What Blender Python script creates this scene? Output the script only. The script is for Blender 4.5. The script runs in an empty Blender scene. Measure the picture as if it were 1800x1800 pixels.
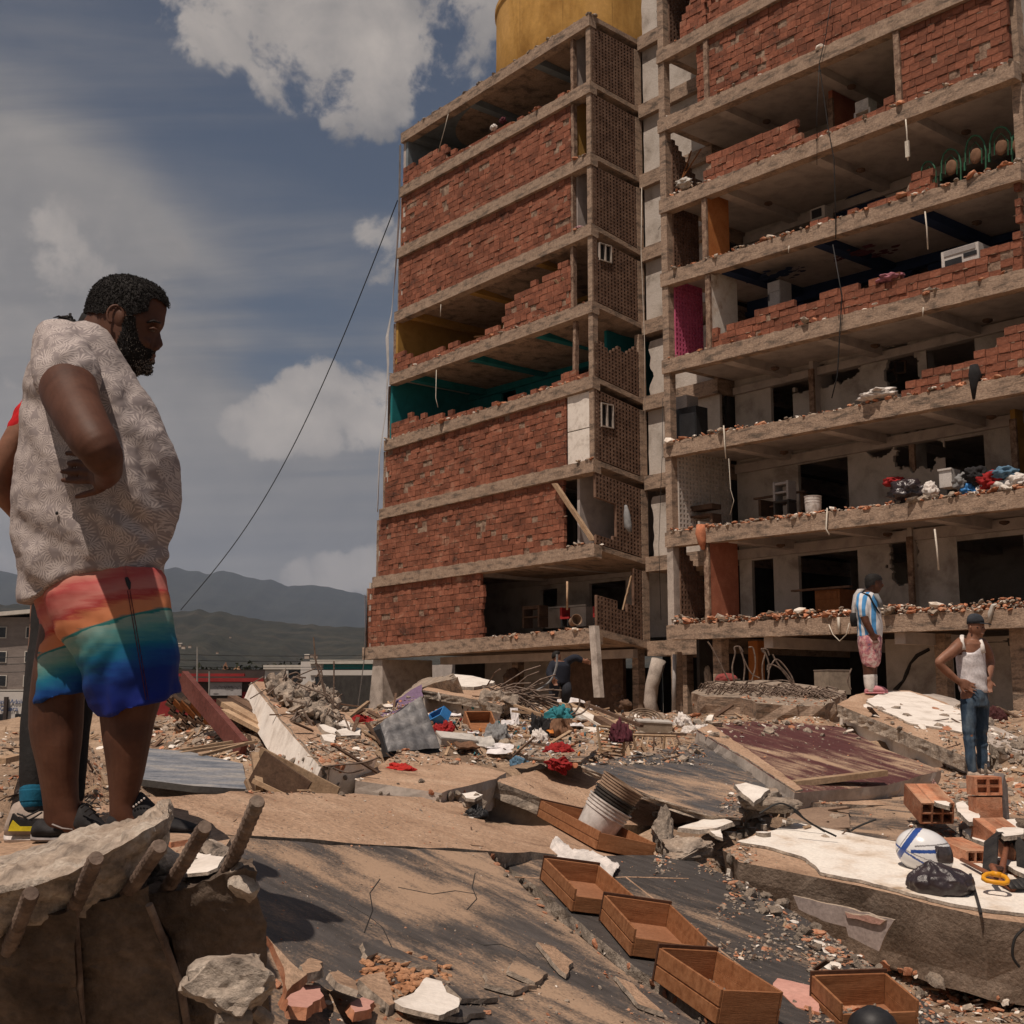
import bpy, bmesh, math, random
from mathutils import Vector, Matrix, noise as mnoise
R = math.radians
SC = bpy.context.scene
COL = SC.collection
# ------------------------------------------------------------------ camera
FPX, HZ = 2200.0,1230.0
TH = math.atan((HZ - 900) / FPX)
CAM = Vector((0,0,2.2))
cam_data = bpy.data.cameras.new('camera')
cam_data.sensor_width = 36
cam_data.lens = 36 * FPX / 1800
cam_data.clip_start = 0.05
cam_data.clip_end = 60000
cam = bpy.data.objects.new('camera', cam_data)
COL.objects.link(cam)
cam.location = CAM
cam.rotation_euler = (R(90) + TH,0,0)
SC.camera = cam
def ray(px, py):
	u, v = (px - 900) / FPX,(900 - py) / FPX
	return Vector((u, math.cos(TH) - v * math.sin(TH), math.sin(TH) + v * math.cos(TH)))
def P(px, py, Y):
	d = ray(px, py)
	return CAM + d * (Y / d.y)
# ------------------------------------------------------------------ exposure, sun, sky
vs = SC.view_settings
vs.view_transform = 'Standard'
vs.look = 'None'
vs.exposure = -0.22
vs.gamma = 1
vs.use_curve_mapping = False
SUN_DIR = Vector((-0.24,-0.40,1.0)).normalized()          # towards the sun
sun_data = bpy.data.lights.new('sun', 'SUN')
sun_data.energy = 5.0
sun_data.angle = R(0.5)
sun_data.color = (1.0,0.855,0.73)
sun = bpy.data.objects.new('sun', sun_data)
COL.objects.link(sun)
sun.rotation_euler = SUN_DIR.to_track_quat('Z', 'Y').to_euler()
sun.location = (0,0,60)
world = bpy.data.worlds.new('World')
SC.world = world
world.use_nodes = True
WN, WL = world.node_tree.nodes, world.node_tree.links
WN.clear()
def wn(t, **kw):
	n = WN.new(t)
	for k, v in kw.items():
		setattr(n, k, v)
	return n
def wmath(op, a, b=None, c=None, clamp=False):
	n = wn('ShaderNodeMath', operation=op, use_clamp=clamp)
	for i, v in enumerate((a, b, c)):
		if v is None:
			continue
		if isinstance(v,(int, float)):
			n.inputs[i].default_value = v
		else:
			WL.new(v, n.inputs[i])
	return n.outputs[0]
def build_sky():
	out = wn('ShaderNodeOutputWorld')
	bg = wn('ShaderNodeBackground')
	bg.inputs['Strength'].default_value = 0.05
	WL.new(bg.outputs[0], out.inputs[0])
	sky = wn('ShaderNodeTexSky', sky_type='NISHITA')
	sky.sun_disc = False
	sky.sun_elevation = math.asin(SUN_DIR.z)
	sky.sun_rotation = math.atan2(SUN_DIR.x, SUN_DIR.y)
	sky.air_density, sky.dust_density, sky.ozone_density = 1.0,0.6,1.5
	tc = wn('ShaderNodeTexCoord')
	nrm = wn('ShaderNodeVectorMath', operation='NORMALIZE')
	WL.new(tc.outputs['Generated'], nrm.inputs[0])
	D = nrm.outputs[0]
	sep = wn('ShaderNodeSeparateXYZ')
	WL.new(D, sep.inputs[0])
	# flat cloud-deck coordinates (x/z, y/z) so that clouds shrink towards the horizon
	zz = wmath('ADD', wmath('MAXIMUM', sep.outputs[2],0.0),0.16)
	comb = wn('ShaderNodeCombineXYZ')
	WL.new(wmath('DIVIDE', sep.outputs[0], zz), comb.inputs[0])
	WL.new(wmath('DIVIDE', sep.outputs[1], zz), comb.inputs[1])
	def noise(vec, scale, detail, rough, dist=0.0, off=(0,0,0)):
		mp = wn('ShaderNodeMapping')
		mp.inputs['Location'].default_value = off
		WL.new(vec, mp.inputs[0])
		n = wn('ShaderNodeTexNoise')
		n.inputs['Scale'].default_value = scale
		n.inputs['Detail'].default_value = detail
		n.inputs['Roughness'].default_value = rough
		n.inputs['Distortion'].default_value = dist
		WL.new(mp.outputs[0], n.inputs[0])
		return n.outputs[0]
	n_big = noise(comb.outputs[0],0.9,5,0.5,0.4,(3.1,0.7,0))
	n_puff = noise(D,13.0,10,0.60,0.35,(1.3,4.2,2.2))
	n_fine = noise(D,40.0,8,0.62,0.3,(5.3,1.2,0.2))
	# cumulus banks: soft lobes round given directions
	lobes = [(415,-30,190,1),(540,20,200,1),(660,50,170,1),(640,160,120,.9),(770,30,180,.85),(690,205,60,.8),(860,60,110,.5),
			 (480,745,95,1.05),(560,715,110,1.15),(640,712,105,1.15),(425,752,65,.85),
			 (672,410,95,1.05),(650,465,70,.85),(130,430,150,.55),(300,470,90,.55),(60,640,200,.45),
			 (590,1008,60,1.0),(650,998,65,1.05),(520,1016,50,.8),(20,985,70,.6),(340,975,50,.4)]
	veils = [(20,430,300,.60),(230,560,260,.35),(560,985,300,.55),(300,930,300,.35),(-200,900,500,.4)]
	acc = soft = None
	for i,(px, py, rad, amp) in enumerate(lobes + veils):
		d = ray(px, py).normalized()
		dt = wn('ShaderNodeVectorMath', operation='DOT_PRODUCT')
		WL.new(D, dt.inputs[0])
		dt.inputs[1].default_value = d
		mr = wn('ShaderNodeMapRange', interpolation_type='SMOOTHSTEP')
		mr.inputs['From Min'].default_value = math.cos(rad / FPX)
		mr.inputs['From Max'].default_value = math.cos(rad * 0.15 / FPX)
		mr.inputs['To Min'].default_value = 0
		mr.inputs['To Max'].default_value = amp
		WL.new(dt.outputs['Value'], mr.inputs['Value'])
		if i >= len(lobes):
			soft = mr.outputs[0] if soft is None else wmath('ADD', soft, mr.outputs[0])
		else:
			acc = mr.outputs[0] if acc is None else wmath('MAXIMUM', acc, mr.outputs[0])
	# the same kind of clouds elsewhere in the sky, out of view
	n_far = noise(comb.outputs[0],1.6,6,0.55,0.3,(9.1,2.7,0))
	behind = wn('ShaderNodeMapRange')
	behind.inputs['From Min'].default_value = 0.55
	behind.inputs['From Max'].default_value = 0.30
	WL.new(sep.outputs[1], behind.inputs['Value'])
	acc = wmath('MAXIMUM', acc, wmath('MULTIPLY', behind.outputs[0], wmath('MULTIPLY', n_far,1.1)))
	puff = wmath('ADD', wmath('MULTIPLY', wmath('SUBTRACT', n_puff,0.5),2.9), wmath('MULTIPLY', wmath('SUBTRACT', n_fine,0.5),1.1))
	cov = wn('ShaderNodeMapRange', interpolation_type='SMOOTHSTEP')
	WL.new(wmath('ADD', acc, puff), cov.inputs['Value'])
	cov.inputs['From Min'].default_value = 0.50
	cov.inputs['From Max'].default_value = 0.90
	cum = wmath('MULTIPLY', cov.outputs[0], wmath('MINIMUM', wmath('MULTIPLY', acc,3.0),1.0))
	# high veil: thick low over the horizon and on the left, thin in the blue gap
	el = wn('ShaderNodeMapRange')
	el.inputs['From Min'].default_value = 0.0
	el.inputs['From Max'].default_value = 0.42
	el.inputs['To Min'].default_value = 1.12
	el.inputs['To Max'].default_value = 0.10
	WL.new(sep.outputs[2], el.inputs['Value'])
	left = wmath('MULTIPLY', sep.outputs[0],-0.75)
	st = wn('ShaderNodeMapping')
	st.inputs['Rotation'].default_value = (0,0, R(62))
	st.inputs['Scale'].default_value = (.55,3.2,1)
	WL.new(comb.outputs[0], st.inputs[0])
	n_st = noise(st.outputs[0],1.1,7,0.6,0.5,(2.2,5.1,0))
	veil = wmath('ADD', wmath('ADD', el.outputs[0], left), wmath('ADD', wmath('MULTIPLY', wmath('SUBTRACT', n_big,0.55),1.7), wmath('MULTIPLY', wmath('SUBTRACT', n_st,0.5),1.6)))
	veil = wmath('ADD', veil, soft)
	vm = wn('ShaderNodeMapRange', interpolation_type='SMOOTHSTEP')
	vm.inputs['From Min'].default_value = 0.05
	vm.inputs['From Max'].default_value = 1.0
	vm.inputs['To Max'].default_value = 0.9
	WL.new(veil, vm.inputs['Value'])
	mixv = wn('ShaderNodeMix', data_type='RGBA')
	WL.new(vm.outputs[0], mixv.inputs['Factor'])
	tint = wn('ShaderNodeMix', data_type='RGBA', blend_type='MULTIPLY')
	tint.inputs['Factor'].default_value = 1
	WL.new(sky.outputs[0], tint.inputs['A'])
	tint.inputs['B'].default_value = (0.764,0.764,0.764,1)
	WL.new(tint.outputs['Result'], mixv.inputs['A'])
	vr = wn('ShaderNodeValToRGB')
	vr.color_ramp.elements[0].position = 0.34
	vr.color_ramp.elements[0].color = (0.42,0.40,0.40,1)
	vr.color_ramp.elements[1].position = 0.68
	vr.color_ramp.elements[1].color = (0.88,0.79,0.71,1)
	WL.new(wmath('ADD', wmath('MULTIPLY', n_st,0.5), wmath('ADD', wmath('MULTIPLY', n_big,0.5), wmath('MULTIPLY', wmath('SUBTRACT', n_puff,0.5),0.35))), vr.inputs[0])
	vsc = wn('ShaderNodeVectorMath', operation='SCALE')
	WL.new(vr.outputs[0], vsc.inputs[0])
	vsc.inputs['Scale'].default_value = 9.55
	WL.new(vsc.outputs[0], mixv.inputs['B'])
	ramp = wn('ShaderNodeValToRGB')
	ramp.color_ramp.elements[0].position = 0.30
	ramp.color_ramp.elements[0].color = (0.30,0.285,0.285,1)
	ramp.color_ramp.elements[1].position = 0.72
	ramp.color_ramp.elements[1].color = (0.95,0.83,0.73,1)
	n_sh = noise(D,13.0,7,0.58,0.3,(1.32,4.2,2.17))
	WL.new(wmath('ADD', wmath('MULTIPLY', n_sh,0.75), wmath('MULTIPLY', acc,0.16)), ramp.inputs[0])
	sc = wn('ShaderNodeVectorMath', operation='SCALE')
	WL.new(ramp.outputs[0], sc.inputs[0])
	sc.inputs['Scale'].default_value = 13.7
	mixc = wn('ShaderNodeMix', data_type='RGBA')
	WL.new(wmath('MULTIPLY', cum,0.93), mixc.inputs['Factor'])
	WL.new(mixv.outputs['Result'], mixc.inputs['A'])
	WL.new(sc.outputs[0], mixc.inputs['B'])
	WL.new(mixc.outputs['Result'], bg.inputs['Color'])
build_sky()
# ------------------------------------------------------------------ helpers
def nz(x, y=0.0, z=0.0):
	return mnoise.noise(Vector((x, y, z)))
class MB:
	"""collects faces; build() links them as ONE mesh object"""
	def __init__(s):
		s.v, s.f, s.m = [],[],[]
	def add(s, verts, faces, mi=0):
		o = len(s.v)
		s.v.extend([Vector(p) for p in verts])
		s.f.extend([[i + o for i in f] for f in faces])
		s.m.extend([mi] * len(faces))
		return o
	def hexa(s, p, mi=0):
		# p: 4 bottom points then the 4 top points, same order
		s.add(p,[(3,2,1,0),(4,5,6,7),(0,1,5,4),(1,2,6,5),(2,3,7,6),(3,0,4,7)], mi)
	def box(s, c, ax, ay, az, mi=0):
		c = Vector(c)
		ax, ay, az = Vector(ax), Vector(ay), Vector(az)
		s.hexa([c - ax - ay - az, c + ax - ay - az, c + ax + ay - az, c - ax + ay - az,
				c - ax - ay + az, c + ax - ay + az, c + ax + ay + az, c - ax + ay + az], mi)
	def bx(s, c, sx, sy, sz, M3=None, mi=0):
		M3 = M3 or Matrix.Identity(3)
		s.box(c, M3 @ Vector((sx / 2,0,0)), M3 @ Vector((0, sy / 2,0)), M3 @ Vector((0,0, sz / 2)), mi)
	def tube(s, pts, rad, n=8, mi=0, cap=True, flat=1.0):
		pts = [Vector(p) for p in pts]
		if isinstance(rad,(int, float)):
			rad = [rad] * len(pts)
		rings = []
		up = None
		for i, p in enumerate(pts):
			t = (pts[min(i + 1, len(pts) - 1)] - pts[max(i - 1,0)])
			t = t.normalized() if t.length > 1e-9 else Vector((0,0,1))
			if up is None:
				up = Vector((0,0,1)) if abs(t.z) < .9 else Vector((1,0,0))
			a = t.cross(up)
			a = a.normalized() if a.length > 1e-6 else t.orthogonal().normalized()
			b = a.cross(t).normalized()
			up = b
			rings.append([p + (a * math.cos(2 * math.pi * k / n) + b * math.sin(2 * math.pi * k / n) * flat) * rad[i] for k in range(n)])
		s.loft(rings, mi, cap)
	def loft(s, rings, mi=0, cap=True):
		n = len(rings[0])
		o = len(s.v)
		for r in rings:
			s.v.extend([Vector(p) for p in r])
		for i in range(len(rings) - 1):
			for k in range(n):
				a, b = o + i * n + k, o + i * n + (k + 1) % n
				s.f.append([a, b, b + n, a + n])
				s.m.append(mi)
		if cap:
			s.f.append([o + k for k in reversed(range(n))])
			s.f.append([o + (len(rings) - 1) * n + k for k in range(n)])
			s.m.extend([mi, mi])
	def prism(s, poly, off, mi=0, mi_side=None):
		"""poly (list of points, top) extruded by vector off"""
		n = len(poly)
		off = Vector(off)
		o = len(s.v)
		s.v.extend([Vector(p) for p in poly] + [Vector(p) + off for p in poly])
		s.f.append([o + i for i in range(n)])
		s.m.append(mi)
		s.f.append([o + n + i for i in reversed(range(n))])
		s.m.append(mi)
		for i in range(n):
			j = (i + 1) % n
			s.f.append([o + j, o + i, o + n + i, o + n + j])
			s.m.append(mi if mi_side is None else mi_side)
	def ball(s, c, rx, ry, rz, nu=12, nv=8, mi=0, M3=None, jit=0, seed=0):
		c = Vector(c)
		M3 = M3 or Matrix.Identity(3)
		rnd = random.Random(seed)
		rings = []
		for i in range(nv + 1):
			a = math.pi * i / nv
			sa = max(math.sin(a),0.02)
			rings.append([c + M3 @ (Vector((rx * sa * math.cos(2 * math.pi * k / nu), ry * sa * math.sin(2 * math.pi * k / nu),-rz * math.cos(a)))
						  * (1 + rnd.uniform(-jit, jit))) for k in range(nu)])
		s.loft(rings, mi)
	def chunk(s, c, size, rnd, mi=0, flat=1.0, sub=1, rough=.28, M3=None):
		"""angular broken lump"""
		c = Vector(c)
		if M3 is None:
			M3 = rot_rand(rnd)
		sx, sy, sz = size if not isinstance(size,(int, float)) else (size, size * rnd.uniform(.6,.95), size * rnd.uniform(.4,.75))
		vs_, fs = CHUNK[sub]
		seed = rnd.random() * 99
		cut = [(Vector((rnd.gauss(0,1), rnd.gauss(0,1), rnd.gauss(0,1))).normalized(), rnd.uniform(.55,.85)) for _ in range(7)]
		out = []
		for p in vs_:
			q = p.copy()
			for n_, d_ in cut:
				e = q.dot(n_) - d_
				if e > 0:
					q -= n_ * e
			k = 1 + rough * nz(p.x * 1.7 + seed, p.y * 1.7, p.z * 1.7) + (rough * .5 * nz(p.x * 5 + seed, p.y * 5, p.z * 5) if sub > 1 else 0)
			q = Vector((q.x * sx, q.y * sy, q.z * sz)) * (k * 0.62)
			out.append(c + M3 @ q)
		s.add(out, fs, mi)
	def build(s, name, mats, parent=None, smooth=False, loc=None):
		me = bpy.data.meshes.new(name)
		me.from_pydata([tuple(p) for p in s.v],[], s.f)
		if not isinstance(mats,(list, tuple)):
			mats = [mats]
		for m in mats:
			if m: me.materials.append(m)
		if len(mats) > 1:
			me.polygons.foreach_set('material_index', s.m)
		if smooth:
			me.polygons.foreach_set('use_smooth',[True] * len(me.polygons))
		me.update()
		ob = bpy.data.objects.new(name, me)
		COL.objects.link(ob)
		if parent is not None:
			attach(ob, parent)
		return ob
def ico(sub):
	bm = bmesh.new()
	bmesh.ops.create_icosphere(bm, subdivisions=sub, radius=1)
	bm.verts.ensure_lookup_table()
	v = [x.co.copy() for x in bm.verts]
	f = [[q.index for q in fc.verts] for fc in bm.faces]
	bm.free()
	return v, f
CHUNK = {k: ico(k) for k in (1,2,3,4,5)}
def rot_rand(rnd, tilt=None):
	if tilt is None:
		return Matrix.Rotation(rnd.uniform(0,6.28),3, 'X') @ Matrix.Rotation(rnd.uniform(0,6.28),3, 'Y') @ Matrix.Rotation(rnd.uniform(0,6.28),3, 'Z')
	return Matrix.Rotation(rnd.uniform(-tilt, tilt),3, 'X') @ Matrix.Rotation(rnd.uniform(-tilt, tilt),3, 'Y') @ Matrix.Rotation(rnd.uniform(0,6.28),3, 'Z')
def attach(ob, parent):
	ob.parent = parent
	# parents are un-rotated empties or meshes at the origin: undo only their offset
	off = Vector((0,0,0))
	p = parent
	while p is not None:
		off += p.location
		if p.parent is not None:
			off += p.matrix_parent_inverse.translation
		p = p.parent
	ob.matrix_parent_inverse = Matrix.Translation(-off)
def tag(o, label=None, cat=None, group=None, kind=None):
	if label: o['label'] = label
	if cat: o['category'] = cat
	if group: o['group'] = group
	if kind: o['kind'] = kind
	return o
def thing(name, label, cat, loc=(0,0,0), group=None):
	o = bpy.data.objects.new(name, None)
	o.empty_display_size = 0.1
	COL.objects.link(o)
	o.location = loc
	return tag(o, label, cat, group)
def shade_smooth(ob, angle=None):
	me = ob.data
	me.polygons.foreach_set('use_smooth',[True] * len(me.polygons))
	if angle is not None:
		me.set_sharp_from_angle(angle=angle)
	me.update()
	return ob
def remesh(ob, voxel, smooth_it=4, fac=.5, subd=0):
	"""turn overlapping closed shells into one continuous skin"""
	md = ob.modifiers.new('r', 'REMESH')
	md.mode = 'VOXEL'
	md.voxel_size = voxel
	md.use_smooth_shade = True
	if smooth_it:
		sm = ob.modifiers.new('s', 'SMOOTH')
		sm.iterations = smooth_it
		sm.factor = fac
	dg = bpy.context.evaluated_depsgraph_get()
	dg.update()
	me = bpy.data.meshes.new_from_object(ob.evaluated_get(dg))
	old = ob.data
	mats = [m for m in old.materials]
	ob.modifiers.clear()
	ob.data = me
	me.name = ob.name
	if not me.materials:
		for m in mats:
			me.materials.append(m)
	me.polygons.foreach_set('use_smooth',[True] * len(me.polygons))
	return ob
# ------------------------------------------------------------------ procedural materials
def lin(c):
	return tuple(c) + (1,) if len(c) == 3 else tuple(c)
def mat(name, cols, scale=3.0, rough=.9, bump=.25, bscale=30.0, stretch=(1,1,1), rot=(0,0,0), fine=.25, fscale=40.0,
		island=0.0, pos=None, detail=8, spec=.25, metal=0.0, coat=0.0, dust=None, dist=0.3, space='Object', lo=.34, hi=.66):
	m = bpy.data.materials.new(name)
	m.use_nodes = True
	N, L = m.node_tree.nodes, m.node_tree.links
	b = N['Principled BSDF']
	b.inputs['Roughness'].default_value = rough
	b.inputs['Specular IOR Level'].default_value = spec
	b.inputs['Metallic'].default_value = metal
	b.inputs['Coat Weight'].default_value = coat
	tc = N.new('ShaderNodeTexCoord')
	mp = N.new('ShaderNodeMapping')
	mp.inputs['Scale'].default_value = stretch
	mp.inputs['Rotation'].default_value = rot
	L.new(tc.outputs[space], mp.inputs[0])
	n1 = N.new('ShaderNodeTexNoise')
	n1.inputs['Scale'].default_value = scale
	n1.inputs['Detail'].default_value = detail
	n1.inputs['Roughness'].default_value = .6
	n1.inputs['Distortion'].default_value = dist
	L.new(mp.outputs[0], n1.inputs[0])
	cr = N.new('ShaderNodeValToRGB')
	e = cr.color_ramp.elements
	k = len(cols)
	if pos is None:
		pos = [lo + (hi - lo) * i / max(k - 1,1) for i in range(k)]
	e[0].position, e[0].color = pos[0], lin(cols[0])
	if k == 1:
		e[1].position, e[1].color = 1, lin(cols[0])
	else:
		e[1].position, e[1].color = pos[-1], lin(cols[-1])
		for i in range(1, k - 1):
			q = e.new(pos[i])
			q.color = lin(cols[i])
	L.new(n1.outputs[0], cr.inputs[0])
	col = cr.outputs[0]
	n2 = N.new('ShaderNodeTexNoise')
	n2.inputs['Scale'].default_value = fscale
	n2.inputs['Detail'].default_value = 6
	n2.inputs['Roughness'].default_value = .65
	L.new(tc.outputs[space], n2.inputs[0])
	mr = N.new('ShaderNodeMapRange')
	mr.inputs['From Min'].default_value = .3
	mr.inputs['From Max'].default_value = .7
	mr.inputs['To Min'].default_value = 1 - fine
	mr.inputs['To Max'].default_value = 1 + fine
	L.new(n2.outputs[0], mr.inputs['Value'])
	val = mr.outputs[0]
	if island:
		gi = N.new('ShaderNodeNewGeometry')
		oi = N.new('ShaderNodeObjectInfo')
		ad = N.new('ShaderNodeMath'); ad.operation = 'ADD'
		fr = N.new('ShaderNodeMath'); fr.operation = 'FRACT'
		L.new(gi.outputs['Random Per Island'], ad.inputs[0])
		L.new(oi.outputs['Random'], ad.inputs[1])
		L.new(ad.outputs[0], fr.inputs[0])
		m2 = N.new('ShaderNodeMapRange')
		m2.inputs['To Min'].default_value = 1 - island
		m2.inputs['To Max'].default_value = 1 + island
		L.new(fr.outputs[0], m2.inputs['Value'])
		mu = N.new('ShaderNodeMath'); mu.operation = 'MULTIPLY'
		L.new(val, mu.inputs[0]); L.new(m2.outputs[0], mu.inputs[1])
		val = mu.outputs[0]
		m['rnd'] = 1
	sc = N.new('ShaderNodeVectorMath'); sc.operation = 'SCALE'
	L.new(col, sc.inputs[0]); L.new(val, sc.inputs['Scale'])
	col = sc.outputs[0]
	if dust:                                     # settled dust: (colour, amount) where the surface looks up
		dcol, amt = dust
		g = N.new('ShaderNodeNewGeometry')
		sx = N.new('ShaderNodeSeparateXYZ')
		L.new(g.outputs['Normal'], sx.inputs[0])
		m3 = N.new('ShaderNodeMapRange')
		m3.inputs['From Min'].default_value = .25
		m3.inputs['From Max'].default_value = .95
		m3.inputs['To Max'].default_value = amt
		L.new(sx.outputs[2], m3.inputs['Value'])
		n3 = N.new('ShaderNodeTexNoise')
		n3.inputs['Scale'].default_value = 6
		n3.inputs['Detail'].default_value = 8
		L.new(tc.outputs[space], n3.inputs[0])
		m4 = N.new('ShaderNodeMapRange')
		m4.inputs['From Min'].default_value = .35
		m4.inputs['From Max'].default_value = .6
		L.new(n3.outputs[0], m4.inputs['Value'])
		mu2 = N.new('ShaderNodeMath'); mu2.operation = 'MULTIPLY'
		L.new(m3.outputs[0], mu2.inputs[0]); L.new(m4.outputs[0], mu2.inputs[1])
		mx = N.new('ShaderNodeMix'); mx.data_type = 'RGBA'
		L.new(mu2.outputs[0], mx.inputs['Factor'])
		L.new(col, mx.inputs['A'])
		mx.inputs['B'].default_value = lin(dcol)
		col = mx.outputs['Result']
	L.new(col, b.inputs['Base Color'])
	if bump:
		n4 = N.new('ShaderNodeTexNoise')
		n4.inputs['Scale'].default_value = bscale
		n4.inputs['Detail'].default_value = 8
		n4.inputs['Roughness'].default_value = .65
		L.new(mp.outputs[0], n4.inputs[0])
		bp = N.new('ShaderNodeBump')
		bp.inputs['Strength'].default_value = bump
		bp.inputs['Distance'].default_value = .6 / bscale
		L.new(n4.outputs[0], bp.inputs['Height'])
		L.new(bp.outputs[0], b.inputs['Normal'])
	return m
DUST = (.40,.27,.175)
m_conc = mat('board_marked_concrete',[(.13,.10,.078),(.31,.222,.163),(.37,.272,.202)], scale=2.2, stretch=(1,1,3.5), bump=.5, bscale=12, fine=.3, fscale=18, dust=(DUST,.4))
m_conc_l = mat('pale_concrete',[(.26,.22,.19),(.40,.345,.30),(.46,.40,.35)], scale=2.5, bump=.25, bscale=25, fine=.15, fscale=25)
m_break = mat('broken_concrete',[(.15,.125,.105),(.29,.24,.195),(.40,.335,.27)], scale=9, bump=.8, bscale=28, fine=.35, fscale=55, dust=(DUST,.35), island=.15)
m_sand = mat('dusty_cement',[(.23,.145,.095),(.39,.252,.166),(.44,.292,.197),(.51,.358,.25)], pos=[.30,.43,.56,.72], scale=2.2, bump=1.0, bscale=22, fine=.34, fscale=38)
m_earth = mat('rubble_dust',[(.17,.115,.078),(.33,.225,.15),(.42,.30,.205)], scale=1.6, bump=.9, bscale=14, fine=.35, fscale=30)
m_brick = mat('clay_brick',[(.085,.040,.028),(.175,.064,.038),(.235,.086,.050),(.27,.105,.064),(.31,.19,.13)], pos=[.30,.40,.5,.60,.70], scale=1.1, bump=.6, bscale=18, stretch=(1,1,2.0), fine=.28, fscale=14, island=.24, dist=.6)
m_mortar = mat('old_mortar',[(.12,.075,.054),(.25,.165,.118),(.36,.265,.195)], scale=6, bump=.8, bscale=20, fine=.35)
m_clay = mat('broken_clay',[(.30,.115,.060),(.42,.175,.095),(.46,.24,.15)], scale=6, bump=.4, bscale=24, fine=.22, island=.3, dust=(DUST,.45))
m_plaster = mat('white_plaster',[(.56,.50,.44),(.72,.66,.595),(.77,.715,.65)], scale=5, bump=.25, bscale=40, fine=.1, fscale=60)
m_plaster_d = mat('dirty_white_plaster',[(.38,.28,.195),(.62,.53,.44),(.70,.64,.57),(.74,.69,.62)], scale=3.2, bump=.35, bscale=30, fine=.14, fscale=40, lo=.30, hi=.60)
m_lattice = mat('clay_lattice',[(.095,.054,.036),(.15,.088,.06),(.20,.125,.088)], scale=3, bump=.3, bscale=20, fine=.25)
m_white_lat = mat('white_lattice',[(.42,.38,.34),(.55,.5,.46)], scale=3, bump=.1)
m_pink_lat = mat('pink_lattice',[(.42,.075,.16),(.55,.11,.22)], scale=3, bump=.1)
m_steel = mat('rusty_rebar',[(.075,.050,.038),(.15,.105,.08),(.21,.16,.125)], scale=14, rough=.7, bump=.5, bscale=60, fine=.3)
m_black = mat('black_plastic',[(.012,.012,.013),(.02,.02,.022)], rough=.5, bump=.05)
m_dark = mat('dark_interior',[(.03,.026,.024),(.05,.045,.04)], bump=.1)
m_wood = mat('pale_timber',[(.28,.18,.11),(.40,.28,.18)], scale=5, stretch=(1,1,1), bump=.3, bscale=30, fine=.25, island=.25)
m_wood_d = mat('dark_timber',[(.07,.040,.027),(.13,.08,.052)], scale=5, bump=.3, bscale=30, fine=.25, island=.3)
m_galv = mat('galvanised_sheet',[(.42,.41,.40),(.6,.58,.56)], scale=3, rough=.5, metal=.1, bump=.1, fine=.1)
m_cable = mat('black_cable',[(.015,.014,.014),(.02,.02,.02)], rough=.6, bump=0)
m_cable_w = mat('pale_conduit',[(.5,.45,.38),(.6,.55,.47)], rough=.6, bump=0)
# ------------------------------------------------------------------ the collapsed apartment building
FC = P(1047,1130,38)
DR = Vector((1850,-2225,0)).normalized()       # along the facade towards the viewer's right
DI = Vector((2225,1850,0)).normalized()        # into the building
UP = Vector((0,0,1))
MW = Matrix((DR, DI, UP)).transposed()           # facade frame: x along, y into, z up
def F(s, d, z):
	return Vector((FC.x, FC.y,0)) + DR * s + DI * d + UP * z
def fac(px, py, d=0.0):
	"""point of the facade plane (set back by d) seen at a pixel: (s, z)"""
	r = ray(px, py)
	t = ((Vector((FC.x, FC.y,0)) + DI * d - CAM).dot(DI)) / r.dot(DI)
	p = CAM + r * t
	return (p - FC).dot(DR), p.z
def side(py, px=1133, s=0.0):
	"""(d, z) on the notch side wall plane s"""
	r = ray(px, py)
	t = ((Vector((FC.x, FC.y,0)) + DR * s - CAM).dot(DR)) / r.dot(DR)
	p = CAM + r * t
	return (p - FC).dot(DI), p.z
TH_S = 0.40
RAISE = .24                                        # ceilings sit higher than the edge beams
# bottom edges of the floor slabs: pixel at the outer end, at the notch corner, at the inner end of the notch
L_ROW = [((637,1160),(1047,1130),1153),((655,1033),(1047,978),1005),((667,913),(1047,828),862),((675,793),(1047,680),723),
		 ((685,677),(1046,547),591),((693,567),(1046,410),463),((698,455),(1045,285),335),((703,347),(1044,158),213),((705,252),(1043,40),95)]
R_ROW = [((1172,1125),(1800,1103)),((1172,962),(1800,892)),((1172,804),(1800,689)),((1172,656),(1800,505)),((1172,502),(1800,314)),
		 ((1166,374),(1782,137)),((1161,233),(1655,18)),((1160,110),(1367,0))]
LS = []
for a, b, c in L_ROW:
	s0, z0 = fac(*a); s1, z1 = fac(*b); d2, z2 = side(c)
	LS.append((s0, z0, z1, z2))
RS = []
for a, b in R_ROW:
	s0, z0 = fac(*a); s1, z1 = fac(*b)
	RS.append((s0, z0,(z1 - z0) / (s1 - s0)))
h_last = RS[-1][1] - RS[-2][1]
for k in range(2):
	s0, z0, g = RS[-1]
	RS.append((s0, z0 + 2.62, g))
RE = fac(1784,130)[0]                               # right end of the right wing
RL = 2.95                                          # its left end
ND = side(900)[0]                                  # depth of the notch
def zL(i, s):
	s0, z0, z1, _ = LS[i]
	return z0 + (z1 - z0) * (s - s0) / (0 - s0)
def zR(i, s):
	s0, z0, g = RS[i]
	return z0 + g * (s - s0)
BLD = thing('apartment_building', 'tall ruined apartment block of red brick infill and bare concrete floors, its front torn off', 'building', F(0,0,0))
rnd = random.Random(4)
def mcol(name, c, **k):
	c = Vector(c)
	return mat(name,[tuple(c * .8), tuple(c), tuple(c * 1.12)], scale=k.pop('scale',2.5), bump=.15, bscale=20, fine=.1, **k)
m_ceil = mcol('ceiling_plaster',(.42,.37,.34))
m_ceil_g = mcol('grey_blue_paint',(.16,.19,.21))
m_teal = mcol('teal_paint',(.012,.16,.175))
m_yellow = mcol('ochre_paint',(.36,.21,.055))
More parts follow.
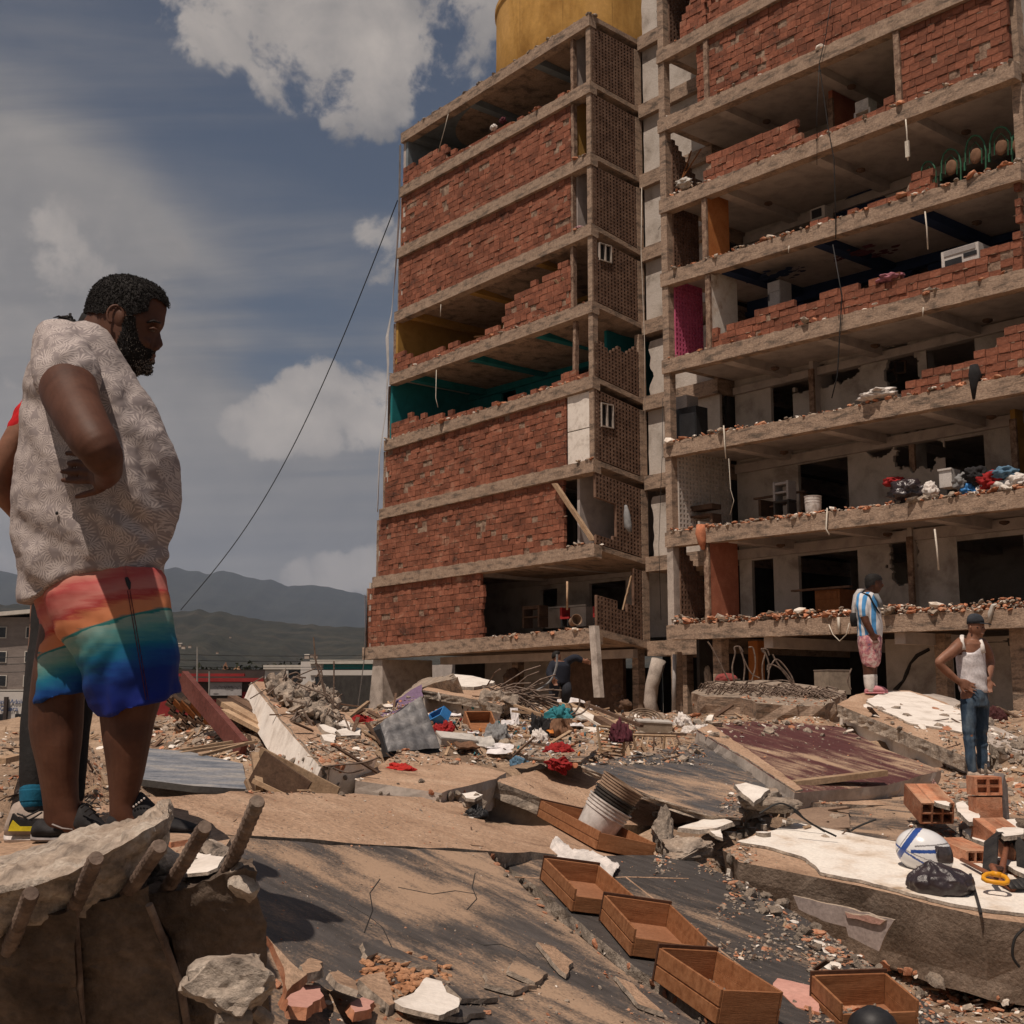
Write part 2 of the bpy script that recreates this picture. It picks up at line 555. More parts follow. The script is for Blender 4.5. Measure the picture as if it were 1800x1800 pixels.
m_navy = mcol('navy_paint',(.012,.025,.07))
m_wall_w = mat('worn_white_wall',[(.28,.24,.21),(.46,.415,.37),(.53,.48,.44)], scale=1.2, bump=.2, bscale=15, fine=.12)
m_orange = mat('orange_paint',[(.36,.125,.035),(.47,.19,.06)], scale=2, bump=.1)
m_cardb = mat('red_brown_board',[(.32,.11,.065),(.42,.16,.095)], scale=3, bump=.2)
m_green = mcol('green_paint',(.19,.26,.05))
m_notch = mat('patched_white_render',[(.22,.19,.165),(.42,.375,.33),(.5,.455,.41)], scale=1.3, bump=.3, bscale=12, fine=.15, lo=.3, hi=.55)
def slab_edge(mb, pts_bot, th, depth, n=90, jit=.026, seed=0):
	"""floor slab: front edge along pts_bot(u) -> (s, z); depth(u) -> list of (d, dz)"""
	rg = []
	for i in range(n + 1):
		u = i / n
		s, z = pts_bot(u)
		j1 = jit * (nz(s * 3.1, seed,1) + .6 * nz(s * 11, seed,5))
		j2 = jit * 1.6 * (nz(s * 4.3, seed,9) + .8 * nz(s * 13, seed,3)) - max(0, nz(s * .9, seed,7) - .45) * .18
		ring = [F(s,-0.02 + j1, z + j1 * .7), F(s,-0.02 + j2 * .6, z + th + j2)]
		for d, dz in depth(u):
			ring.append(F(s, d, z + th + dz))
		for d, dz in reversed(depth(u)):
			ring.append(F(s, d, z + dz + (RAISE if d > .305 else 0)))
		rg.append(ring)
	mb.loft(rg)
for i,(s0, z0, z1, z2) in enumerate(LS):
	mb = MB()
	sag = z2 - z1
	slab_edge(mb, lambda u: (s0 + (0 - s0) * u, z0 + (z1 - z0) * u), TH_S if i else .46,
			  lambda u: [(.3, sag * u * .14),(.31, sag * u * .15),(ND, sag * u),(9.0, sag * u)], seed=i)
	# what ties the back of the notch to the right wing at this level
	zn = z1 + sag
	n2 = 8
	mb.loft([[F(x, ND + .002, zn), F(x, ND + .002, zn + .46), F(x,9, zn + .46), F(x,9, zn)] for x in (0.004, RL + .2)])
	o = mb.build('roof_slab' if i == 8 else 'floor_slab', m_conc, BLD)
for i,(s0, z0, g) in enumerate(RS):
	mb = MB()
	slab_edge(mb, lambda u: (RL + (RE - RL) * u, zR(i, RL + (RE - RL) * u)), TH_S + .02,
			  lambda u: [(.3,0),(.31,0),(3,0),(9,0)], seed=30 + i, n=90)
	mb.build('floor_slab', m_conc, BLD)
# --- brick infill, every block its own box
BRICKS = []                                        # (centre, matrix,(l, h, t))
def interp(pr, x):
	if x <= pr[0][0]:
		return pr[0][1]
	for (a, fa),(b, fb) in zip(pr, pr[1:]):
		if x <= b:
			return fa + (fb - fa) * (x - a) / (b - a)
	return pr[-1][1]
def brick_panel(zf, k, s0, s1, prof=None, ragged=(0,0), seed=0, bl=.30, bh=.2, holes=.045, d0=.10, parent=None, hang=None):
	"""courses of hollow clay blocks between slab k and k+1 from s0 to s1; prof = [(s, filled fraction)]"""
	rn = random.Random(seed)
	mb = MB()
	tk = .42 if zf is zR else .40
	def zb(s): return zf(k, s) + tk
	def zt(s): return zf(k + 1, s)
	H = zt((s0 + s1) / 2) - zb((s0 + s1) / 2)
	rows = max(1, round(H / bh))
	hh = H / rows
	wob = lambda v, q: nz(v * 1.3, q, seed) * .35 + nz(v * 4.1, q + 5, seed) * .18
	hole_spots = [(rn.uniform(s0, s1), rn.uniform(.1,.9), rn.uniform(.12,.3)) for _ in range(int((s1 - s0) * .9))]
	for r in range(rows):
		t = (r + .5) / rows
		a = s0 + ragged[0] * (wob(t * 3,1) + .25)
		b = s1 - ragged[1] * (wob(t * 3,2) + .25)
		s = a - (bl / 2 if r % 2 else 0) - rn.random() * .05
		slope = (zb(s1) - zb(s0)) / max(s1 - s0,.01)
		while s < b:
			l = bl * rn.uniform(.94,1.06) if rn.random() > .12 else bl * rn.uniform(.45,.7)
			x0, x1 = max(s, a), min(s + l, b)
			s += l
			if x1 - x0 < .06:
				continue
			xc = (x0 + x1) / 2
			if prof and t > interp(prof, xc) + .09 * nz(xc * 3.3, r * 1.7, seed):
				continue
			if hang and not hang(xc, t):
				continue
			miss = any(abs(xc - hx) < hr and abs(t - ht) * H < hr * .6 for hx, ht, hr in hole_spots) and rn.random() < .6
			dep = rn.gauss(0,.008) + (rn.uniform(.03,.06) if miss else 0)
			if rn.random() < .022:
				continue
			zl, zh = zb(xc) + (zt(xc) - zb(xc)) * r / rows, zb(xc) + (zt(xc) - zb(xc)) * (r + 1) / rows
			cz = (zl + zh) / 2 + rn.gauss(0,.004)
			M3 = MW @ Matrix.Rotation(math.atan(slope) * -1 + rn.gauss(0,.012),3, 'Y') @ Matrix.Rotation(rn.gauss(0,.014),3, 'Z')
			BRICKS.append((F(xc, d0 + .06 + dep, cz), M3,(x1 - x0 - .012,.12,(zh - zl) - rn.uniform(.010,.020)), parent))
			if rn.random() < .35:               # squeezed-out mortar
				mb.chunk(F(x0 + rn.uniform(0, l), d0 - .004 + dep, zl + rn.uniform(-.01,.02)),(rn.uniform(.05,.2),.022, rn.uniform(.010,.03)), rn, M3=MW)
	# mortar bed behind the faces
	n = 40
	f = lambda s: (zb(s), zb(s) + (zt(s) - zb(s)) * (min(1, max(0, interp(prof, s) - .09)) if prof else 1) - .002)
	if not hang:
		xs = [s0 + .08 + ragged[0] * .75 + (s1 - s0 - .16 - (ragged[0] + ragged[1]) * .75) * i / n for i in range(n + 1)]
		mb.loft([[F(x, d0 + .028, f(x)[0] + .003), F(x, d0 + .028, f(x)[1]), F(x, d0 + .115, f(x)[1]), F(x, d0 + .115, f(x)[0] + .003)] for x in xs])
	return mb.build('brick_infill_wall', m_mortar, BLD)
def S(px, py=700):
	return fac(px, py)[0]
def PR(prof, py):
	return [(fac(px, py)[0], f) for px, f in prof]
# left wing, bottom to top
brick_panel(zL,0, S(642,1080), S(848,1060), None,(.05,.55),11)
brick_panel(zL,1, S(660,960), S(988,930), None,(.3,.06),12)
brick_panel(zL,2, S(672,850), S(992,780), None,(.12,.05),13)
brick_panel(zL,3, S(684,720), S(1040,650), PR([(684,.30),(725,.33),(728,.22),(770,.2),(775,.12),(850,.06),(960,.05),(985,.16),(1000,.22),(1012,.1)],690),(0,0),14)
brick_panel(zL,4, S(690,600), S(1000,540), PR([(690,.42),(706,.36),(720,.25),(760,.22),(800,.12),(880,.12),(886,.55),(905,.60),(950,.66),(985,.80),(1000,.72)],580),(0,.08),15)
brick_panel(zL,5, S(697,500), S(1000,400), None,(.1,.05),16)
brick_panel(zL,6, S(701,400), S(1000,280), None,(.1,.05),17)
brick_panel(zL,7, S(705,290), S(1000,160), PR([(705,.44),(780,.38),(784,.12),(900,.06),(1000,.05)],250),(0,0),18)
# right wing
brick_panel(zR,2, S(1580,700), RE - .15, PR([(1580,.10),(1600,.22),(1630,.30),(1700,.32),(1738,.36),(1745,.48),(1764,.60),(1800,.58)],650),(0,0),21)
brick_panel(zR,3, S(1236,560), RE - .15, PR([(1236,.2),(1262,.24),(1275,.32),(1300,.26),(1330,.36),(1420,.33),(1500,.36),(1560,.30),(1640,.30),(1680,.30),(1700,.34),(1735,.36),(1760,.40),(1800,.42)],520),(0,0),22)
brick_panel(zR,3, S(1774,360), RE - .1, None,(.25,0),23, hang=lambda s, t: t > .52)
brick_panel(zR,4, S(1420,400), S(1640,330), PR([(1420,.05),(1500,.06),(1580,.10),(1600,.34),(1625,.3),(1640,.05)],360),(0,0),24)
brick_panel(zR,5, S(1232,300), S(1570,180), PR([(1232,.32),(1260,.40),(1300,.36),(1345,.38),(1392,.34),(1402,.12),(1450,.07),(1530,.06),(1560,.16)],260),(0,0),25)
brick_panel(zR,5, S(1572,180), RE - .12, None,(.55,.05),26)
brick_panel(zR,6, S(1220,150), RE - .12, None,(.1,.05),27)
brick_panel(zR,7, S(1236,20), RE - .12, None,(.4,.05),28)
brick_panel(zR,7, RL + .85, S(1236,20),[(RL + .8,.15),(RL + 1.2,.5),(RL + 1.6,1)],(.1,0),29)
# the largest 300 blocks are objects of their own, the others one mesh
unit = []
for q in range(4):
	mb = MB()
	rq = random.Random(q)
	j = lambda: rq.uniform(-.018,.018)
	mb.hexa([(-.5 + j(),-.5,-.5 + j()),(.5 + j(),-.5,-.5 + j()),(.5,.5,-.5),(-.5,.5,-.5),(-.5 + j(),-.5,.5 + j()),(.5 + j(),-.5,.5 + j()),(.5,.5,.5),(-.5,.5,.5)])
	ob = mb.build('brick', m_brick)
	unit.append(ob.data)
	bpy.data.objects.remove(ob)
BRICKS.sort(key=lambda b: (b[0] - CAM).length)
walls = {}
SINGLE = BRICKS[:300]
for c, M3,(l, t, h), _ in SINGLE:
	ob = bpy.data.objects.new('brick', unit[rnd.randrange(4)])
	COL.objects.link(ob)
	ob.parent = BLD
	ob.matrix_parent_inverse = Matrix.Translation(-BLD.location)
	ob.matrix_basis = Matrix.Translation(c) @ M3.to_4x4() @ Matrix.Diagonal((l, t, h,1))
mb = MB()
for c, M3,(l, t, h), _ in BRICKS[300:]:
	mb.bx(c, l, t, h, M3)
tag(mb.build('brick_courses', m_brick, BLD), kind='stuff')
# --- columns
def column(s, d, zb, zt, w=.22, dd=.25, m=None, tilt=0.0, name='column'):
	mb = MB()
	n = 10
	rg = []
	for i in range(n + 1):
		t = i / n
		z = zb + (zt - zb) * t
		j = .012 * nz(z * 4, s, d)
		c = s + tilt * t + j
		rg.append([F(c - w / 2, d, z), F(c + w / 2, d, z), F(c + w / 2, d + dd, z), F(c - w / 2, d + dd, z)])
	mb.loft(rg)
	return mb.build(name, m or m_conc, BLD)
for k in range(8):
	if k not in (0,1):
		column(-.12,.03, zL(k,-.1) + .39, zL(k + 1,-.1) + .01,.2,.22)
	d2 = ND - .14
	column(-.10, d2, LS[k][3] + .35, LS[k + 1][3] + .02,.2,.3)
	if k in (4,5,6,7):
		sx = S(1001,200 if k > 5 else 560)
		column(sx,.12, zL(k, sx) + .39, zL(k + 1, sx) + .01,.13,.16, m_mortar)
	if k in (3,):
		sx = S(1003,620)
		column(sx,.12, zL(k, sx) + .39, zL(k + 1, sx) + .01,.12,.16, m_mortar,.06)
	sl = LS[k][0]
	column(sl + .12,.12, zL(k, sl) + .38, zL(k + 1, sl) + .02,.16,.35, m_mortar if k != 7 else m_ceil)
for k in range(9):
	a = RL + .14
	column(a,.03, zR(k, a) + .41, zR(k + 1, a) + .01,.24,.25, None if k else m_conc_l)
	column(RE - .14,.3, zR(k, RE) + .41, zR(k + 1, RE) + .01,.24,.3)
# --- perforated clay screens on the notch side of the left wing
def lattice(fn, us, vs_, mats, name, keep=None, w=.042, th=.1, dirn=DR):
	"""grid of bars; fn(u, v) -> point; cells dropped where keep() is false"""
	mb = MB()
	for i in range(len(us) - 1):
		for j in range(len(vs_) - 1):
			if keep and not keep(i / (len(us) - 1), j / (len(vs_) - 1)):
				continue
			u0, u1, v0, v1 = us[i], us[i + 1], vs_[j], vs_[j + 1]
			o = [fn(u0, v0), fn(u1, v0), fn(u1, v1), fn(u0, v1)]
			a = .265
			jx, jy = .03 * nz(i * 3.1, j * 2.7,1),.03 * nz(i * 2.2, j * 3.3,5)
			inn = [fn(u0 + (u1 - u0) * (x + jx), v0 + (v1 - v0) * (y + jy)) for x, y in ((a, a - .06),(1 - a, a - .06),(1 - a,1 - a + .06),(a,1 - a + .06))]
			back = [p - dirn * th for p in inn]
			ob = [p - dirn * th for p in o]
			b = mb.add(o + inn + back + ob,[])
			for q in range(4):
				r = (q + 1) % 4
				mb.f.append([b + q, b + r, b + 4 + r, b + 4 + q]); mb.m.append(0)
				mb.f.append([b + 4 + q, b + 4 + r, b + 8 + r, b + 8 + q]); mb.m.append(0)
				mb.f.append([b + 12 + r, b + 12 + q, b + 8 + q, b + 8 + r]); mb.m.append(0)
				mb.f.append([b + 12 + q, b + 12 + r, b + r, b + q]); mb.m.append(0)
	return tag(mb.build(name, mats, BLD), kind='stuff')
keeps = {
	0: lambda u, v: v < .42 + .2 * (u > .8) + (.6 if u > .74 else 0) - (.12 if .42 < u < .62 else 0),
	1: lambda u, v: not (u < .42 and v < .62 and v > .12) and not (u < .3 and v <= .62 and v > .1),
	2: lambda u, v: not (.10 < u < .36 and .52 < v < .86),
	3: lambda u, v: v < .50 + .36 * max(0, u - .35) + .05 * math.sin(u * 17),
	4: lambda u, v: not (.05 < u < .36 and .70 < v < .95),
	5: lambda u, v: True,6: lambda u, v: True,7: lambda u, v: True}
for k in range(8):
	def fn(u, v, k=k):
		d = .08 + u * (ND - .16)
		w = d / ND
		zb = (LS[k][2] * (1 - w) + LS[k][3] * w) + .44
		zt = LS[k + 1][2] * (1 - w) + LS[k + 1][3] * w
		return F(-.012, d, zb + (zt - zb) * v)
	lattice(fn,[i / 14 for i in range(15)],[j / 17 for j in range(18)], m_lattice, 'lattice_screen', keeps[k])
# corner piers of stacked clay blocks beside the broken screens
# --- small window set in the screens of two floors
for k in (2,4):
	zb = LS[k][2] + .44; zt = LS[k + 1][2]
	c0 = zb + (zt - zb) * (.52 if k == 2 else .70); c1 = zb + (zt - zb) * (.84 if k == 2 else .95)
	d0, d1 = .36,.84
	dz = (LS[k][3] - LS[k][2]) * .28
	mb = MB()
	fr = .03
	def bar(da, db, za, zb_):
		mb.hexa([F(.03, da, za), F(.03, db, za), F(-.08, db, za), F(-.08, da, za), F(.03, da, zb_), F(.03, db, zb_), F(-.08, db, zb_), F(-.08, da, zb_)])
	bar(d0 - .03, d1 + .03, c0 + dz - .03, c0 + dz); bar(d0 - .03, d1 + .03, c1 + dz, c1 + dz + .03)
	bar(d0 - .03, d0, c0 + dz, c1 + dz); bar(d1, d1 + .03, c0 + dz, c1 + dz); bar((d0 + d1) / 2 - .02,(d0 + d1) / 2 + .02, c0 + dz, c1 + dz)
	wf = mb.build('window', m_conc_l, BLD)
	g = MB(); g.box(F(-.06,(d0 + d1) / 2,(c0 + c1) / 2 + dz), DR * .005, DI * ((d1 - d0) / 2), UP * ((c1 - c0) / 2))
	g.build('pane', m_black, wf)
# --- back of the notch: patched white panels between the slabs
for k in range(9):
	zb = LS[k][3] + .46; zt = (LS[k + 1][3] if k < 8 else zb + 1.7)
	mb = MB()
	gap = {3: .5,4: .0,1: .25,0: 1.0}.get(k,.1)
	x0 = .05
	rn = random.Random(k)
	n = 14
	# torn outline on the left or the top
	rows = []
	for i in range(n + 1):
		t = i / n
		e = .02 + (.16 + .2 * nz(t * 4, k,3)) * (1 if k in (3,1) else .12)
		z = zb + (zt - zb) * t * (1 if k not in (1,3) else .9) + .002
		rows.append([F(e, ND + .2, z), F(RL + .1, ND + .2, z), F(RL + .1, ND + .3, z), F(e, ND + .3, z)])
	mb.loft(rows)
	if k != 0:
		mb.build('render_panel', m_notch, BLD)
	if k in (2,4,5,8):
		c = MB()                                    # crack running down the panel
		pts = [F(.9 + .5 * nz(t * 3.3, k,8) + .7 * (t - .5), ND + .197, zb + (zt - zb) * t) for t in [i / 12 for i in range(3,12)]]
		c.tube(pts,[.006 + .02 * abs(nz(i * 1.7, k)) for i in range(len(pts))],5, flat=1)
		c.build('crack', m_dark, BLD)
# --- inner partitions, ceilings, back walls
def wallbox(name, s0, s1, d0, d1, z0, z1, m, parent=BLD):
	mb = MB()
	mb.hexa([F(s0, d0, z0), F(s1, d0, z0), F(s1, d1, z0), F(s0, d1, z0), F(s0, d0, z1), F(s1, d0, z1), F(s1, d1, z1), F(s0, d1, z1)])
	return mb.build(name, m, parent)
def ragged_wall(name, s0, s1, d, z0, z1, m, seed, hole=None, th=.12):
	"""plastered wall along the facade direction with a broken, irregular hole: hole = (cs, cz, rs, rz)"""
	mb = MB()
	nx, ny = max(6, int((s1 - s0) / .045)), max(6, int((z1 - z0) / .045))
	def ok(i, j):
		if not hole:
			return True
		s, z = s0 + (s1 - s0) * (i + .5) / nx, z0 + (z1 - z0) * (j + .5) / ny
		for cs, cz, rs, rz in hole:
			e = ((s - cs) / rs) ** 2 + ((z - cz) / rz) ** 2
			if e < 1 + .9 * nz(s * 2.7, z * 2.7, seed) + .4 * nz(s * 8, z * 8, seed):
				return False
		return True
	for i in range(nx):
		for j in range(ny):
			if ok(i, j):
				a, b = s0 + (s1 - s0) * i / nx, s0 + (s1 - s0) * (i + 1) / nx
				c, e = z0 + (z1 - z0) * j / ny, z0 + (z1 - z0) * (j + 1) / ny
				mb.add([F(a, d, c), F(b, d, c), F(b, d, e), F(a, d, e)],[(0,1,2,3)])
				if not ok(i - 1, j) and i: mb.add([F(a, d, c), F(a, d, e), F(a, d + th, e), F(a, d + th, c)],[(0,1,2,3)])
				if not ok(i + 1, j) and i < nx - 1: mb.add([F(b, d, c), F(b, d + th, c), F(b, d + th, e), F(b, d, e)],[(0,1,2,3)])
				if not ok(i, j + 1) and j < ny - 1: mb.add([F(a, d, e), F(b, d, e), F(b, d + th, e), F(a, d + th, e)],[(0,1,2,3)])
				if not ok(i, j - 1) and j: mb.add([F(a, d, c), F(a, d + th, c), F(b, d + th, c), F(b, d, c)],[(0,1,2,3)])
	return mb.build(name, m, BLD)
def room_shell(zf, k, s0, s1, ceil_m, beam_m, back_m, beams, doors, D=4.4, tk=.41, seed=0, beam_h=.28, holes=None):
	"""painted ceiling sheet with cross beams, a back wall with door openings and the dark rooms behind it"""
	mb = MB()
	n = 6
	mb.loft([[F(x,.315, zf(k + 1, x) + RAISE - .012), F(x,.315, zf(k + 1, x) + RAISE - .003), F(x,8.8, zf(k + 1, x) + RAISE - .003), F(x,8.8, zf(k + 1, x) + RAISE - .012)]
			 for x in [s0 + (s1 - s0) * i / n for i in range(n + 1)]])
	mb.build('ceiling', ceil_m, BLD)
	for b in beams:
		wallbox('ceiling_beam', b - .16, b + .16,.302,8.6, zf(k + 1, b) - .02, zf(k + 1, b) + RAISE - .013, beam_m)
	# beam along the back wall
	z = zf(k + 1,(s0 + s1) / 2)
	wallbox('ceiling_beam', s0 + .02, s1 - .02, D - .12, D + .15, z - .12, z + RAISE - .014 + min(0, zf(k + 1, s0) - z, zf(k + 1, s1) - z), beam_m)
	x = s0
	for a, b in sorted(doors) + [(s1, s1)]:
		if a - x > .15:
			hs = [h for h in (holes or []) if x < h[0] < a]
			hs = [(h[0], zf(k, h[0]) + tk + h[1], h[2], h[3]) for h in hs]
			if hs:
				ragged_wall('back_wall', x, a, D, zf(k, x) + tk - .02, zf(k + 1, x) + RAISE - .02, back_m, seed, hs)
			else:
				wallbox('back_wall', x, a, D, D + .12, min(zf(k, x), zf(k, a)) + tk - .02, max(zf(k + 1, x), zf(k + 1, a)) + RAISE - .013, back_m)
		if b > a:
			wallbox('door_lintel', a + .002, b - .002, D + .01, D + .11, zf(k, a) + tk + 2.0, max(zf(k + 1, a), zf(k + 1, b)) + RAISE - .014, back_m)
		x = b
	wallbox('rear_wall', s0, s1,8.5,8.7, min(zf(k, s0), zf(k, s1)) + .2, max(zf(k + 1, s0), zf(k + 1, s1)) + .33, back_m)
# left wing rooms
LW = LS[4][0] - .2
def lw(k): return LS[k][0] + .05
for k in range(8):
	cm, bm_, wm = {7: (m_ceil_g, m_ceil_g, m_ceil_g),4: (m_ceil, m_yellow, m_yellow),3: (m_ceil, m_teal, m_teal),0: (m_ceil, m_ceil, m_wall_w)}.get(k,(m_ceil, m_ceil, m_wall_w))
	room_shell(zL, k, lw(k),-.3, cm, bm_, wm,[-10.2,-6.6,-3.0],[(-9.3,-8.4),(-5.2,-4.3),(-2.2,-1.3)] if k != 0 else [(-7.0,-6.1),(-4.4,-2.6)], D=3.9, tk=.40, seed=k)
	wallbox('end_wall', LS[k][0] + .22, LS[k][0] + .36,.11,8.4, zL(k, LS[k][0]) + .39, zL(k + 1, LS[k][0]) + RAISE - .02, wm)
	if k >= 5 or k == 1:
		# lobby behind the door beside the screen
		sx = S(1002,300) - .1
		wallbox('partition_wall', sx, sx + .12,.3,3.88, zL(k, sx) + .39, zL(k + 1, sx) + RAISE - .02, m_yellow if k == 6 else m_ceil)
wallbox('partition_wall', S(1001,620) - .05, S(1001,620) + .06,1.6,3.88, zL(3,-2) + .39, zL(4,-2) - .02, m_teal)
# white boarded panel beside the brick on the third floor
sA, sB = S(994,750), S(1041,750)
mb = MB()
zb, zt = zL(2, sA) + .42, zL(3, sA) - .02
for a, b in ((0,.47),(.485,1)):
	mb.hexa([F(sA,.1, zb + (zt - zb) * a), F(sB,.1, zb + (zt - zb) * a), F(sB,.16, zb + (zt - zb) * a), F(sA,.16, zb + (zt - zb) * a),
			 F(sA,.1, zb + (zt - zb) * b), F(sB,.1, zb + (zt - zb) * b), F(sB,.16, zb + (zt - zb) * b), F(sA,.16, zb + (zt - zb) * b)])
mb.build('white_board', m_plaster, BLD)
# right wing rooms
RLs = RL + .35
holes = {1: [(9.4,1.9,.75,.55),(8.3,2.2,.5,.3)],2: [(6.4,1.8,1.3,.35),(9.0,1.6,.5,.8)],3: [(9.3,1.5,.45,.7)],5: [(8.2,1.3,.3,.4),(8.9,1.7,.35,.5)],0: [(8.8,1.75,.45,.7)]}
for k in range(9):
	cm, bm_, wm = {3: (m_ceil, m_navy, m_navy),4: (m_ceil, m_ceil, m_wall_w)}.get(k,(m_ceil, m_ceil, m_wall_w))
	doors = {0: [(3.7,4.5),(5.4,7.4),(10.4,12.2)],1: [(5.5,7.2),(10.2,11.3)],2: [(4.6,5.4),(9.8,11.2)],3: [(5.4,8.2),(10.0,11.4)],4: [(4.9,7.0),(10,13)],5: [(3.6,6.6)],6: [],7: [],8: []}[k]
	room_shell(zR, k, RL + .28, RE - .3, cm, bm_, wm,[5.2,8.4,11.3], doors, D=2.9 if k < 3 else 3.6, tk=.42, seed=50 + k, holes=holes.get(k))
# cross walls standing edge-on to the broken front
def cross(px, py, k, d1, m, d0=.06, th=.13, zf=zR, f0=0.0, f1=1.0, name='partition_wall'):
	s = S(px, py)
	za, zb = zf(k, s) + .41, zf(k + 1, s) + RAISE - .015
	o = wallbox(name, s, s + th, d0, d1, za + (zb - za) * f0, za + (zb - za) * f1, m)
	e = MB()
	rg = []
	for i in range(13):
		z = za + (zb - RAISE - za) * i / 12
		j = .03 * nz(z * 5, px)
		rg.append([F(s - .02, d0 - .03 + j, z), F(s + th + .012, d0 - .03 + j, z), F(s + th + .012, d0 + .05, z), F(s - .02, d0 + .05, z)])
	e.loft(rg)
	e.build('broken_edge', m_mortar, o)
	return o
cross(1234,420,4,1.05, m_orange)
cross(1240,540,3,1.25, m_plaster_d)
cross(1238,1030,0,1.3, m_cardb)
cross(1572,120,5,1.5, m_green)
cross(1385,230,5,3.5, m_cardb, d0=1.9)
cross(1322,720,2,3.5, m_ceil, d0=2.6)
cross(1500,700,2,3.58, m_ceil, d0=3.2)
cross(1485,860,1,3.58, m_wall_w, d0=3.0)
cross(1490,1010,0,3.5, m_wall_w, d0=2.7)
cross(1690,850,1,3.58, m_yellow, d0=2.4)
cross(1236,110,6,1.5, m_ceil)
# screens at the left end of the right wing, seen from inside
def end_screen(k, m, dmax=1.5, keep=None, n=9, rows=17, name='lattice_screen'):
	s = RL + .30
	def fn(u, v):
		zb, zt = zR(k, s) + .43, zR(k + 1, s) + RAISE - .015
		return F(s,.28 + u * (dmax - .28), zb + (zt - zb) * v)
	lattice(fn,[i / n for i in range(n + 1)],[j / rows for j in range(rows + 1)], m, name, keep, dirn=DR)
end_screen(3, m_pink_lat,1.5)
end_screen(0, m_lattice,1.5, lambda u, v: v < .95 - .6 * u)
end_screen(1, m_white_lat,2.6, lambda u, v: not (u > .3 and v < .12), n=16)
end_screen(7, m_lattice,1.6)
end_screen(5, m_lattice,1.6, lambda u, v: v < .8 - .5 * u)
end_screen(4, m_lattice,1.4)
# --- ground floor: columns, inner walls, sagging ceiling
ZG = CAM.z - 1.3
def gcol(px, w, d, py=1200, m=None, tilt=0, dd=.3):
	s = fac(px, py, d)[0]
	zt = (zL(0, min(s,0)) if s < 0 else zR(0, s)) if not 0 <= s < RL else LS[0][3]
	return column(s, d, ZG - .3, zt + .01, w, dd, m, tilt)
for px, w, d in ((1117,.26, ND - .1),(1184,.16,.5),(1203,.22,2.6),(1262,.32,.4),(1655,.3,1.6),(1790,.3,.6),(905,.34,3.3),(725,.4,3.2)):
	gcol(px, w, d)
gcol(1325,.34,2.2, m=m_orange)
s0 = LS[0][0]
mb = MB()                                        # battered pier at the far left corner
mb.loft([[F(s0 + .1 + .5 * t,.1, ZG - .5 + (zL(0, s0) - ZG + .5) * t) for _ in (0,)] + [F(s0 + 1.35 - .15 * t,.1, ZG - .5 + (zL(0, s0) - ZG + .5) * t), F(s0 + 1.35 - .15 * t,2.4, ZG - .5 + (zL(0, s0) - ZG + .5) * t), F(s0 + .1 + .5 * t,2.4, ZG - .5 + (zL(0, s0) - ZG + .5) * t)] for t in [i / 8 for i in range(9)]])
mb.build('corner_pier', m_conc_l, BLD)
def gwall(name, pa, pb, d, m, py=1180, holes=None, seed=0):
	a, b = fac(pa, py, d)[0], fac(pb, py, d)[0]
	zt = (zL(0, a) if a < 0 else zR(0, a)) - .02
	if holes:
		return ragged_wall(name, a, b, d, ZG - .3, zt, m, seed, holes)
	return wallbox(name, a, b, d, d + .14, ZG - .3, zt, m)
gwall('back_wall',1558,1672,3.2, m_wall_w)
gwall('back_wall',1716,1830,3.4, m_wall_w)
gwall('back_wall',655,720,4.2, m_wall_w)
gwall('back_wall',720,905,4.6, m_ceil, holes=[(-6.5, ZG + 1.6,.8,.8)], seed=3)
gwall('back_wall',985,1095,3.0, m_wood_d)
gwall('back_wall',905,985,4.4, m_wall_w)
gwall('rear_wall',560,1160,8.4, m_dark)  # near-black wall colour stands in for the gloom of unlit rooms
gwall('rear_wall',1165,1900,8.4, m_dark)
c = MB()                                         # crack across the white ground-floor wall
pts = []
for px, py in ((1633,1141),(1612,1152),(1600,1166),(1594,1182),(1588,1196),(1574,1212),(1568,1222)):
	s, z = fac(px, py,3.18)
	pts.append(F(s,3.19, z))
c.tube(pts,[.05,.06,.035,.06,.04,.07,.03],5)
c.build('crack', m_dark, BLD)
wallbox('ceiling_beam', S(700,1180),-.3,1.9,2.2, zL(0,-5) - .32, zL(0,-5) - .05, m_ceil)
wallbox('ceiling_beam', S(1330,1120), S(1330,1120) + .3,.3,8, zR(0,5) - .3, zR(0,5) - .01, m_ceil)
wallbox('ceiling_beam', S(1560,1120), S(1560,1120) + .3,.3,8, zR(0,8) - .3, zR(0,8) - .01, m_ceil)
for k in range(8):
	a = RE - .16
	zb, zt = zR(k, a) + .42, zR(k + 1, a) + .01
	wallbox('end_wall', a, a + .14,.56,3.0, zb, zt, m_notch)
	wallbox('end_wall', a, a + .14,4.4,8.8, zb, zt, m_notch)
	wallbox('end_wall', a + .002, a + .138,3.002,4.398, zb, zb + 1.0, m_notch)
	wallbox('rear_wall', a - .5, a - .3,3.75,8.4, zb, zt - .05, m_dark)  # painted near black so the room behind reads as unlit
for k in range(-1,9):
	zb, zt = (ZG - .4 if k < 0 else zR(k, RL) + .43), zR(k + 1, RL) - .012
	wallbox('inner_wall', RL + .02, RL + .13,2.7 if k >= 0 else 1.2,8.8, zb, zt + RAISE + .05, m_dark)  # blackness of the unlit doorways is put into this wall's colour
wallbox('inner_wall', LS[0][0] + 1.6, LS[0][0] + 1.7,3.2,8.8, ZG - .4, zL(0,-11) - .02, m_dark)
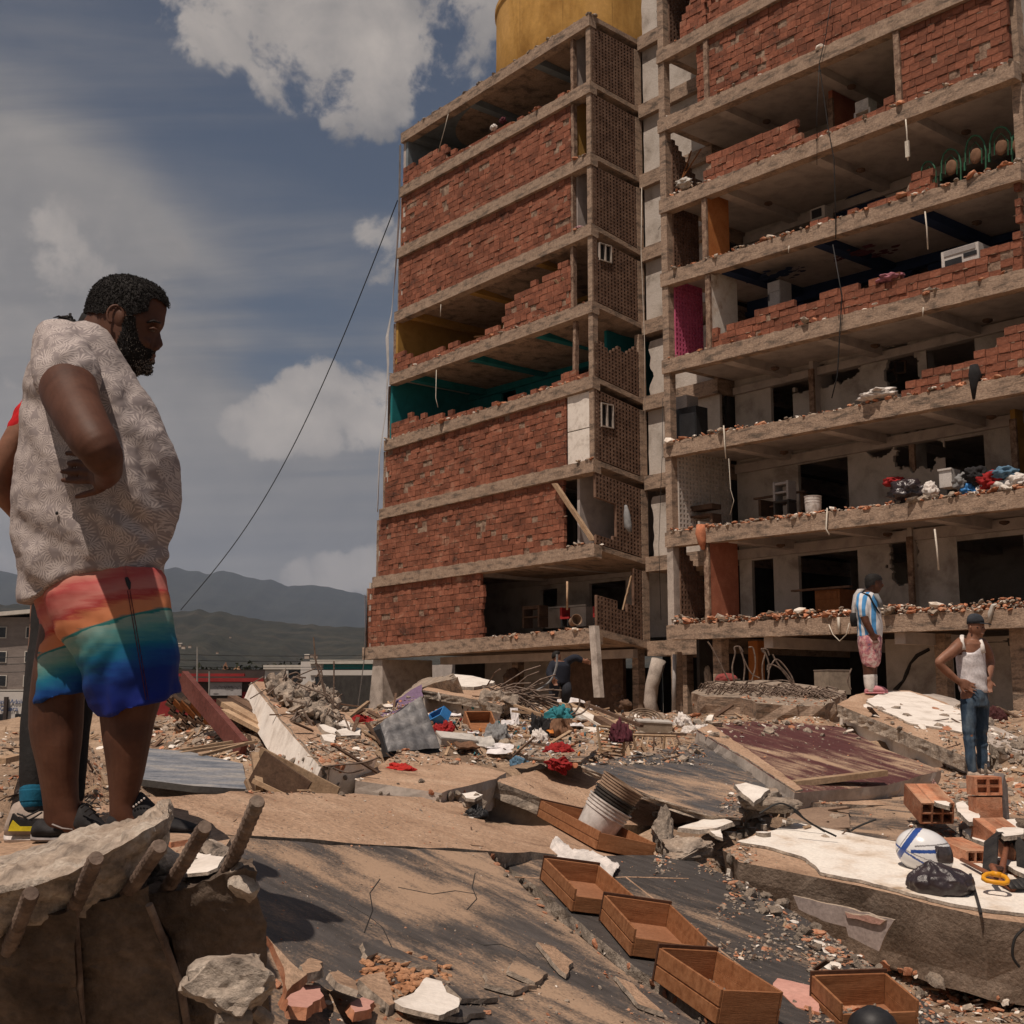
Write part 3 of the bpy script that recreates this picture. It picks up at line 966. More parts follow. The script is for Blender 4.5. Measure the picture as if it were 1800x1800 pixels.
# --- roof: yellow tank behind the parapet, broken parapet lumps
zr = zL(8,-3) + .4
tc_ = P(1022,80,46.0)
mb = MB()
rad = 3.35
rg = []
for z, r in ((-3.0, rad),(-2.2, rad),(-2.15, rad + .03),(-.55, rad),(1.05, rad + .0),(1.12, rad + .06),(1.3, rad + .06),(1.32, rad - .1),(1.7, rad * .6),(1.9,.1)):
	rg.append([Vector((tc_.x + r * math.cos(a), tc_.y + r * math.sin(a), tc_.z + z)) for a in [2 * math.pi * i / 64 for i in range(64)]])
mb.loft(rg)
m_tank = mat('yellow_tank_paint',[(.30,.155,.035),(.46,.26,.07),(.52,.30,.095)], scale=.9, stretch=(1,1,.35), bump=.12, bscale=4, fine=.12, fscale=6)
tank = thing('water_tank', 'big round ochre yellow water tank on the roof of the ruined block', 'water tank', tc_ - Vector((0,0,3)))
shade_smooth(mb.build('tank_shell', m_tank, tank), R(35))
m_rust = mat('tank_seam',[(.28,.155,.045),(.34,.20,.06)], bump=.1)
mb = MB()
for j in range(4):
	a = 3.9 + j * .55
	mb = MB(); mb.box(Vector((tc_.x + (rad + .006) * math.cos(a), tc_.y + (rad + .006) * math.sin(a), tc_.z - .6)), Vector((-math.sin(a), math.cos(a),0)) * .006, Vector((math.cos(a), math.sin(a),0)) * .004, UP * 1.6)
	mb.build('seam', m_rust, tank)
rn = random.Random(8)
mb = MB()
for i in range(70):
	s = rn.uniform(LS[8][0] + .25,0)
	mb.chunk(F(s, rn.uniform(-.02,.3), zL(8, s) + .41 + rn.uniform(0,.05)),(rn.uniform(.08,.4),.15, rn.uniform(.04,.12)), rn, M3=MW)
tag(mb.build('parapet_rubble', m_break, BLD), kind='stuff')
# torn cladding down the outer edge of the left wing
mb = MB()
prev = None
pts = [((703,255),-.10),((701,380),-.10),((695,480),-.07),((690,550),.02),((684,590),.10),((685,640),.06),((680,720),.0),((669,800),.03),((664,900),-.06)]
rg = []
for (px, py), w in pts:
	s, z = fac(px, py,-.05)
	rg.append([F(s - .16 - w * 1.6,.0, z), F(s - .0,-.08, z), F(s - .0,-.07, z), F(s - .16 - w * 1.6,.012, z)])
mb.loft(rg)
mb.build('metal_flashing', m_galv, BLD)
mb = MB()
rg = []
for (px, py) in ((642,1045),(643,1110),(640,1165),(628,1250)):
	s, z = fac(px, py,-.05)
	rg.append([F(s - .32,.15, z), F(s,-.08, z), F(s,-.07, z), F(s - .32,.17, z)])
mb.loft(rg)
mb.build('metal_flashing', m_galv, BLD)
# --- rubble lying along every broken floor edge
mbs, mbb, mbw = MB(), MB(), MB()
rn = random.Random(77)
def edge_rubble(zf, k, s0, s1, n, hi=.12, deep=1.2, tk=.41):
	for _ in range(n):
		s = rn.uniform(s0, s1)
		clump = .35 + .65 * max(0, nz(s * 1.1, k * 3.3) + .45)
		d = -.03 + abs(rn.gauss(0,.35)) * deep
		w = rn.uniform(.03,.13) * (1 + (rn.random() < .12))
		t = rn.random()
		m = mbb if t < .52 else (mbs if t < .88 else mbw)
		m.chunk(F(s, d, zf(k, s) + tk + rn.random() * hi * clump * max(0,1 - d)),(w * 1.5, w, w * .55), rn, M3=MW @ rot_rand(rn,.5))
for k in range(8):
	n = {3: 160,4: 190,0: 220,5: 20,6: 20,1: 60,2: 30,7: 90}[k]
	a = {0: S(850,1080),1: S(990,950),5: S(1002,400),6: S(1002,290),2: -.7}.get(k, LS[k][0])
	edge_rubble(zL, k, a,-.05, n, tk=.40)
for k in range(8):
	n = {0: 1500,1: 700,2: 420,3: 160,4: 420,5: 260,6: 30,7: 60}[k]
	edge_rubble(zR, k, RL + .1, RE, n,.34 if k == 0 else .14)
tag(mbb.build('brick_rubble', m_clay, BLD), kind='stuff')
tag(mbs.build('concrete_rubble', m_break, BLD), kind='stuff')
tag(mbw.build('plaster_rubble', m_plaster_d, BLD), kind='stuff')
# ------------------------------------------------------------------ ground, mountains, distant houses
def ridge(name, pts, Y, depth, m, base_py=1300, seed=0, amp=.03, rows=14, step=6):
	"""mountain range: skyline given as pixels at distance Y, sloping towards the viewer over depth metres"""
	mb = MB()
	x0, x1 = pts[0][0], pts[-1][0]
	cols = []
	n = int((x1 - x0) / step)
	for i in range(n + 1):
		px = x0 + (x1 - x0) * i / n
		py = interp([(a, b) for a, b in pts], px)
		top = P(px, py, Y)
		h = top.z
		col = []
		for j in range(rows + 1):
			t = j / rows
			y = Y - depth * (1 - t) if t <= 1 else Y
			x = top.x * (y / Y) ** .55
			q = t ** 1.35
			r = nz(x / Y * 14, t * 3.2, seed) * .5 + nz(x / Y * 34 + t * 2, t * 5, seed + 3) * .3 + nz(x / Y * 90, t * 11, seed + 5) * .14
			z = -5 + (h + 5) * (q + amp * 4 * r * math.sin(math.pi * min(1, t)) ** .8) + h * amp * .35 * nz(px * .05, seed,1)
			col.append(Vector((x, y, z)))
		for j in range(1,4):                    # far side
			col.append(Vector((top.x * (1 + .06 * j), Y + depth * .35 * j, h * (1 - .33 * j) - 5)))
		cols.append(col)
	m_ = len(cols[0])
	mb.add([p for c in cols for p in c],[(i * m_ + j,(i + 1) * m_ + j,(i + 1) * m_ + j + 1, i * m_ + j + 1) for i in range(n) for j in range(m_ - 1)])
	ob = mb.build(name, m, smooth=True)
	return tag(ob, kind='structure')
m_mtn = mat('forested_mountain',[(.012,.015,.012),(.018,.021,.016),(.026,.028,.022)], scale=.004, bump=.4, bscale=.02, fine=.3, fscale=.02)
m_hill = mat('scrub_hillside',[(.014,.015,.009),(.026,.025,.016),(.045,.038,.025)], scale=.012, bump=.5, bscale=.06, fine=.4, fscale=.07)
ridge('mountains',[(-700,1010),(-300,985),(-100,1000),(0,1003),(40,1012),(180,1008),(290,998),(330,1001),(360,1009),(392,1003),(425,1011),(455,1020),(480,1019),(505,1031),
					(530,1028),(575,1031),(640,1046),(760,1075),(900,1060),(1200,1090),(1700,1100),(2600,1110),(3400,1080)],9000,5200, m_mtn, seed=2, amp=.05)
ridge('hills',[(-900,1090),(-300,1085),(0,1062),(100,1064),(240,1078),(320,1074),(352,1073),(400,1077),(450,1089),(500,1094),(560,1100),(640,1103),(900,1120),(1400,1130),(2400,1125),(3000,1120)],
	  2300,1500, m_hill, seed=6, amp=.07, rows=18, step=5)
# plain ground out to the horizon
mb = MB()
mb.add([(-30000,-4000,-.35),(30000,-4000,-.35),(30000,30000,-.35),(-30000,30000,-.35)],[(0,1,2,3)])
m_town = mat('town_ground',[(.10,.085,.065),(.19,.155,.12)], scale=.05, bump=0, fine=.2, fscale=.3)
tag(mb.build('ground', m_town), kind='structure')
# ragged earth bank with a reddish cut, scrub on the slope
def bank(px0, px1, pyt, Y, m, label, name='earth_cut'):
	mb = MB()
	n = 24
	rg = []
	rn = random.Random(int(px0))
	for j in range(7):
		t = j / 6
		row = []
		for i in range(n + 1):
			u = i / n
			px = px0 + (px1 - px0) * u
			prof = (math.sin(math.pi * u) ** .7) * (.7 + .5 * nz(u * 6, px0,2))
			q = P(px, pyt, Y)
			row.append(Vector((q.x, Y - 12 * (1 - t) + 2 * nz(u * 9, t * 5), max(0, q.z) * prof * t ** .8 + 1.2 * nz(u * 12, t * 4,7) * t)))
		rg.append(row)
	mb.add([p for r_ in rg for p in r_],[(j * (n + 1) + i, j * (n + 1) + i + 1,(j + 1) * (n + 1) + i + 1,(j + 1) * (n + 1) + i) for j in range(6) for i in range(n)])
	o = mb.build(name, m, smooth=True)
	return tag(o, kind='structure')
m_redcut = mat('red_earth',[(.10,.05,.03),(.22,.115,.065),(.28,.17,.10)], scale=.25, bump=.6, bscale=.6, fine=.3, fscale=1)
bank(370,470,1140,330, m_redcut, '', 'earth_cut')
bank(500,600,1148,300, m_redcut, '', 'earth_cut')
def house(name, label, cat, px0, px1, pyt, pyb, Y, depth, m, group=None):
	a, b = P(px0, pyt, Y), P(px1, pyt, Y)
	zb = P(px0, pyb, Y).z
	t = thing(name, label, cat,((a.x + b.x) / 2, Y,0), group)
	mb = MB()
	mb.hexa([(a.x, Y,-.4),(b.x, Y,-.4),(b.x, Y + depth,-.4),(a.x, Y + depth,-.4),(a.x, Y, a.z),(b.x, Y, b.z),(b.x, Y + depth, b.z),(a.x, Y + depth, a.z)])
	mb.build('wall', m, t)
	return t
def pbox(name, px0, px1, py0, py1, Y, th, m, parent, out=.05):
	"""box on the face of a building at distance Y, standing proud by out"""
	a, b = P(px0, py0, Y), P(px1, py1, Y)
	mb = MB()
	mb.hexa([(a.x, Y - out, b.z),(b.x, Y - out, b.z),(b.x, Y - out + th, b.z),(a.x, Y - out + th, b.z),(a.x, Y - out, a.z),(b.x, Y - out, a.z),(b.x, Y - out + th, a.z),(a.x, Y - out + th, a.z)])
	return mb.build(name, m, parent)
m_greyh = mat('grey_block_wall',[(.17,.14,.125),(.22,.185,.165)], scale=.5, stretch=(1,1,6), bump=.2, bscale=3, fine=.1, fscale=4)
m_whiteh = mat('white_house_wall',[(.52,.48,.44),(.60,.56,.52)], scale=.6, bump=.05, fine=.06, fscale=3)
m_redh = mat('red_shop_paint',[(.20,.022,.022),(.27,.03,.03)], scale=.8, bump=.05, fine=.12, fscale=2)
m_glass = mat('dark_window_glass',[(.012,.013,.015),(.02,.022,.026)], rough=.12, bump=0, spec=.5)
m_tealh = mat('teal_stripe',[(.03,.16,.15),(.04,.2,.185)], bump=0)
m_blue_ink = mat('blue_lettering',[(.02,.06,.19),(.03,.08,.22)], bump=0)
m_cream = mat('cream_trim',[(.46,.42,.37),(.54,.5,.44)], bump=0)
m_tin = mat('dark_roof_tin',[(.045,.035,.032),(.08,.06,.05)], scale=.5, bump=.1)
# grey four-storey block on the far left
GY = 72
g = house('grey_block_of_flats', 'four storey grey rendered block of flats seen past the standing man, white framed windows', 'building',-150,92,1085,1212, GY,12, m_greyh)
a, b = P(-160,1098, GY), P(96,1076, GY)
mb = MB()
mb.hexa([(a.x, GY - .7, a.z),(b.x, GY - .7, b.z),(b.x, GY + 12.3, b.z + .6),(a.x, GY + 12.3, a.z + .6),(a.x, GY - .7, a.z + .22),(b.x, GY - .7, b.z + .22),(b.x, GY + 12.3, b.z + .9),(a.x, GY + 12.3, a.z + .9)])
mb.build('roof', m_cream, g)
for py in (1103,1146,1188):
	for px, w in ((-105,18),(-52,18),(-8,18),(48 - (py - 1103) * .055,16)):
		wf = pbox('window', px - 1.6, px + w + 1.6, py - 1.4, py + 19, GY,.10, m_cream, g,.06)
		pbox('pane', px, px + w * .48, py, py + 17.5, GY,.06, m_glass, wf,.08)
		pbox('pane', px + w * .54, px + w, py, py + 17.5, GY,.06, m_glass, wf,.08)
pbox('ledge',-150,90,1212,1214.5, GY,.5, m_cream, g,.3)
# white wall with blue lettering in front of it
WY = 66
w = house('white_lettered_house', 'low white house wall with blue painted lettering below the grey flats', 'building',-150,180,1216,1300, WY,4, m_whiteh)
for px in (-40,-4,27):
	pbox('window', px, px + (9 if px != 27 else 14),1255,1268, WY,.12, m_glass, w,.03)
pbox('door',118,127,1244,1262, WY,.12, m_glass, w,.03)
pbox('gate_post',10.5,12.5,1225,1290, WY,.2, m_tin, w,.25)
def lettering(txt, px, py, hpx, Y, m, parent, name='lettering'):
	cu = bpy.data.curves.new(name, 'FONT')
	cu.body = txt
	cu.size = hpx / FPX * Y * 1.36
	cu.extrude = .01
	cu.space_character = 1.0
	ob = bpy.data.objects.new(name, cu)
	COL.objects.link(ob)
	dg = bpy.context.evaluated_depsgraph_get()
	me = bpy.data.meshes.new_from_object(ob.evaluated_get(dg))
	bpy.data.objects.remove(ob)
	me.name = name
	me.materials.clear(); me.materials.append(m)
	o = bpy.data.objects.new(name, me)
	COL.objects.link(o)
	p = P(px, py, Y)
	attach(o, parent)
	o.location = Vector((p.x, Y - .06, p.z))
	o.rotation_euler = (R(90),0,0)
	# keep the parent-inverse offset valid for a placed child
	return o
lettering('Niñas y Adolescentes',-15.5,1236.5,7.5, WY, m_blue_ink, w)
lettering('La Guaira',-13.5,1249.5,8.5, WY, m_blue_ink, w)
# red shop with a hoarding
RY = 105
r_ = house('red_shop', 'long low red shop building with a whitish hoarding on its front', 'building',250,500,1196,1270, RY,14, m_redh)
pbox('shop_front',262,494,1199,1229, RY,.2, m_tin, r_,.05)
pbox('awning',322,512,1192,1198.5, RY,.8, m_redh, r_,.6)
pbox('parapet',262,430,1184,1189, RY + 6,.4, m_redh, r_,.2)
pbox('red_panel',426,446,1216,1230, RY,.2, m_redh, r_,.12)
bo = pbox('hoarding',371,426,1199.5,1222.5, RY,.15, mat('hoarding_print',[(.30,.28,.275),(.36,.34,.335)], bump=0, fine=.05), r_,.35)
m_ink = mat('faded_ink',[(.13,.12,.12),(.16,.15,.15)], bump=0)
lettering('VAS',394,1212,6.5, RY - .33, m_ink, bo, 'hoarding_lettering')
mb = MB()
for i in range(7):
	px = 375 + i * 7
	mb.tube([P(px,1209 + 3 * nz(i * 2.2), RY - .37), P(px + 4,1206 + 3 * nz(i * 1.7,3), RY - .37), P(px + 8,1211 + 2 * nz(i * 3.1,8), RY - .37)],.015,4)
mb.tube([P(375,1219, RY - .37), P(384,1219, RY - .37)],.02,4)
tag(mb.build('hoarding_drawing', m_ink, bo), kind='stuff')
tr = house('tin_roofed_shed', 'dark low tin roofed shed behind the red shop', 'shed',300,505,1177,1200, RY + 16,8, m_tin)
# white building with a teal band
BY = 92
h1 = house('white_annex', 'small white annex with flat roof and dark opening, beside the red shop', 'building',466,545,1176,1270, BY + 4,10, m_whiteh)
pbox('roof',464,532,1169,1176.5, BY + 4,11, m_cream, h1,.25)
pbox('opening',508,527,1178,1202, BY + 4,.2, m_glass, h1,.04)
pbox('pillar',503,507,1176,1204, BY + 4,.2, m_cream, h1,.2)
h2 = house('white_building', 'white two storey building with teal band and dark windows beside the ruined block', 'building',529,690,1162,1270, BY,12, m_whiteh)
pbox('roof',546,700,1160,1167, BY,13, m_cream, h2,.32)
pbox('teal_band',569,690,1168,1177, BY,.3, m_tealh, h2,.12)
for a, b in ((554,581),(585,611),(616,642),(647,672)):
	wf = pbox('window', a - 1.5, b + 1.5,1188,1220, BY,.16, m_cream, h2,.05)
	pbox('pane', a, b,1189.5,1218, BY,.1, m_glass, wf,.07)
pbox('ledge',546,690,1178,1187, BY,.4, m_whiteh, h2,.15)
# poles and wires
m_pole = mat('grey_pole',[(.20,.19,.17),(.28,.26,.24)], bump=0)
def pole(px, pyt, pyb, Y, r, label, name='utility_pole'):
	a, b = P(px, pyt, Y), P(px, pyb, Y)
	mb = MB()
	mb.tube([Vector((b.x, Y,-.3)), a],[r, r * .7],8)
	o = mb.build(name, m_pole)
	return tag(o, label, 'pole')
pole(347,1137,1290,60,.055, 'thin tall pale pole in front of the red shop, left of the hoarding')
pole(368,1180,1290,64,.06, 'shorter grey pole just left of the hoarding on the red shop')
mb = MB()
for py0, py1 in ((1148,1152),(1158,1161),(1170,1171),(1174,1176)):
	pts = [P(250 + 390 * i / 16, py0 + (py1 - py0) * i / 16 + 3 * math.sin(math.pi * i / 16),58 + i) for i in range(17)]
	mb.tube(pts,.012,4)
tag(mb.build('overhead_wires', m_cable), 'four thin overhead wires crossing in front of the distant shops', 'wires')
mb = MB()
for py0 in (1150,1162,1176):
	pts = [P(-60 + 160 * i / 12, py0 + 3 + 4 * math.sin(math.pi * i / 12) - i * .25,52) for i in range(13)]
	mb.tube(pts,.014,4)
tag(mb.build('overhead_wires', m_cable), 'sagging overhead wires in front of the grey block of flats', 'wires')
# scattered hillside houses and trees
rn = random.Random(5)
m_hut = mat('hillside_house_wall',[(.30,.22,.17),(.45,.4,.35)], scale=.1, bump=0, island=.3)
for i,(px, py, s) in enumerate(((316,1133,7),(323,1137,6),(334,1136,5),(540,1153,8),(548,1152,6),(555,1153,7),(382,1147,4),(405,1120,3))):
	Y = 420
	q = P(px, py, Y)
	w_ = s * Y / FPX
	t = thing('hillside_house',['small pale house low on the dark hillside beside the shorts', 'second pale house low on the hillside, a little lower', 'third small house on the hillside, right of the pale pair',
			  'tan roofed house above the white annex on the hill foot', 'middle of three tan houses above the white annex', 'rightmost of three tan houses above the white annex',
			  'tiny house left of the red earth cut', 'tiny lone house high on the dark hillside'][i], 'house',(q.x, Y, q.z))
	mb = MB()
	mb.bx(q + Vector((0,0,-w_ * .2)), w_, w_, w_ * .9)
	mb.build('wall', m_hut, t)
	mb = MB()
	mb.prism([q + Vector((-w_ * .6,-w_ * .6, w_ * .26)), q + Vector((w_ * .6,-w_ * .6, w_ * .26)), q + Vector((w_ * .6, w_ * .6, w_ * .4)), q + Vector((-w_ * .6, w_ * .6, w_ * .4))],(0,0,-w_ * .06))
	mb.build('roof', m_cream if i in (0,3) else m_tin, t)
m_leaf = mat('tree_foliage',[(.016,.020,.009),(.030,.034,.015)], scale=.6, bump=0, island=.4)
for i in range(9):
	px = 318 + i * 38 + rn.uniform(-14,14)
	Y = rn.uniform(150,260)
	q = P(px, rn.uniform(1160,1180), Y)
	h = q.z
	t = thing('tree', 'dark bushy tree in the row behind the distant shops', 'tree',(q.x, Y,0), 'trees behind the distant shops')
	mb = MB()
	mb.tube([(q.x, Y,-.3),(q.x + .2, Y, h * .5),(q.x, Y, h * .8)],[.25,.18,.06],6)
	mb.build('trunk', m_wood_d, t)
	mb = MB()
	for _ in range(420):
		d = Vector((rn.gauss(0,1), rn.gauss(0,1), rn.gauss(0,.8)))
		d = d.normalized() * rn.random() ** .4
		c = Vector((q.x, Y, h * .68)) + Vector((d.x * h * .45, d.y * h * .45, d.z * h * .36)) * (1 + .3 * nz(d.x * 3 + i, d.y * 3, d.z * 3))
		e = rot_rand(rn)
		s = rn.uniform(.25,.6)
		mb.add([c + e @ Vector((-s,0,0)), c + e @ Vector((0,-s * .6,0)), c + e @ Vector((s,0,0)), c + e @ Vector((0, s * .6,0))],[(0,1,2,3)])
	mb.build('crown', m_leaf, t)
# the long cable from the building down to the town
mb = MB()
a, b = P(699,352,46), P(318,1072,62)
pts = []
for i in range(41):
	t = i / 40
	p = a.lerp(b, t)
	p.z -= 2.6 * math.sin(math.pi * t) ** 1.0 * (1 - .25 * t)
	pts.append(p)
mb.tube(pts,.022,5)
tag(mb.build('sagging_cable', m_cable), 'long black cable sagging from the ruined block down towards the left', 'cable')
# ------------------------------------------------------------------ fallen slabs and the rubble field
TP = []                                            # control points for the ground under the rubble
SLABMESH = []                                      # for dropping things onto what is there
class Plane:
	def __init__(s, refs):
		a, b, c = [P(*r) for r in refs]
		n = (b - a).cross(c - a).normalized()
		if n.z < 0: n = -n
		s.o, s.n = a, n
	def at(s, px, py, up=0.0):
		r = ray(px, py)
		t = (s.o - CAM).dot(s.n) / r.dot(s.n)
		return CAM + r * t + s.n * up
def jag(poly, seg, amp, n, seed, centre=None):
	"""break straight edges up: in-plane jitter"""
	out = []
	k = len(poly)
	for i in range(k):
		a, b = poly[i], poly[(i + 1) % k]
		L = (b - a).length
		m = max(1, int(L / seg))
		side_ = n.cross(b - a).normalized()
		for j in range(m):
			t = j / m
			p = a.lerp(b, t)
			out.append(p + side_ * amp * (nz(p.x / seg * .35, p.y / seg * .35, seed) * 1.1 + nz(p.x / seg * 1.1, p.y / seg * 1.1, seed + 9) * .7))
	return out
def slab(name, label, cat, outline, refs, th, mtop, mside, seg=.12, amp=.03, seed=1, group=None, drop=None, tp=True, rough=.5, name_part=None):
	pl = Plane(refs)
	poly = [pl.at(*q) for q in outline]
	ar = sum(((poly[i] - poly[0]).cross(poly[i + 1] - poly[0]) for i in range(1, len(poly) - 1)), Vector())
	if ar.dot(pl.n) < 0:
		poly.reverse()
	top = jag(poly, seg, amp, pl.n, seed)
	off = Vector(drop) if drop else -pl.n * th
	cen = sum(top, Vector()) / len(top)
	mb = MB()
	n = len(top)
	rings = [top]
	for q, ins in ((.25,.0),(.5,.5),(.78,.9),(1,.35)):
		rr = []
		for p in top:
			d = (cen - p).normalized()
			rr.append(p + off * q + d * rough * (.04 * ins + .05 * nz(p.x * 6 + q * 3, p.y * 6, q * 7 + seed) + .03 * nz(p.x * 17, p.y * 17, q * 9 + seed)))
		rings.append(rr)
	mb.v.extend([p for r_ in rings for p in r_])
	mb.f.append(list(range(n))); mb.m.append(0)
	for j in range(len(rings) - 1):
		for i in range(n):
			k = (i + 1) % n
			mb.f.append([j * n + k, j * n + i,(j + 1) * n + i,(j + 1) * n + k]); mb.m.append(1)
	mb.f.append([(len(rings) - 1) * n + i for i in reversed(range(n))]); mb.m.append(1)
	if label is None:
		o = mb.build(name,[mtop, mside])
	else:
		name = 'concrete_wreckage' if 'slab' in name else name
		t = thing(name, label, cat, cen, group)
		o = mb.build(name_part or 'slab_body',[mtop, mside], t)
		o['root'] = t.name
	SLABMESH.append(o)
	if tp:
		for p in poly:
			q = p + (cen - p) * .12
			TP.append((q.x, q.y, q.z - th - .10))
		TP.append((cen.x, cen.y, cen.z - th - .12))
	return pl, o
def patch(name, pl, outline, th, m, parent=None, seg=.05, amp=.018, seed=3, up=.004, label=None, cat=None, mside=None, group=None):
	poly = [pl.at(*q) for q in outline]
	ar = sum(((poly[i] - poly[0]).cross(poly[i + 1] - poly[0]) for i in range(1, len(poly) - 1)), Vector())
	if ar.dot(pl.n) < 0:
		poly.reverse()
	top = [p + pl.n * (up + th) for p in jag(poly, seg, amp, pl.n, seed)]
	mb = MB()
	cen = sum(top, Vector()) / len(top)
	n = len(top)
	low = [p - pl.n * th + (cen - p).normalized() * -.4 * th * (1 + nz(p.x * 20, p.y * 20)) for p in top]
	mb.v.extend(top + low)
	mb.f.append(list(range(n))); mb.m.append(0)
	for i in range(n):
		k = (i + 1) % n
		mb.f.append([k, i, n + i, n + k]); mb.m.append(1)
	mb.f.append([n + i for i in reversed(range(n))]); mb.m.append(1)
	o = mb.build(name,[m, mside or m_break], parent)
	if label:
		tag(o, label, cat, group)
	return o
def root_of(o):
	return o.parent
# floor tiles: dark polished terrazzo under streaks of settled dust
def tile_mat(name, dark, dustc, ang, cover, seed, streak=2.3):
	m = bpy.data.materials.new(name)
	m.use_nodes = True
	N, L = m.node_tree.nodes, m.node_tree.links
	b = N['Principled BSDF']
	b.inputs['Specular IOR Level'].default_value = .3
	tc = N.new('ShaderNodeTexCoord')
	rot = N.new('ShaderNodeMapping'); rot.inputs['Rotation'].default_value = (0,0,-ang); rot.inputs['Location'].default_value = (seed, seed * .7,0)
	L.new(tc.outputs['Object'], rot.inputs[0])
	mp = N.new('ShaderNodeMapping'); mp.inputs['Scale'].default_value = (1.0, streak,1)
	L.new(rot.outputs[0], mp.inputs[0])
	def nse(vec, sc, det, rg, di=0):
		n = N.new('ShaderNodeTexNoise')
		n.inputs['Scale'].default_value = sc; n.inputs['Detail'].default_value = det
		n.inputs['Roughness'].default_value = rg; n.inputs['Distortion'].default_value = di
		L.new(vec, n.inputs[0]); return n.outputs[0]
	def mth(op, a, c, cl=False):
		n = N.new('ShaderNodeMath'); n.operation = op; n.use_clamp = cl
		for i, v in enumerate((a, c)):
			if isinstance(v,(int, float)): n.inputs[i].default_value = v
			else: L.new(v, n.inputs[i])
		return n.outputs[0]
	big = nse(rot.outputs[0],.75,4,.55,.5)
	st = nse(mp.outputs[0],1.15,9,.66,.35)
	st2 = nse(mp.outputs[0],4.5,8,.7,.2)
	grain = nse(tc.outputs['Object'],70,6,.75)
	v = mth('ADD', mth('ADD', mth('MULTIPLY', big,.9), mth('MULTIPLY', st,1.1)), mth('ADD', mth('MULTIPLY', st2,.25), mth('MULTIPLY', grain,.50)))
	mr = N.new('ShaderNodeMapRange'); mr.interpolation_type = 'SMOOTHSTEP'
	mr.inputs['From Min'].default_value = 1.53 - cover; mr.inputs['From Max'].default_value = 1.78 - cover
	L.new(v, mr.inputs['Value'])
	dk = N.new('ShaderNodeValToRGB')
	dk.color_ramp.elements[0].position = .35; dk.color_ramp.elements[0].color = lin([c * .7 for c in dark])
	dk.color_ramp.elements[1].position = .7; dk.color_ramp.elements[1].color = lin([c * 1.5 for c in dark])
	L.new(st2, dk.inputs[0])
	du = N.new('ShaderNodeValToRGB')
	du.color_ramp.elements[0].position = .3; du.color_ramp.elements[0].color = lin([c * .72 for c in dustc])
	du.color_ramp.elements[1].position = .7; du.color_ramp.elements[1].color = lin([c * 1.15 for c in dustc])
	L.new(mth('ADD', mth('MULTIPLY', grain,.5), mth('MULTIPLY', big,.5)), du.inputs[0])
	mx = N.new('ShaderNodeMix'); mx.data_type = 'RGBA'
	L.new(mr.outputs[0], mx.inputs['Factor']); L.new(dk.outputs[0], mx.inputs['A']); L.new(du.outputs[0], mx.inputs['B'])
	L.new(mx.outputs['Result'], b.inputs['Base Color'])
	ro = N.new('ShaderNodeMapRange'); ro.inputs['To Min'].default_value = .55; ro.inputs['To Max'].default_value = .95
	L.new(mr.outputs[0], ro.inputs['Value']); L.new(ro.outputs[0], b.inputs['Roughness'])
	bp = N.new('ShaderNodeBump'); bp.inputs['Strength'].default_value = .5; bp.inputs['Distance'].default_value = .009
	L.new(mth('ADD', mth('MULTIPLY', mr.outputs[0],.6), mth('MULTIPLY', grain,.8)), bp.inputs['Height'])
	L.new(bp.outputs[0], b.inputs['Normal'])
	return m
TD = (.375,.255,.172)
m_tile_a = tile_mat('dusty_dark_floor',(.072,.064,.060), TD, R(-28),.27,1.0)
m_tile_b = tile_mat('dusty_dark_floor_strip',(.056,.050,.047), TD, R(-40),.135,4.0,3.6)
m_tile_c = tile_mat('dusty_blue_grey_floor',(.072,.070,.072), TD, R(-35),.165,7.0,3)
m_tile_d = tile_mat('dusty_maroon_floor',(.085,.030,.030), TD, R(-52),.22,2.4,4.5)
m_tile_e = tile_mat('dusty_floor_far',(.06,.052,.048), TD, R(-10),.30,5.5,4)
# A  dust-covered ledge in the middle distance
plA, slA = slab('dusty_slab', 'long slab thick with tan dust, crossing the picture behind the dark tilted floor', 'concrete slab',
	[(240,1402),(430,1392),(640,1396),(800,1404),(838,1424),(862,1449),(980,1452),(1085,1480),(1125,1506),(1000,1504),(860,1495),(640,1484),(370,1463),(240,1462)],
	((370,1462,5.6),(1000,1503,8.0),(640,1397,8.5)),.25, m_sand, m_break, amp=.05, seed=2)
# B  the big dark floor in front
plB, slB = slab('tilted_floor_slab', 'large tilted floor slab, dark with dust streaks, filling the bottom foreground', 'concrete slab',
	[(350,1466),(640,1488),(858,1499),(905,1545),(960,1598),(1060,1680),(1180,1765),(1290,1850),(330,1850),(250,1600)],
	((370,1466,5.5),(858,1497,7.2),(800,1800,4.2)),.18, m_tile_a, m_break, amp=.03, seed=3)
# C  the strip the drawers lie on
plC, slC = slab('tilted_floor_slab', 'long tilted strip of dark floor carrying the row of empty drawers', 'concrete slab',
	[(872,1503),(1000,1507),(1195,1501),(1290,1545),(1400,1605),(1560,1715),(1740,1850),(1310,1850),(1195,1752),(1075,1668),(975,1585)],
	((1000,1506,8.0),(1195,1500,8.8),(1560,1715,6.6)),.2, m_tile_b, m_break, amp=.02, seed=4)
m_bface = mat('stained_beam_face',[(.115,.084,.062),(.19,.142,.108),(.25,.195,.152)], scale=3.5, bump=.8, bscale=35, fine=.3, fscale=45)
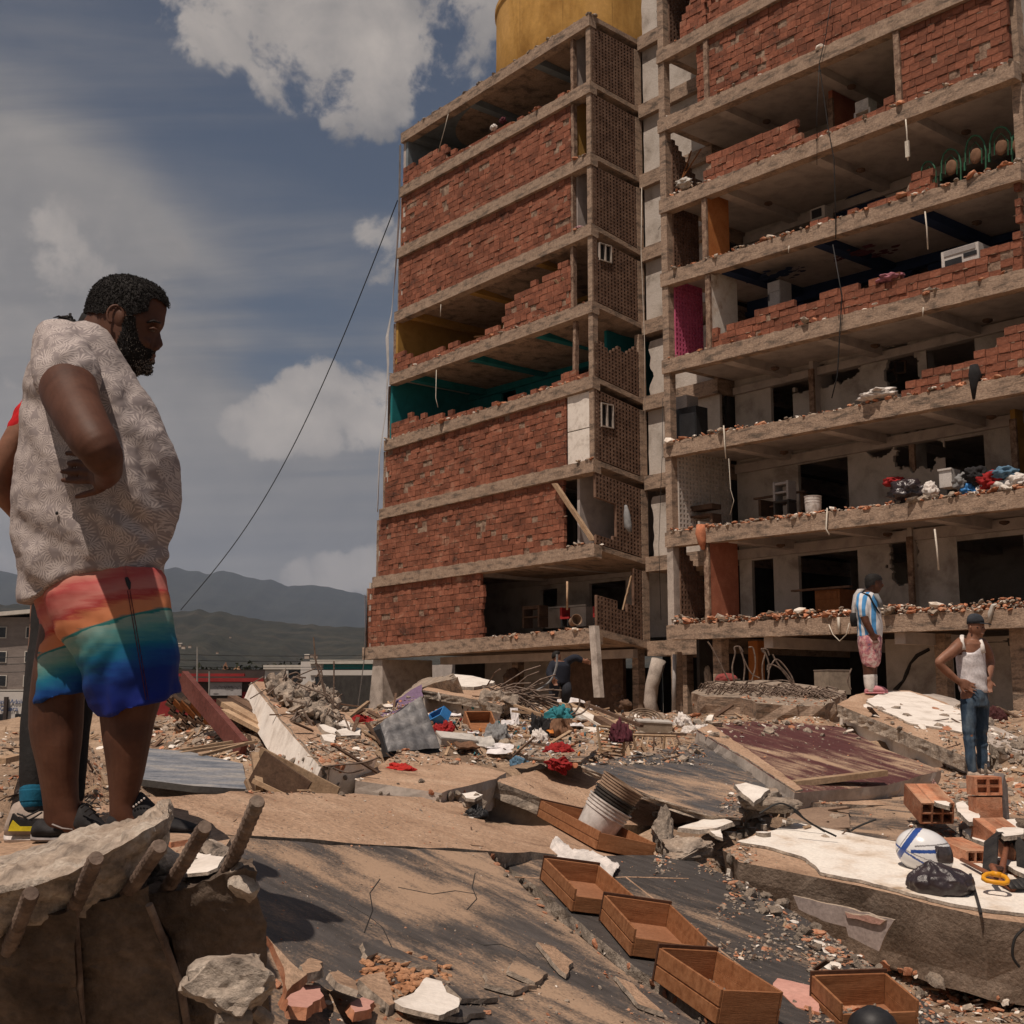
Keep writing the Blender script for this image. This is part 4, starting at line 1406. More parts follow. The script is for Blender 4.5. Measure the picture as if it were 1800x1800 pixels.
# D  heavy beam on the right, white plaster top
plD, slD = slab('fallen_beam', 'heavy fallen concrete beam with white plaster on top, carrying helmet and black bag', 'concrete beam',
	[(1272,1494),(1330,1464),(1400,1449),(1590,1486),(1720,1518),(1870,1575),(1870,1640),(1800,1622),(1730,1613),(1689,1602),(1633,1590),(1578,1573),(1511,1557),(1439,1543),(1369,1529),(1300,1515)],
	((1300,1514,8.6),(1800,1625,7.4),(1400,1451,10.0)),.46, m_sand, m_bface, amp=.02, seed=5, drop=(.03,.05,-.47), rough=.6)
patch('plaster_skin', plD,[(1296,1484),(1400,1451),(1590,1488),(1720,1521),(1868,1578),(1868,1632),(1800,1612),(1730,1604),(1689,1597),(1633,1586),(1578,1569),(1511,1553),(1441,1539),(1434,1528),(1411,1511),(1360,1496)],
	  .018, m_plaster_d, root_of(slD), seed=6, amp=.02)
# peeling paint on its near face
pa, pb = plD.at(1369,1529), plD.at(1730,1613)
class VPlane(Plane):
	def __init__(s, a, b, lean=.04, out=.012):
		n = (b - a).cross(Vector((.03,.05,-.47))).normalized()
		if n.y > 0: n = -n
		s.o, s.n = a + n * out, n
vD = VPlane(pa, pb, out=.035)
patch('peeling_paint', vD,[(1397,1573),(1440,1583),(1488,1595),(1528,1604),(1574,1618),(1562,1634),(1556,1652),(1547,1671),(1522,1660),(1494,1644),(1490,1628),(1450,1620),(1406,1598)],
	  .012, mat('grey_pink_paint',[(.33,.275,.255),(.42,.355,.33)], scale=4, bump=.1), root_of(slD), seed=8, amp=.02)
patch('peeling_paint', vD,[(1490,1601),(1530,1609),(1560,1617),(1550,1622),(1510,1614),(1494,1612)],.02, mat('salmon_render',[(.44,.25,.20),(.54,.33,.27)], scale=4, bump=.3), root_of(slD), seed=9, up=.012)
# E, F  pale slabs in the middle
plE, slE = slab('pale_floor_slab', 'pale dusty slab with a small bright red cloth lying on it', 'concrete slab',
	[(625,1372),(680,1336),(712,1318),(790,1334),(890,1358),(872,1369),(800,1386),(776,1394)],((627,1368,9.5),(777,1392,9.3),(710,1318,12.0)),.26, m_sand, m_conc_l, amp=.025, seed=10)
plF, slF = slab('pale_floor_slab', 'pale dusty slab with rough broken front edge, left of the bucket stack', 'concrete slab',
	[(870,1372),(966,1348),(1060,1366),(1140,1396),(1262,1434),(1200,1447),(1150,1452),(1100,1450),(1040,1436),(1000,1423),(930,1394)],((872,1372,10.6),(1000,1422,10.3),(967,1348,12.2)),.14, m_sand, m_break, amp=.02, seed=11)
slab('pale_floor_slab', None, None,[(874,1376),(966,1352),(1060,1370),(1262,1438),(1200,1450),(1150,1455),(1100,1453),(1040,1439),(1000,1426),(930,1397)],((872,1381,10.65),(1000,1432,10.35),(967,1357,12.25)),.36, m_conc_l, m_conc_l, amp=.004, seed=11, rough=.1)
bpy.data.objects[SLABMESH[-1].name].name = 'painted_layer'
attach(SLABMESH[-1], root_of(slF))
# G, H  dark tile slabs behind the buckets
plG, slG = slab('tilted_floor_slab', 'blue grey dusty floor slab leaning behind the bucket stack', 'concrete slab',
	[(1024,1345),(1120,1325),(1224,1305),(1300,1344),(1394,1394),(1345,1420),(1300,1437),(1250,1434),(1140,1397)],((1028,1344,11),(1225,1306,12.8),(1300,1436,9.8)),.06, m_tile_c, m_break, amp=.02, seed=12)
plH, slH = slab('tilted_floor_slab', 'floor slab with maroon streaks and a rough pale edge in the middle distance', 'concrete slab',
	[(1222,1284),(1262,1271),(1355,1266),(1480,1278),(1560,1318),(1655,1354),(1560,1380),(1398,1394),(1310,1335)],((1225,1283,13),(1392,1392,10.5),(1480,1278,14.5)),.3, m_tile_d, m_conc_l, amp=.02, seed=13)
patch('dust_strip', plH,[(1224,1284),(1250,1276),(1300,1310),(1360,1352),(1412,1390),(1398,1393),(1310,1334)],.01, m_sand, root_of(slH), seed=3)
# I  white-faced beam under the man in the striped shirt
plI, slI = slab('fallen_beam', 'white faced concrete beam on which the man in the striped shirt stands', 'concrete beam',
	[(1472,1238),(1500,1222),(1545,1212),(1600,1214),(1640,1226),(1722,1262),(1735,1345),(1692,1328),(1600,1290),(1530,1262)],((1473,1238,17),(1690,1326,13.8),(1560,1212,19)),.16, m_sand, m_break, amp=.03, seed=14)
pl2, sl2 = slab('painted_side', None, None,[(1478,1240),(1545,1216),(1640,1230),(1735,1262),(1740,1349),(1692,1332),(1600,1294),(1530,1266)],((1473,1246,17.1),(1690,1337,13.9),(1560,1219,19.1)),.42, m_wall_w, m_plaster, amp=.004, seed=14, rough=.08)
attach(sl2, root_of(slI))
patch('plaster_skin', plI,[(1522,1236),(1555,1218),(1600,1219),(1650,1236),(1722,1268),(1722,1296),(1660,1284),(1600,1274),(1560,1256)],.02, m_plaster, root_of(slI), seed=15, seg=.12, amp=.06)
# J  slab bristling with rebar
plJ, slJ = slab('rebar_slab', 'broken slab bristling with bent rebar, a red cushion on top', 'concrete slab',
	[(1214,1219),(1236,1208),(1262,1199),(1340,1195),(1420,1204),(1490,1214),(1450,1240),(1400,1241),(1330,1236),(1300,1226),(1240,1224)],((1216,1218,21),(1262,1200,23),(1440,1238,19)),.55, m_break, m_conc, amp=.08, seed=16, seg=.2, rough=1.2)
# K  tilted beam with a white painted side, left of the middle
plK, slK = slab('fallen_beam', 'tilted concrete beam with white painted side and tangled rebar at its upper end', 'concrete beam',
	[(444,1197),(500,1201),(560,1209),(600,1244),(640,1290),(664,1330),(640,1341),(567,1346),(505,1274),(464,1220)],((444,1197,12.5),(567,1345,9.2),(662,1330,10.0)),.16, m_sand, m_break, amp=.02, seed=17, drop=(-.01,0,-.035), rough=.12)
sl3 = slab('painted_side', None, None,[(441,1199),(560,1214),(664,1332),(640,1343),(564,1349),(501,1278),(460,1224)],((443,1199.5,12.5),(566,1348,9.2),(661,1332,10.0)),.3, m_conc, m_plaster, amp=.004, seed=17, rough=.03, drop=(-.10,.02,-.24))[1]
attach(sl3, root_of(slK))
# N  far slab with a white face, M purple piece
plN, slN = slab('fallen_slab', 'far grey slab with a white painted face in front of the ground floor', 'concrete slab',
	[(742,1213),(757,1203),(787,1190),(812,1190),(870,1203),(905,1222),(880,1240),(857,1233)],((745,1212,20),(857,1232,18.5),(812,1191,24)),.12, m_sand, m_break, amp=.06, seed=18)
sl4 = slab('painted_side', None, None,[(742,1215),(787,1193),(870,1206),(880,1243),(857,1236)],((745,1217,20),(857,1237,18.5),(812,1196,24)),.45, m_wall_w, m_wall_w, amp=.004, seed=2, rough=.1)[1]
attach(sl4, root_of(slN))
patch('plaster_skin', plN,[(772,1199),(800,1190),(830,1193),(868,1203),(855,1209),(828,1213),(810,1212)],.05, m_plaster, root_of(slN), seed=15, seg=.2, amp=.08)
m_purple = mat('purple_paint',[(.13,.085,.14),(.18,.12,.19)], scale=2, bump=.1)
plM, slM = slab('leaning_slab', 'slab with a purple painted face leaning in front of the left corner of the block', 'concrete slab',
	[(660,1258),(690,1236),(722,1213),(742,1203),(744,1222),(740,1240),(680,1262)],((660,1256,19),(742,1203,20),(742,1240,19.2)),.3, m_purple, m_break, amp=.03, seed=19)
slab('fallen_slab', 'rough grey broken slab lying above the purple painted piece', 'concrete slab',
	[(690,1236),(722,1208),(742,1193),(790,1187),(800,1192),(757,1203),(735,1212)],((690,1236,20),(742,1195,22.5),(757,1203,20.5)),.3, m_break, m_break, amp=.08, seed=20, rough=1.0)
# P, Q, R, S
plP, slP = slab('floor_slab_piece', 'small dusty dark floor piece behind the two red shirts', 'concrete slab',
	[(900,1316),(960,1306),(1030,1296),(1052,1312),(1024,1336),(960,1338)],((907,1316,12.5),(1030,1297,13.5),(1023,1335,11.5)),.05, m_tile_e, m_break, amp=.03, seed=21)
plR, slR = slab('floor_slab_piece', 'dusty dark floor piece behind the motorcycle helmet', 'concrete slab',
	[(1383,1442),(1433,1411),(1489,1413),(1600,1398),(1700,1432),(1760,1480),(1720,1530),(1590,1492),(1494,1463),(1440,1462)],((1400,1430,10.5),(1640,1400,11.5),(1590,1488,9.6)),.12, m_tile_e, m_break, amp=.02, seed=22)
patch('cement_tile', plR,[(1384,1442),(1433,1411),(1489,1416),(1495,1461),(1472,1465)],.02, mat('plain_cement_tile',[(.20,.135,.095),(.27,.185,.13)], scale=3, bump=.2), root_of(slR), seed=4, amp=.008)
plS, slS = slab('dusty_slab', 'tan dusty slab on which the man in the white vest stands', 'concrete slab',
	[(1380,1396),(1470,1384),(1560,1374),(1620,1364),(1668,1341),(1712,1350),(1790,1390),(1830,1440),(1700,1428),(1600,1416),(1430,1412)],((1385,1395,11),(1690,1373,13.3),(1600,1414,11.2)),.25, m_sand, m_break, amp=.06, seed=23)
slab('dusty_slab', 'grey slab piece rising behind the man in the white vest', 'concrete slab',
	[(1600,1222),(1640,1219),(1680,1228),(1720,1262),(1800,1300),(1850,1330),(1760,1320),(1680,1262)],((1600,1222,19),(1720,1262,17.5),(1850,1330,15)),.3, m_conc_l, m_break, amp=.05, seed=24)
# left: far-left earth where the two people stand
plT, slT = slab('dusty_slab', 'slab under the feet of the big man in printed shorts', 'concrete slab',
	[(-60,1500),(40,1440),(150,1418),(250,1412),(330,1425),(385,1455),(400,1500),(300,1560),(60,1600),(-60,1610)],((60,1481,4.13),(360,1470,3.95),(200,1440,4.6)),.3, m_sand, m_break, amp=.03, seed=25)
slab('dusty_slab', 'upright broken tan slab edge between the legs of the big man', 'concrete slab',
	[(138,1345),(160,1312),(172,1330),(184,1400),(150,1440),(120,1420)],((138,1345,6.0),(172,1320,6.3),(150,1430,5.7)),.3, m_sand, m_break, amp=.03, seed=26)
# ---- the ground sheet under it all
TPX = [(P(*q).x, P(*q).y, P(*q).z) for q in ((0,1300,9),(0,1330,8),(80,1345,7.5),(0,1400,6),(120,1420,5.2),(-100,1300,10),(270,1330,12),(340,1290,15),(420,1300,15),(340,1335,10),(420,1340,10.5),(520,1385,10),(600,1390,10.2),
	   (320,1265,19),(250,1262,22),(420,1262,22),(560,1262,24),(640,1262,22),(760,1265,17),(900,1262,18),(1000,1258,20),(1100,1262,20),(1180,1262,20),
	   (800,1310,14),(900,1300,15),(850,1345,12),(1000,1285,16),(1100,1300,15),(1180,1295,16),(760,1290,15.5),(1200,1260,21),(1280,1258,18),(1420,1258,18),
	   (1780,1330,15),(1790,1400,12),(1800,1470,10),(1740,1500,9.6),(1320,1405,10.4),(1370,1420,10.6),(1290,1470,9.6),(1250,1475,9.2),(1200,1480,9.0),(1150,1490,8.9),(1240,1530,8.8),(1320,1590,8.6),(1380,1640,8.3),
	   (1450,1700,8.0),(1550,1745,7.7),(1650,1775,7.5),(1790,1810,7.2),(1400,1800,6.0),(1500,1800,6.4),(1700,1830,6.6),(1100,1255,26),(800,1252,30),(1500,1252,26),(1700,1252,24))]
TP += TPX
for x in range(-14,26,4):
	TP.append((x,38, CAM.z - 1.1)); TP.append((x,46, CAM.z - 1.3)); TP.append((x,31, CAM.z - .8)); TP.append((x - 2,1.2, CAM.z - 1.7))
for y in range(2,40,5):
	TP.append((-14, y, CAM.z - .9)); TP.append((24, y, CAM.z - 1.3))
def gz(x, y):
	sw = sz = 0
	for a, b, c in TP:
		w = 1 / (((x - a) ** 2 + (y - b) ** 2) + .06) ** 1.9
		sw += w; sz += w * c
	return sz / sw
import numpy as np
GX = np.arange(-14,24.01,.2);
GYs = [1.0]
while GYs[-1] < 46: GYs.append(GYs[-1] + .07 + GYs[-1] * .012)
GYs = np.array(GYs)
TA = np.array(TP)
XX, YY = np.meshgrid(GX, GYs)
num = np.zeros_like(XX); den = np.zeros_like(XX)
for a, b, c in TA:
	w = 1 / ((XX - a) ** 2 + (YY - b) ** 2 + .06) ** 1.9
	num += w * c; den += w
ZZ = num / den
for i in range(ZZ.shape[0]):
	for j in range(ZZ.shape[1]):
		x, y = XX[i, j], YY[i, j]
		ZZ[i, j] += .07 * nz(x * .9, y * .9,3) + .08 * nz(x * 2.6, y * 2.6,8) + .06 * abs(nz(x * 5, y * 5,1)) + .04 * nz(x * 9, y * 9,4)
mb = MB()
ni, nj = ZZ.shape
mb.add([(XX[i, j], YY[i, j], ZZ[i, j]) for i in range(ni) for j in range(nj)],[(i * nj + j, i * nj + j + 1,(i + 1) * nj + j + 1,(i + 1) * nj + j) for i in range(ni - 1) for j in range(nj - 1)])
TERR = tag(mb.build('rubble_ground', m_earth, smooth=True), kind='structure')
from mathutils.bvhtree import BVHTree
def make_bvh(objs):
	vs_, fs = [],[]
	for o in objs:
		off = len(vs_)
		vs_.extend([v.co.copy() for v in o.data.vertices])
		fs.extend([[i + off for i in p.vertices] for p in o.data.polygons])
	return BVHTree.FromPolygons(vs_, fs)
BVH = make_bvh(SLABMESH + [TERR])
def drop(px, py, flat=False):
	d = ray(px, py).normalized()
	loc, nrm, idx, dist = BVH.ray_cast(CAM, d)
	if loc is None:
		return P(px, py,30), Vector((0,0,1)),30
	if nrm.dot(d) > 0: nrm = -nrm
	if flat and nrm.z < .4: return None, nrm,99
	return loc, nrm, loc.y
# ------------------------------------------------------------------ loose rubble
rn = random.Random(21)
def px_size(w, Y):
	return w / FPX * Y
# individual lumps: (px range, count, size in px, kinds)
KINDS = {'c': ('concrete_chunk', m_break), 'b': ('brick_shard', m_clay), 'p': ('plaster_shard', m_plaster_d), 'w': ('wood_splinter', m_wood), 'd': ('wood_splinter', m_wood_d)}
proto = {}
for key in 'cbp':
	proto[key] = []
	for q in range(9):
		r_ = random.Random(q * 7 + ord(key))
		mb = MB()
		mb.chunk((0,0,0),(1, r_.uniform(.6,.9), {'c': r_.uniform(.4,.75), 'b': r_.uniform(.18,.4), 'p': r_.uniform(.12,.22)}[key]), r_, sub=2, rough=.4, M3=Matrix.Identity(3))
		ob = mb.build(KINDS[key][0], KINDS[key][1])
		proto[key].append(ob.data)
		bpy.data.objects.remove(ob)
LABELS = {('c', 'x'): 'grey dusty concrete lump lying loose in the rubble',('b', 'x'): 'small broken red clay brick shard lying in the rubble',('p', 'x'): 'small white plaster flake lying in the rubble'}
count = {}
def lump(key, px, py, w, label, group, tilt=.35, sink=.25):
	loc, nrm, Y = drop(px, py)
	if Y > 26: return
	s = px_size(w, Y)
	ob = bpy.data.objects.new(KINDS[key][0], proto[key][rn.randrange(9)])
	COL.objects.link(ob)
	q = Vector((0,0,1)).rotation_difference(nrm).to_matrix() @ rot_rand(rn, tilt)
	ob.location = loc + nrm * s * {'c': .28, 'b': .14, 'p': .07}[key] * (1 - sink)
	ob.rotation_euler = q.to_euler()
	ob.scale = (s, s, s)
	tag(ob, label, {'c': 'concrete chunk', 'b': 'brick shard', 'p': 'plaster piece'}[key], group)
	return ob
ZONES = [  # name for the label, box in px, counts (c, b, p), size px
	('between the tilted dark floor and the drawers',[(862,1500),(905,1545),(965,1600),(1060,1675),(1180,1760),(1270,1800)],10,(16,18,3),(7,17)),
	('along the left foot of the plaster topped beam',[(1262,1500),(1290,1560),(1350,1590),(1400,1640),(1440,1665)],20,(26,4,7),(9,30)),
	('under the overhanging plaster topped beam',[(1440,1680),(1540,1705),(1640,1740),(1780,1775)],26,(16,34,6),(8,30)),
	('at the bottom right corner',[(1380,1770),(1600,1770),(1780,1790)],22,(12,12,3),(8,30)),
	('around the broken lump behind the plaster topped beam',[(1285,1410),(1330,1400),(1370,1425),(1330,1450),(1290,1470),(1200,1478)],20,(20,3,12),(7,22)),
	('among the bricks behind the helmet',[(1640,1400),(1700,1400),(1760,1420),(1790,1480),(1700,1450)],36,(14,22,14),(8,26)),
	('beside the man in the white vest',[(1745,1300),(1790,1320),(1760,1350),(1790,1380)],34,(22,8,10),(6,24)),
	('in the hollow between the two pale slabs',[(800,1405),(830,1420),(850,1440),(820,1395),(600,1392)],18,(20,4,5),(6,20)),
	('at the bottom of the dark tilted floor',[(500,1740),(620,1760),(700,1780),(560,1790),(900,1780)],30,(14,14,3),(8,26)),
	('beside the broken cabinet',[(440,1330),(520,1340),(600,1380),(480,1360),(560,1330)],30,(26,18,12),(5,18)),
	('in the wreckage left of the tilted beam',[(300,1260),(350,1290),(420,1300),(300,1310),(400,1250)],40,(26,12,14),(5,17)),
	('at the foot of the ruined block',[(650,1262),(900,1252),(1050,1250),(1150,1250),(1240,1262)],60,(24,30,6),(5,14)),
]
NMAX = {'c': 0, 'b': 0, 'p': 0}
for zname, pts, spread,(nc, nb_, np_),(a, b) in ZONES:
	for key, n in (('c', nc),('b', nb_),('p', np_)):
		for i in range(n):
			t = rn.random() * (len(pts) - 1)
			q, r_ = pts[int(t)], pts[min(int(t) + 1, len(pts) - 1)]
			f = t - int(t)
			x = q[0] + (r_[0] - q[0]) * f + rn.gauss(0, spread * .6)
			y = q[1] + (r_[1] - q[1]) * f + rn.gauss(0, spread * .45)
			w = a + (b - a) * rn.random() ** 2
			lab = {'c': 'grey concrete lump lying ', 'b': 'red clay brick shard lying ', 'p': 'white plaster flake lying '}[key] + zname
			lump(key, x, y, w, lab, {'c': 'concrete lumps ', 'b': 'brick shards ', 'p': 'plaster flakes '}[key] + zname)
# uncountable small stuff, by kind
mbs = {k: MB() for k in 'cbpwd'}
def scatter(n, box, mix, size, bias=None, up=.0):
	x0, y0, x1, y1 = box
	for _ in range(n):
		px, py = rn.uniform(x0, x1), rn.uniform(y0, y1)
		if bias and nz(px * .012, py * .02, bias) < -.05 + rn.uniform(-.2,.2):
			continue
		loc, nrm, Y = drop(px, py, True)
		if Y > 25: continue
		s = px_size(size[0] + (size[1] - size[0]) * rn.random() ** 2.2, Y)
		r_ = rn.random()
		k = 'c'
		for kk, f in mix:
			if r_ < f: k = kk; break
			r_ -= f
		M3 = Vector((0,0,1)).rotation_difference(nrm).to_matrix() @ rot_rand(rn,.45)
		if k in 'wd':
			L_ = s * rn.uniform(1.5,4.5)
			mbs[k].bx(loc + nrm * s * rn.uniform(.1,.6), L_, s * .35, s * .14, M3 @ Matrix.Rotation(rn.gauss(0,.2),3, 'Y'))
		else:
			mbs[k].chunk(loc + nrm * s * .12,(s, s * rn.uniform(.5,.9), s * {'c': .5, 'b': .3, 'p': .18}[k]), rn, M3=M3, rough=.4)
EARTH = [('c',.66),('b',.24),('p',.05),('d',.03),('w',.02)]
MIXED = [('c',.40),('b',.22),('p',.10),('d',.09),('w',.06)]
BIG = [('c',.52),('p',.26),('b',.10),('d',.08),('w',.04)]
for b_, n_ in (((640,1240,1240,1345),300),((250,1240,640,1390),240),((1230,1240,1800,1300),170),((1600,1380,1800,1520),120),((1280,1395,1480,1480),110),((0,1300,260,1420),90),((1420,1680,1800,1800),110)):
	scatter(n_, b_, BIG,(7,24))
scatter(1500,(1800,1240,2500,1800), BIG,(4,22))
scatter(700,(-500,1290,0,1600), BIG,(4,20))
scatter(1500,(250,1225,470,1335), MIXED,(3,12))
scatter(1300,(430,1300,640,1395), MIXED,(3,11))
scatter(2600,(640,1235,1240,1345), MIXED,(3,11))
scatter(900,(640,1225,1240,1275), EARTH,(3,9))
scatter(900,(1180,1225,1480,1275),[('c',.35),('b',.5),('p',.12),('d',.03)],(2.5,8))
scatter(900,(1650,1240,1800,1420), EARTH,(3,13))
scatter(900,(1600,1390,1800,1530),[('c',.45),('b',.4),('p',.15)],(3,12))
scatter(1200,(1270,1395,1480,1480), EARTH,(2.5,11),3)
scatter(900,(1150,1470,1330,1540), EARTH,(2.5,11),4)
scatter(1300,(1260,1540,1480,1690), EARTH,(2.5,12),5)
scatter(2200,(1420,1640,1800,1800),[('c',.45),('b',.45),('p',.08),('d',.02)],(3,14))
scatter(800,(0,1285,260,1440), MIXED,(3,11))
scatter(260,(300,1392,900,1500), EARTH,(2,7),8)
scatter(520,(400,1480,1000,1800),[('c',.6),('b',.35),('p',.05)],(1.5,6),9)
scatter(420,(480,1700,1300,1800),[('c',.55),('b',.4),('p',.05)],(3,11),2)
scatter(420,(1000,1500,1500,1740), EARTH,(1.5,4.5),6)
scatter(700,(870,1265,1680,1440), EARTH,(2,6),7)
scatter(500,(1290,1450,1800,1640), EARTH,(1.5,5),1)
scatter(1300,(300,1392,900,1500),[('c',.8),('b',.15),('p',.05)],(.8,3))
scatter(1500,(600,1310,1260,1450),[('c',.8),('b',.12),('p',.08)],(.8,3))
scatter(1500,(1230,1240,1760,1440),[('c',.8),('b',.15),('p',.05)],(.8,3))
scatter(1600,(420,1480,1700,1800),[('c',.7),('b',.25),('p',.05)],(.8,3))
for k in 'cbpwd':
	n = {'c': 'concrete_rubble', 'b': 'brick_rubble', 'p': 'plaster_rubble', 'w': 'wood_splinters', 'd': 'wood_splinters'}[k]
	o = mbs[k].build(n, KINDS[k][1])
	tag(o, {'c': 'small grey concrete rubble strewn over the whole field', 'b': 'small red brick rubble strewn over the whole field', 'p': 'small white plaster crumbs strewn over the field', 'w': 'pale wood splinters strewn through the wreckage', 'd': 'dark wood splinters strewn through the wreckage'}[k], 'rubble', kind='stuff')
# ------------------------------------------------------------------ named lumps and sheets
def rock(name, label, cat, c, sx, sy, sz, m, seed, M3=None, amp=.16, sub=4):
	r_ = random.Random(seed)
	mb = MB()
	vs_, fs = CHUNK[sub]
	M3 = M3 or Matrix.Identity(3)
	cut = [(Vector((r_.gauss(0,1), r_.gauss(0,1), r_.gauss(0,1))).normalized(), r_.uniform(.5,.8)) for _ in range(11)]
	out = []
	for p in vs_:
		q = p.copy()
		for n_, d_ in cut:
			e = q.dot(n_) - d_
			if e > 0: q -= n_ * e * .96
		f = nz(p.x * 2.3 + seed, p.y * 2.3, p.z * 2.3) + .5 * nz(p.x * 6 + seed, p.y * 6, p.z * 6) + .3 * nz(p.x * 15, p.y * 15 + seed, p.z * 15)
		q *= 1 + amp * f
		out.append(Vector(c) + M3 @ Vector((q.x * sx, q.y * sy, q.z * sz)))
	mb.add(out, fs)
	o = mb.build(name, m)
	shade_smooth(o, R(28))
	if label: tag(o, label, cat)
	return o
def free_poly(name, label, cat, outline, refs, th, mtop, mside, seed=1, seg=.03, amp=.008, group=None):
	"""a thin broken sheet lying free at its own plane"""
	pl = Plane(refs)
	return patch(name, pl, outline, th, mtop, None, seg, amp, seed,0, label, cat, mside, group)
# foreground beam end (left bottom) with rebar, chunk on top
FBM = thing('broken_beam', 'broken concrete beam end in dark shade at the bottom left, with stubs of thick rebar', 'concrete beam', P(200,1700,2.6))
def beam_block(outline, Yt, Yb, thick, m, name, seed):
	"""front face outline in px; upper points at Yt, lower points at Yb so that the face leans under"""
	n = 16
	ys = [q[1] for q in outline]
	y0, y1 = min(ys), max(ys)
	pts = [P(px, py, Yt + (Yb - Yt) * (py - y0) / (y1 - y0)) for px, py in outline]
	mb = MB()
	mb.prism(pts, Vector((-.30 * thick, thick,-.02)))
	bm = bmesh.new()
	o = mb.build(name, m, FBM)
	bm.from_mesh(o.data)
	bmesh.ops.triangulate(bm, faces=bm.faces)
	for _ in range(6):
		bmesh.ops.subdivide_edges(bm, edges=[e for e in bm.edges if e.calc_length() > .016], cuts=1, use_grid_fill=True)
		bmesh.ops.triangulate(bm, faces=bm.faces)
	for v in bm.verts:
		p = v.co
		v.co = p + Vector((nz(p.x * 9, p.y * 9, p.z * 9 + seed), nz(p.x * 9 + 5, p.y * 9, p.z * 9), nz(p.x * 9, p.y * 9 + 7, p.z * 9))) * .014 + Vector((nz(p.x * 30, p.y * 30, p.z * 30), nz(p.x * 30 + 5, p.y * 30, p.z * 30), nz(p.x * 30, p.y * 30 + 7, p.z * 30))) * .007 + Vector((0, nz(p.x * 75, p.y * 75, p.z * 75), nz(p.x * 75 + 3, p.y * 75, p.z * 75))) * .005
	bm.to_mesh(o.data); bm.free()
	return shade_smooth(o, R(55))
m_fbeam = mat('dark_stained_concrete',[(.075,.054,.040),(.135,.10,.075),(.20,.15,.115)], scale=6, bump=.9, bscale=30, fine=.3, fscale=45)  # dark stained brown is this concrete's own colour
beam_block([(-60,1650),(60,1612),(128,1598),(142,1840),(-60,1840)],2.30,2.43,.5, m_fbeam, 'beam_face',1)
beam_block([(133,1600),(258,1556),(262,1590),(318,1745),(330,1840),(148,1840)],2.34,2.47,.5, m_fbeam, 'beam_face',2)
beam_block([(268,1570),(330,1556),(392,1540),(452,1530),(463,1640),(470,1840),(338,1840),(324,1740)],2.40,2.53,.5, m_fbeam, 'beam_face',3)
mb = MB()
for pts in ([(131,1600),(138,1700),(146,1840)],[(262,1590),(290,1660),(318,1735),(335,1840)]):
	pp = [P(a, b,2.325 + .13 * (b - 1600) / 240) for a, b in pts]
	mb.tube(pp,.007,8)
tag(mb.build('stirrup', m_steel, FBM), kind='stuff')
def rebar(name, pts, r, parent=None, n=12, ribs=True):
	"""ribbed reinforcing bar"""
	mb = MB()
	pp = [Vector(p) for p in pts]
	fine, rr = [],[]
	for a, b in zip(pp, pp[1:]):
		L = (b - a).length
		k = max(2, int(L / (r * .55)))
		for i in range(k):
			fine.append(a.lerp(b, i / k))
			rr.append(r * (1.14 if ribs and len(fine) % 3 == 0 else .93) * (1 + .05 * nz(len(fine) * .4, r * 99)))
	fine.append(pp[-1]); rr.append(r * .95)
	mb.tube(fine, rr, n)
	return mb.build(name, m_steel, parent)
for i,(a, b, ya, yb) in enumerate((((0,1700),(55,1570),2.40,2.16),((105,1650),(169,1508),2.42,2.16),((198,1605),(281,1487),2.44,2.2),((285,1575),(360,1453),2.46,2.24),((385,1560),(453,1408),2.50,2.26))):
	o = rebar('rebar_stub',[P(a[0], a[1], ya), P((a[0] + b[0]) / 2 + 2,(a[1] + b[1]) / 2,(ya + yb) / 2), P(b[0], b[1], yb)],.0128 * (1 if i < 4 else 1.0), FBM)
m_chunk = mat('coarse_aggregate',[(.16,.135,.115),(.30,.25,.205),(.40,.335,.275),(.50,.44,.37)], scale=14, bump=.9, bscale=45, fine=.35, fscale=70, dust=(DUST,.3))
topE = [(-70,1540,2.75),(0,1513,2.72),(75,1484,2.70),(150,1456,2.68),(220,1434,2.66),(270,1418,2.64),(294,1411,2.60)]
midE = [(-70,1590,2.22),(0,1568,2.22),(60,1556,2.22),(120,1536,2.24),(200,1492,2.28),(255,1462,2.32),(298,1436,2.40)]
botE = [(-70,1655,2.34),(0,1638,2.34),(70,1618,2.34),(150,1610,2.36),(215,1575,2.40),(255,1535,2.44),(290,1468,2.48)]
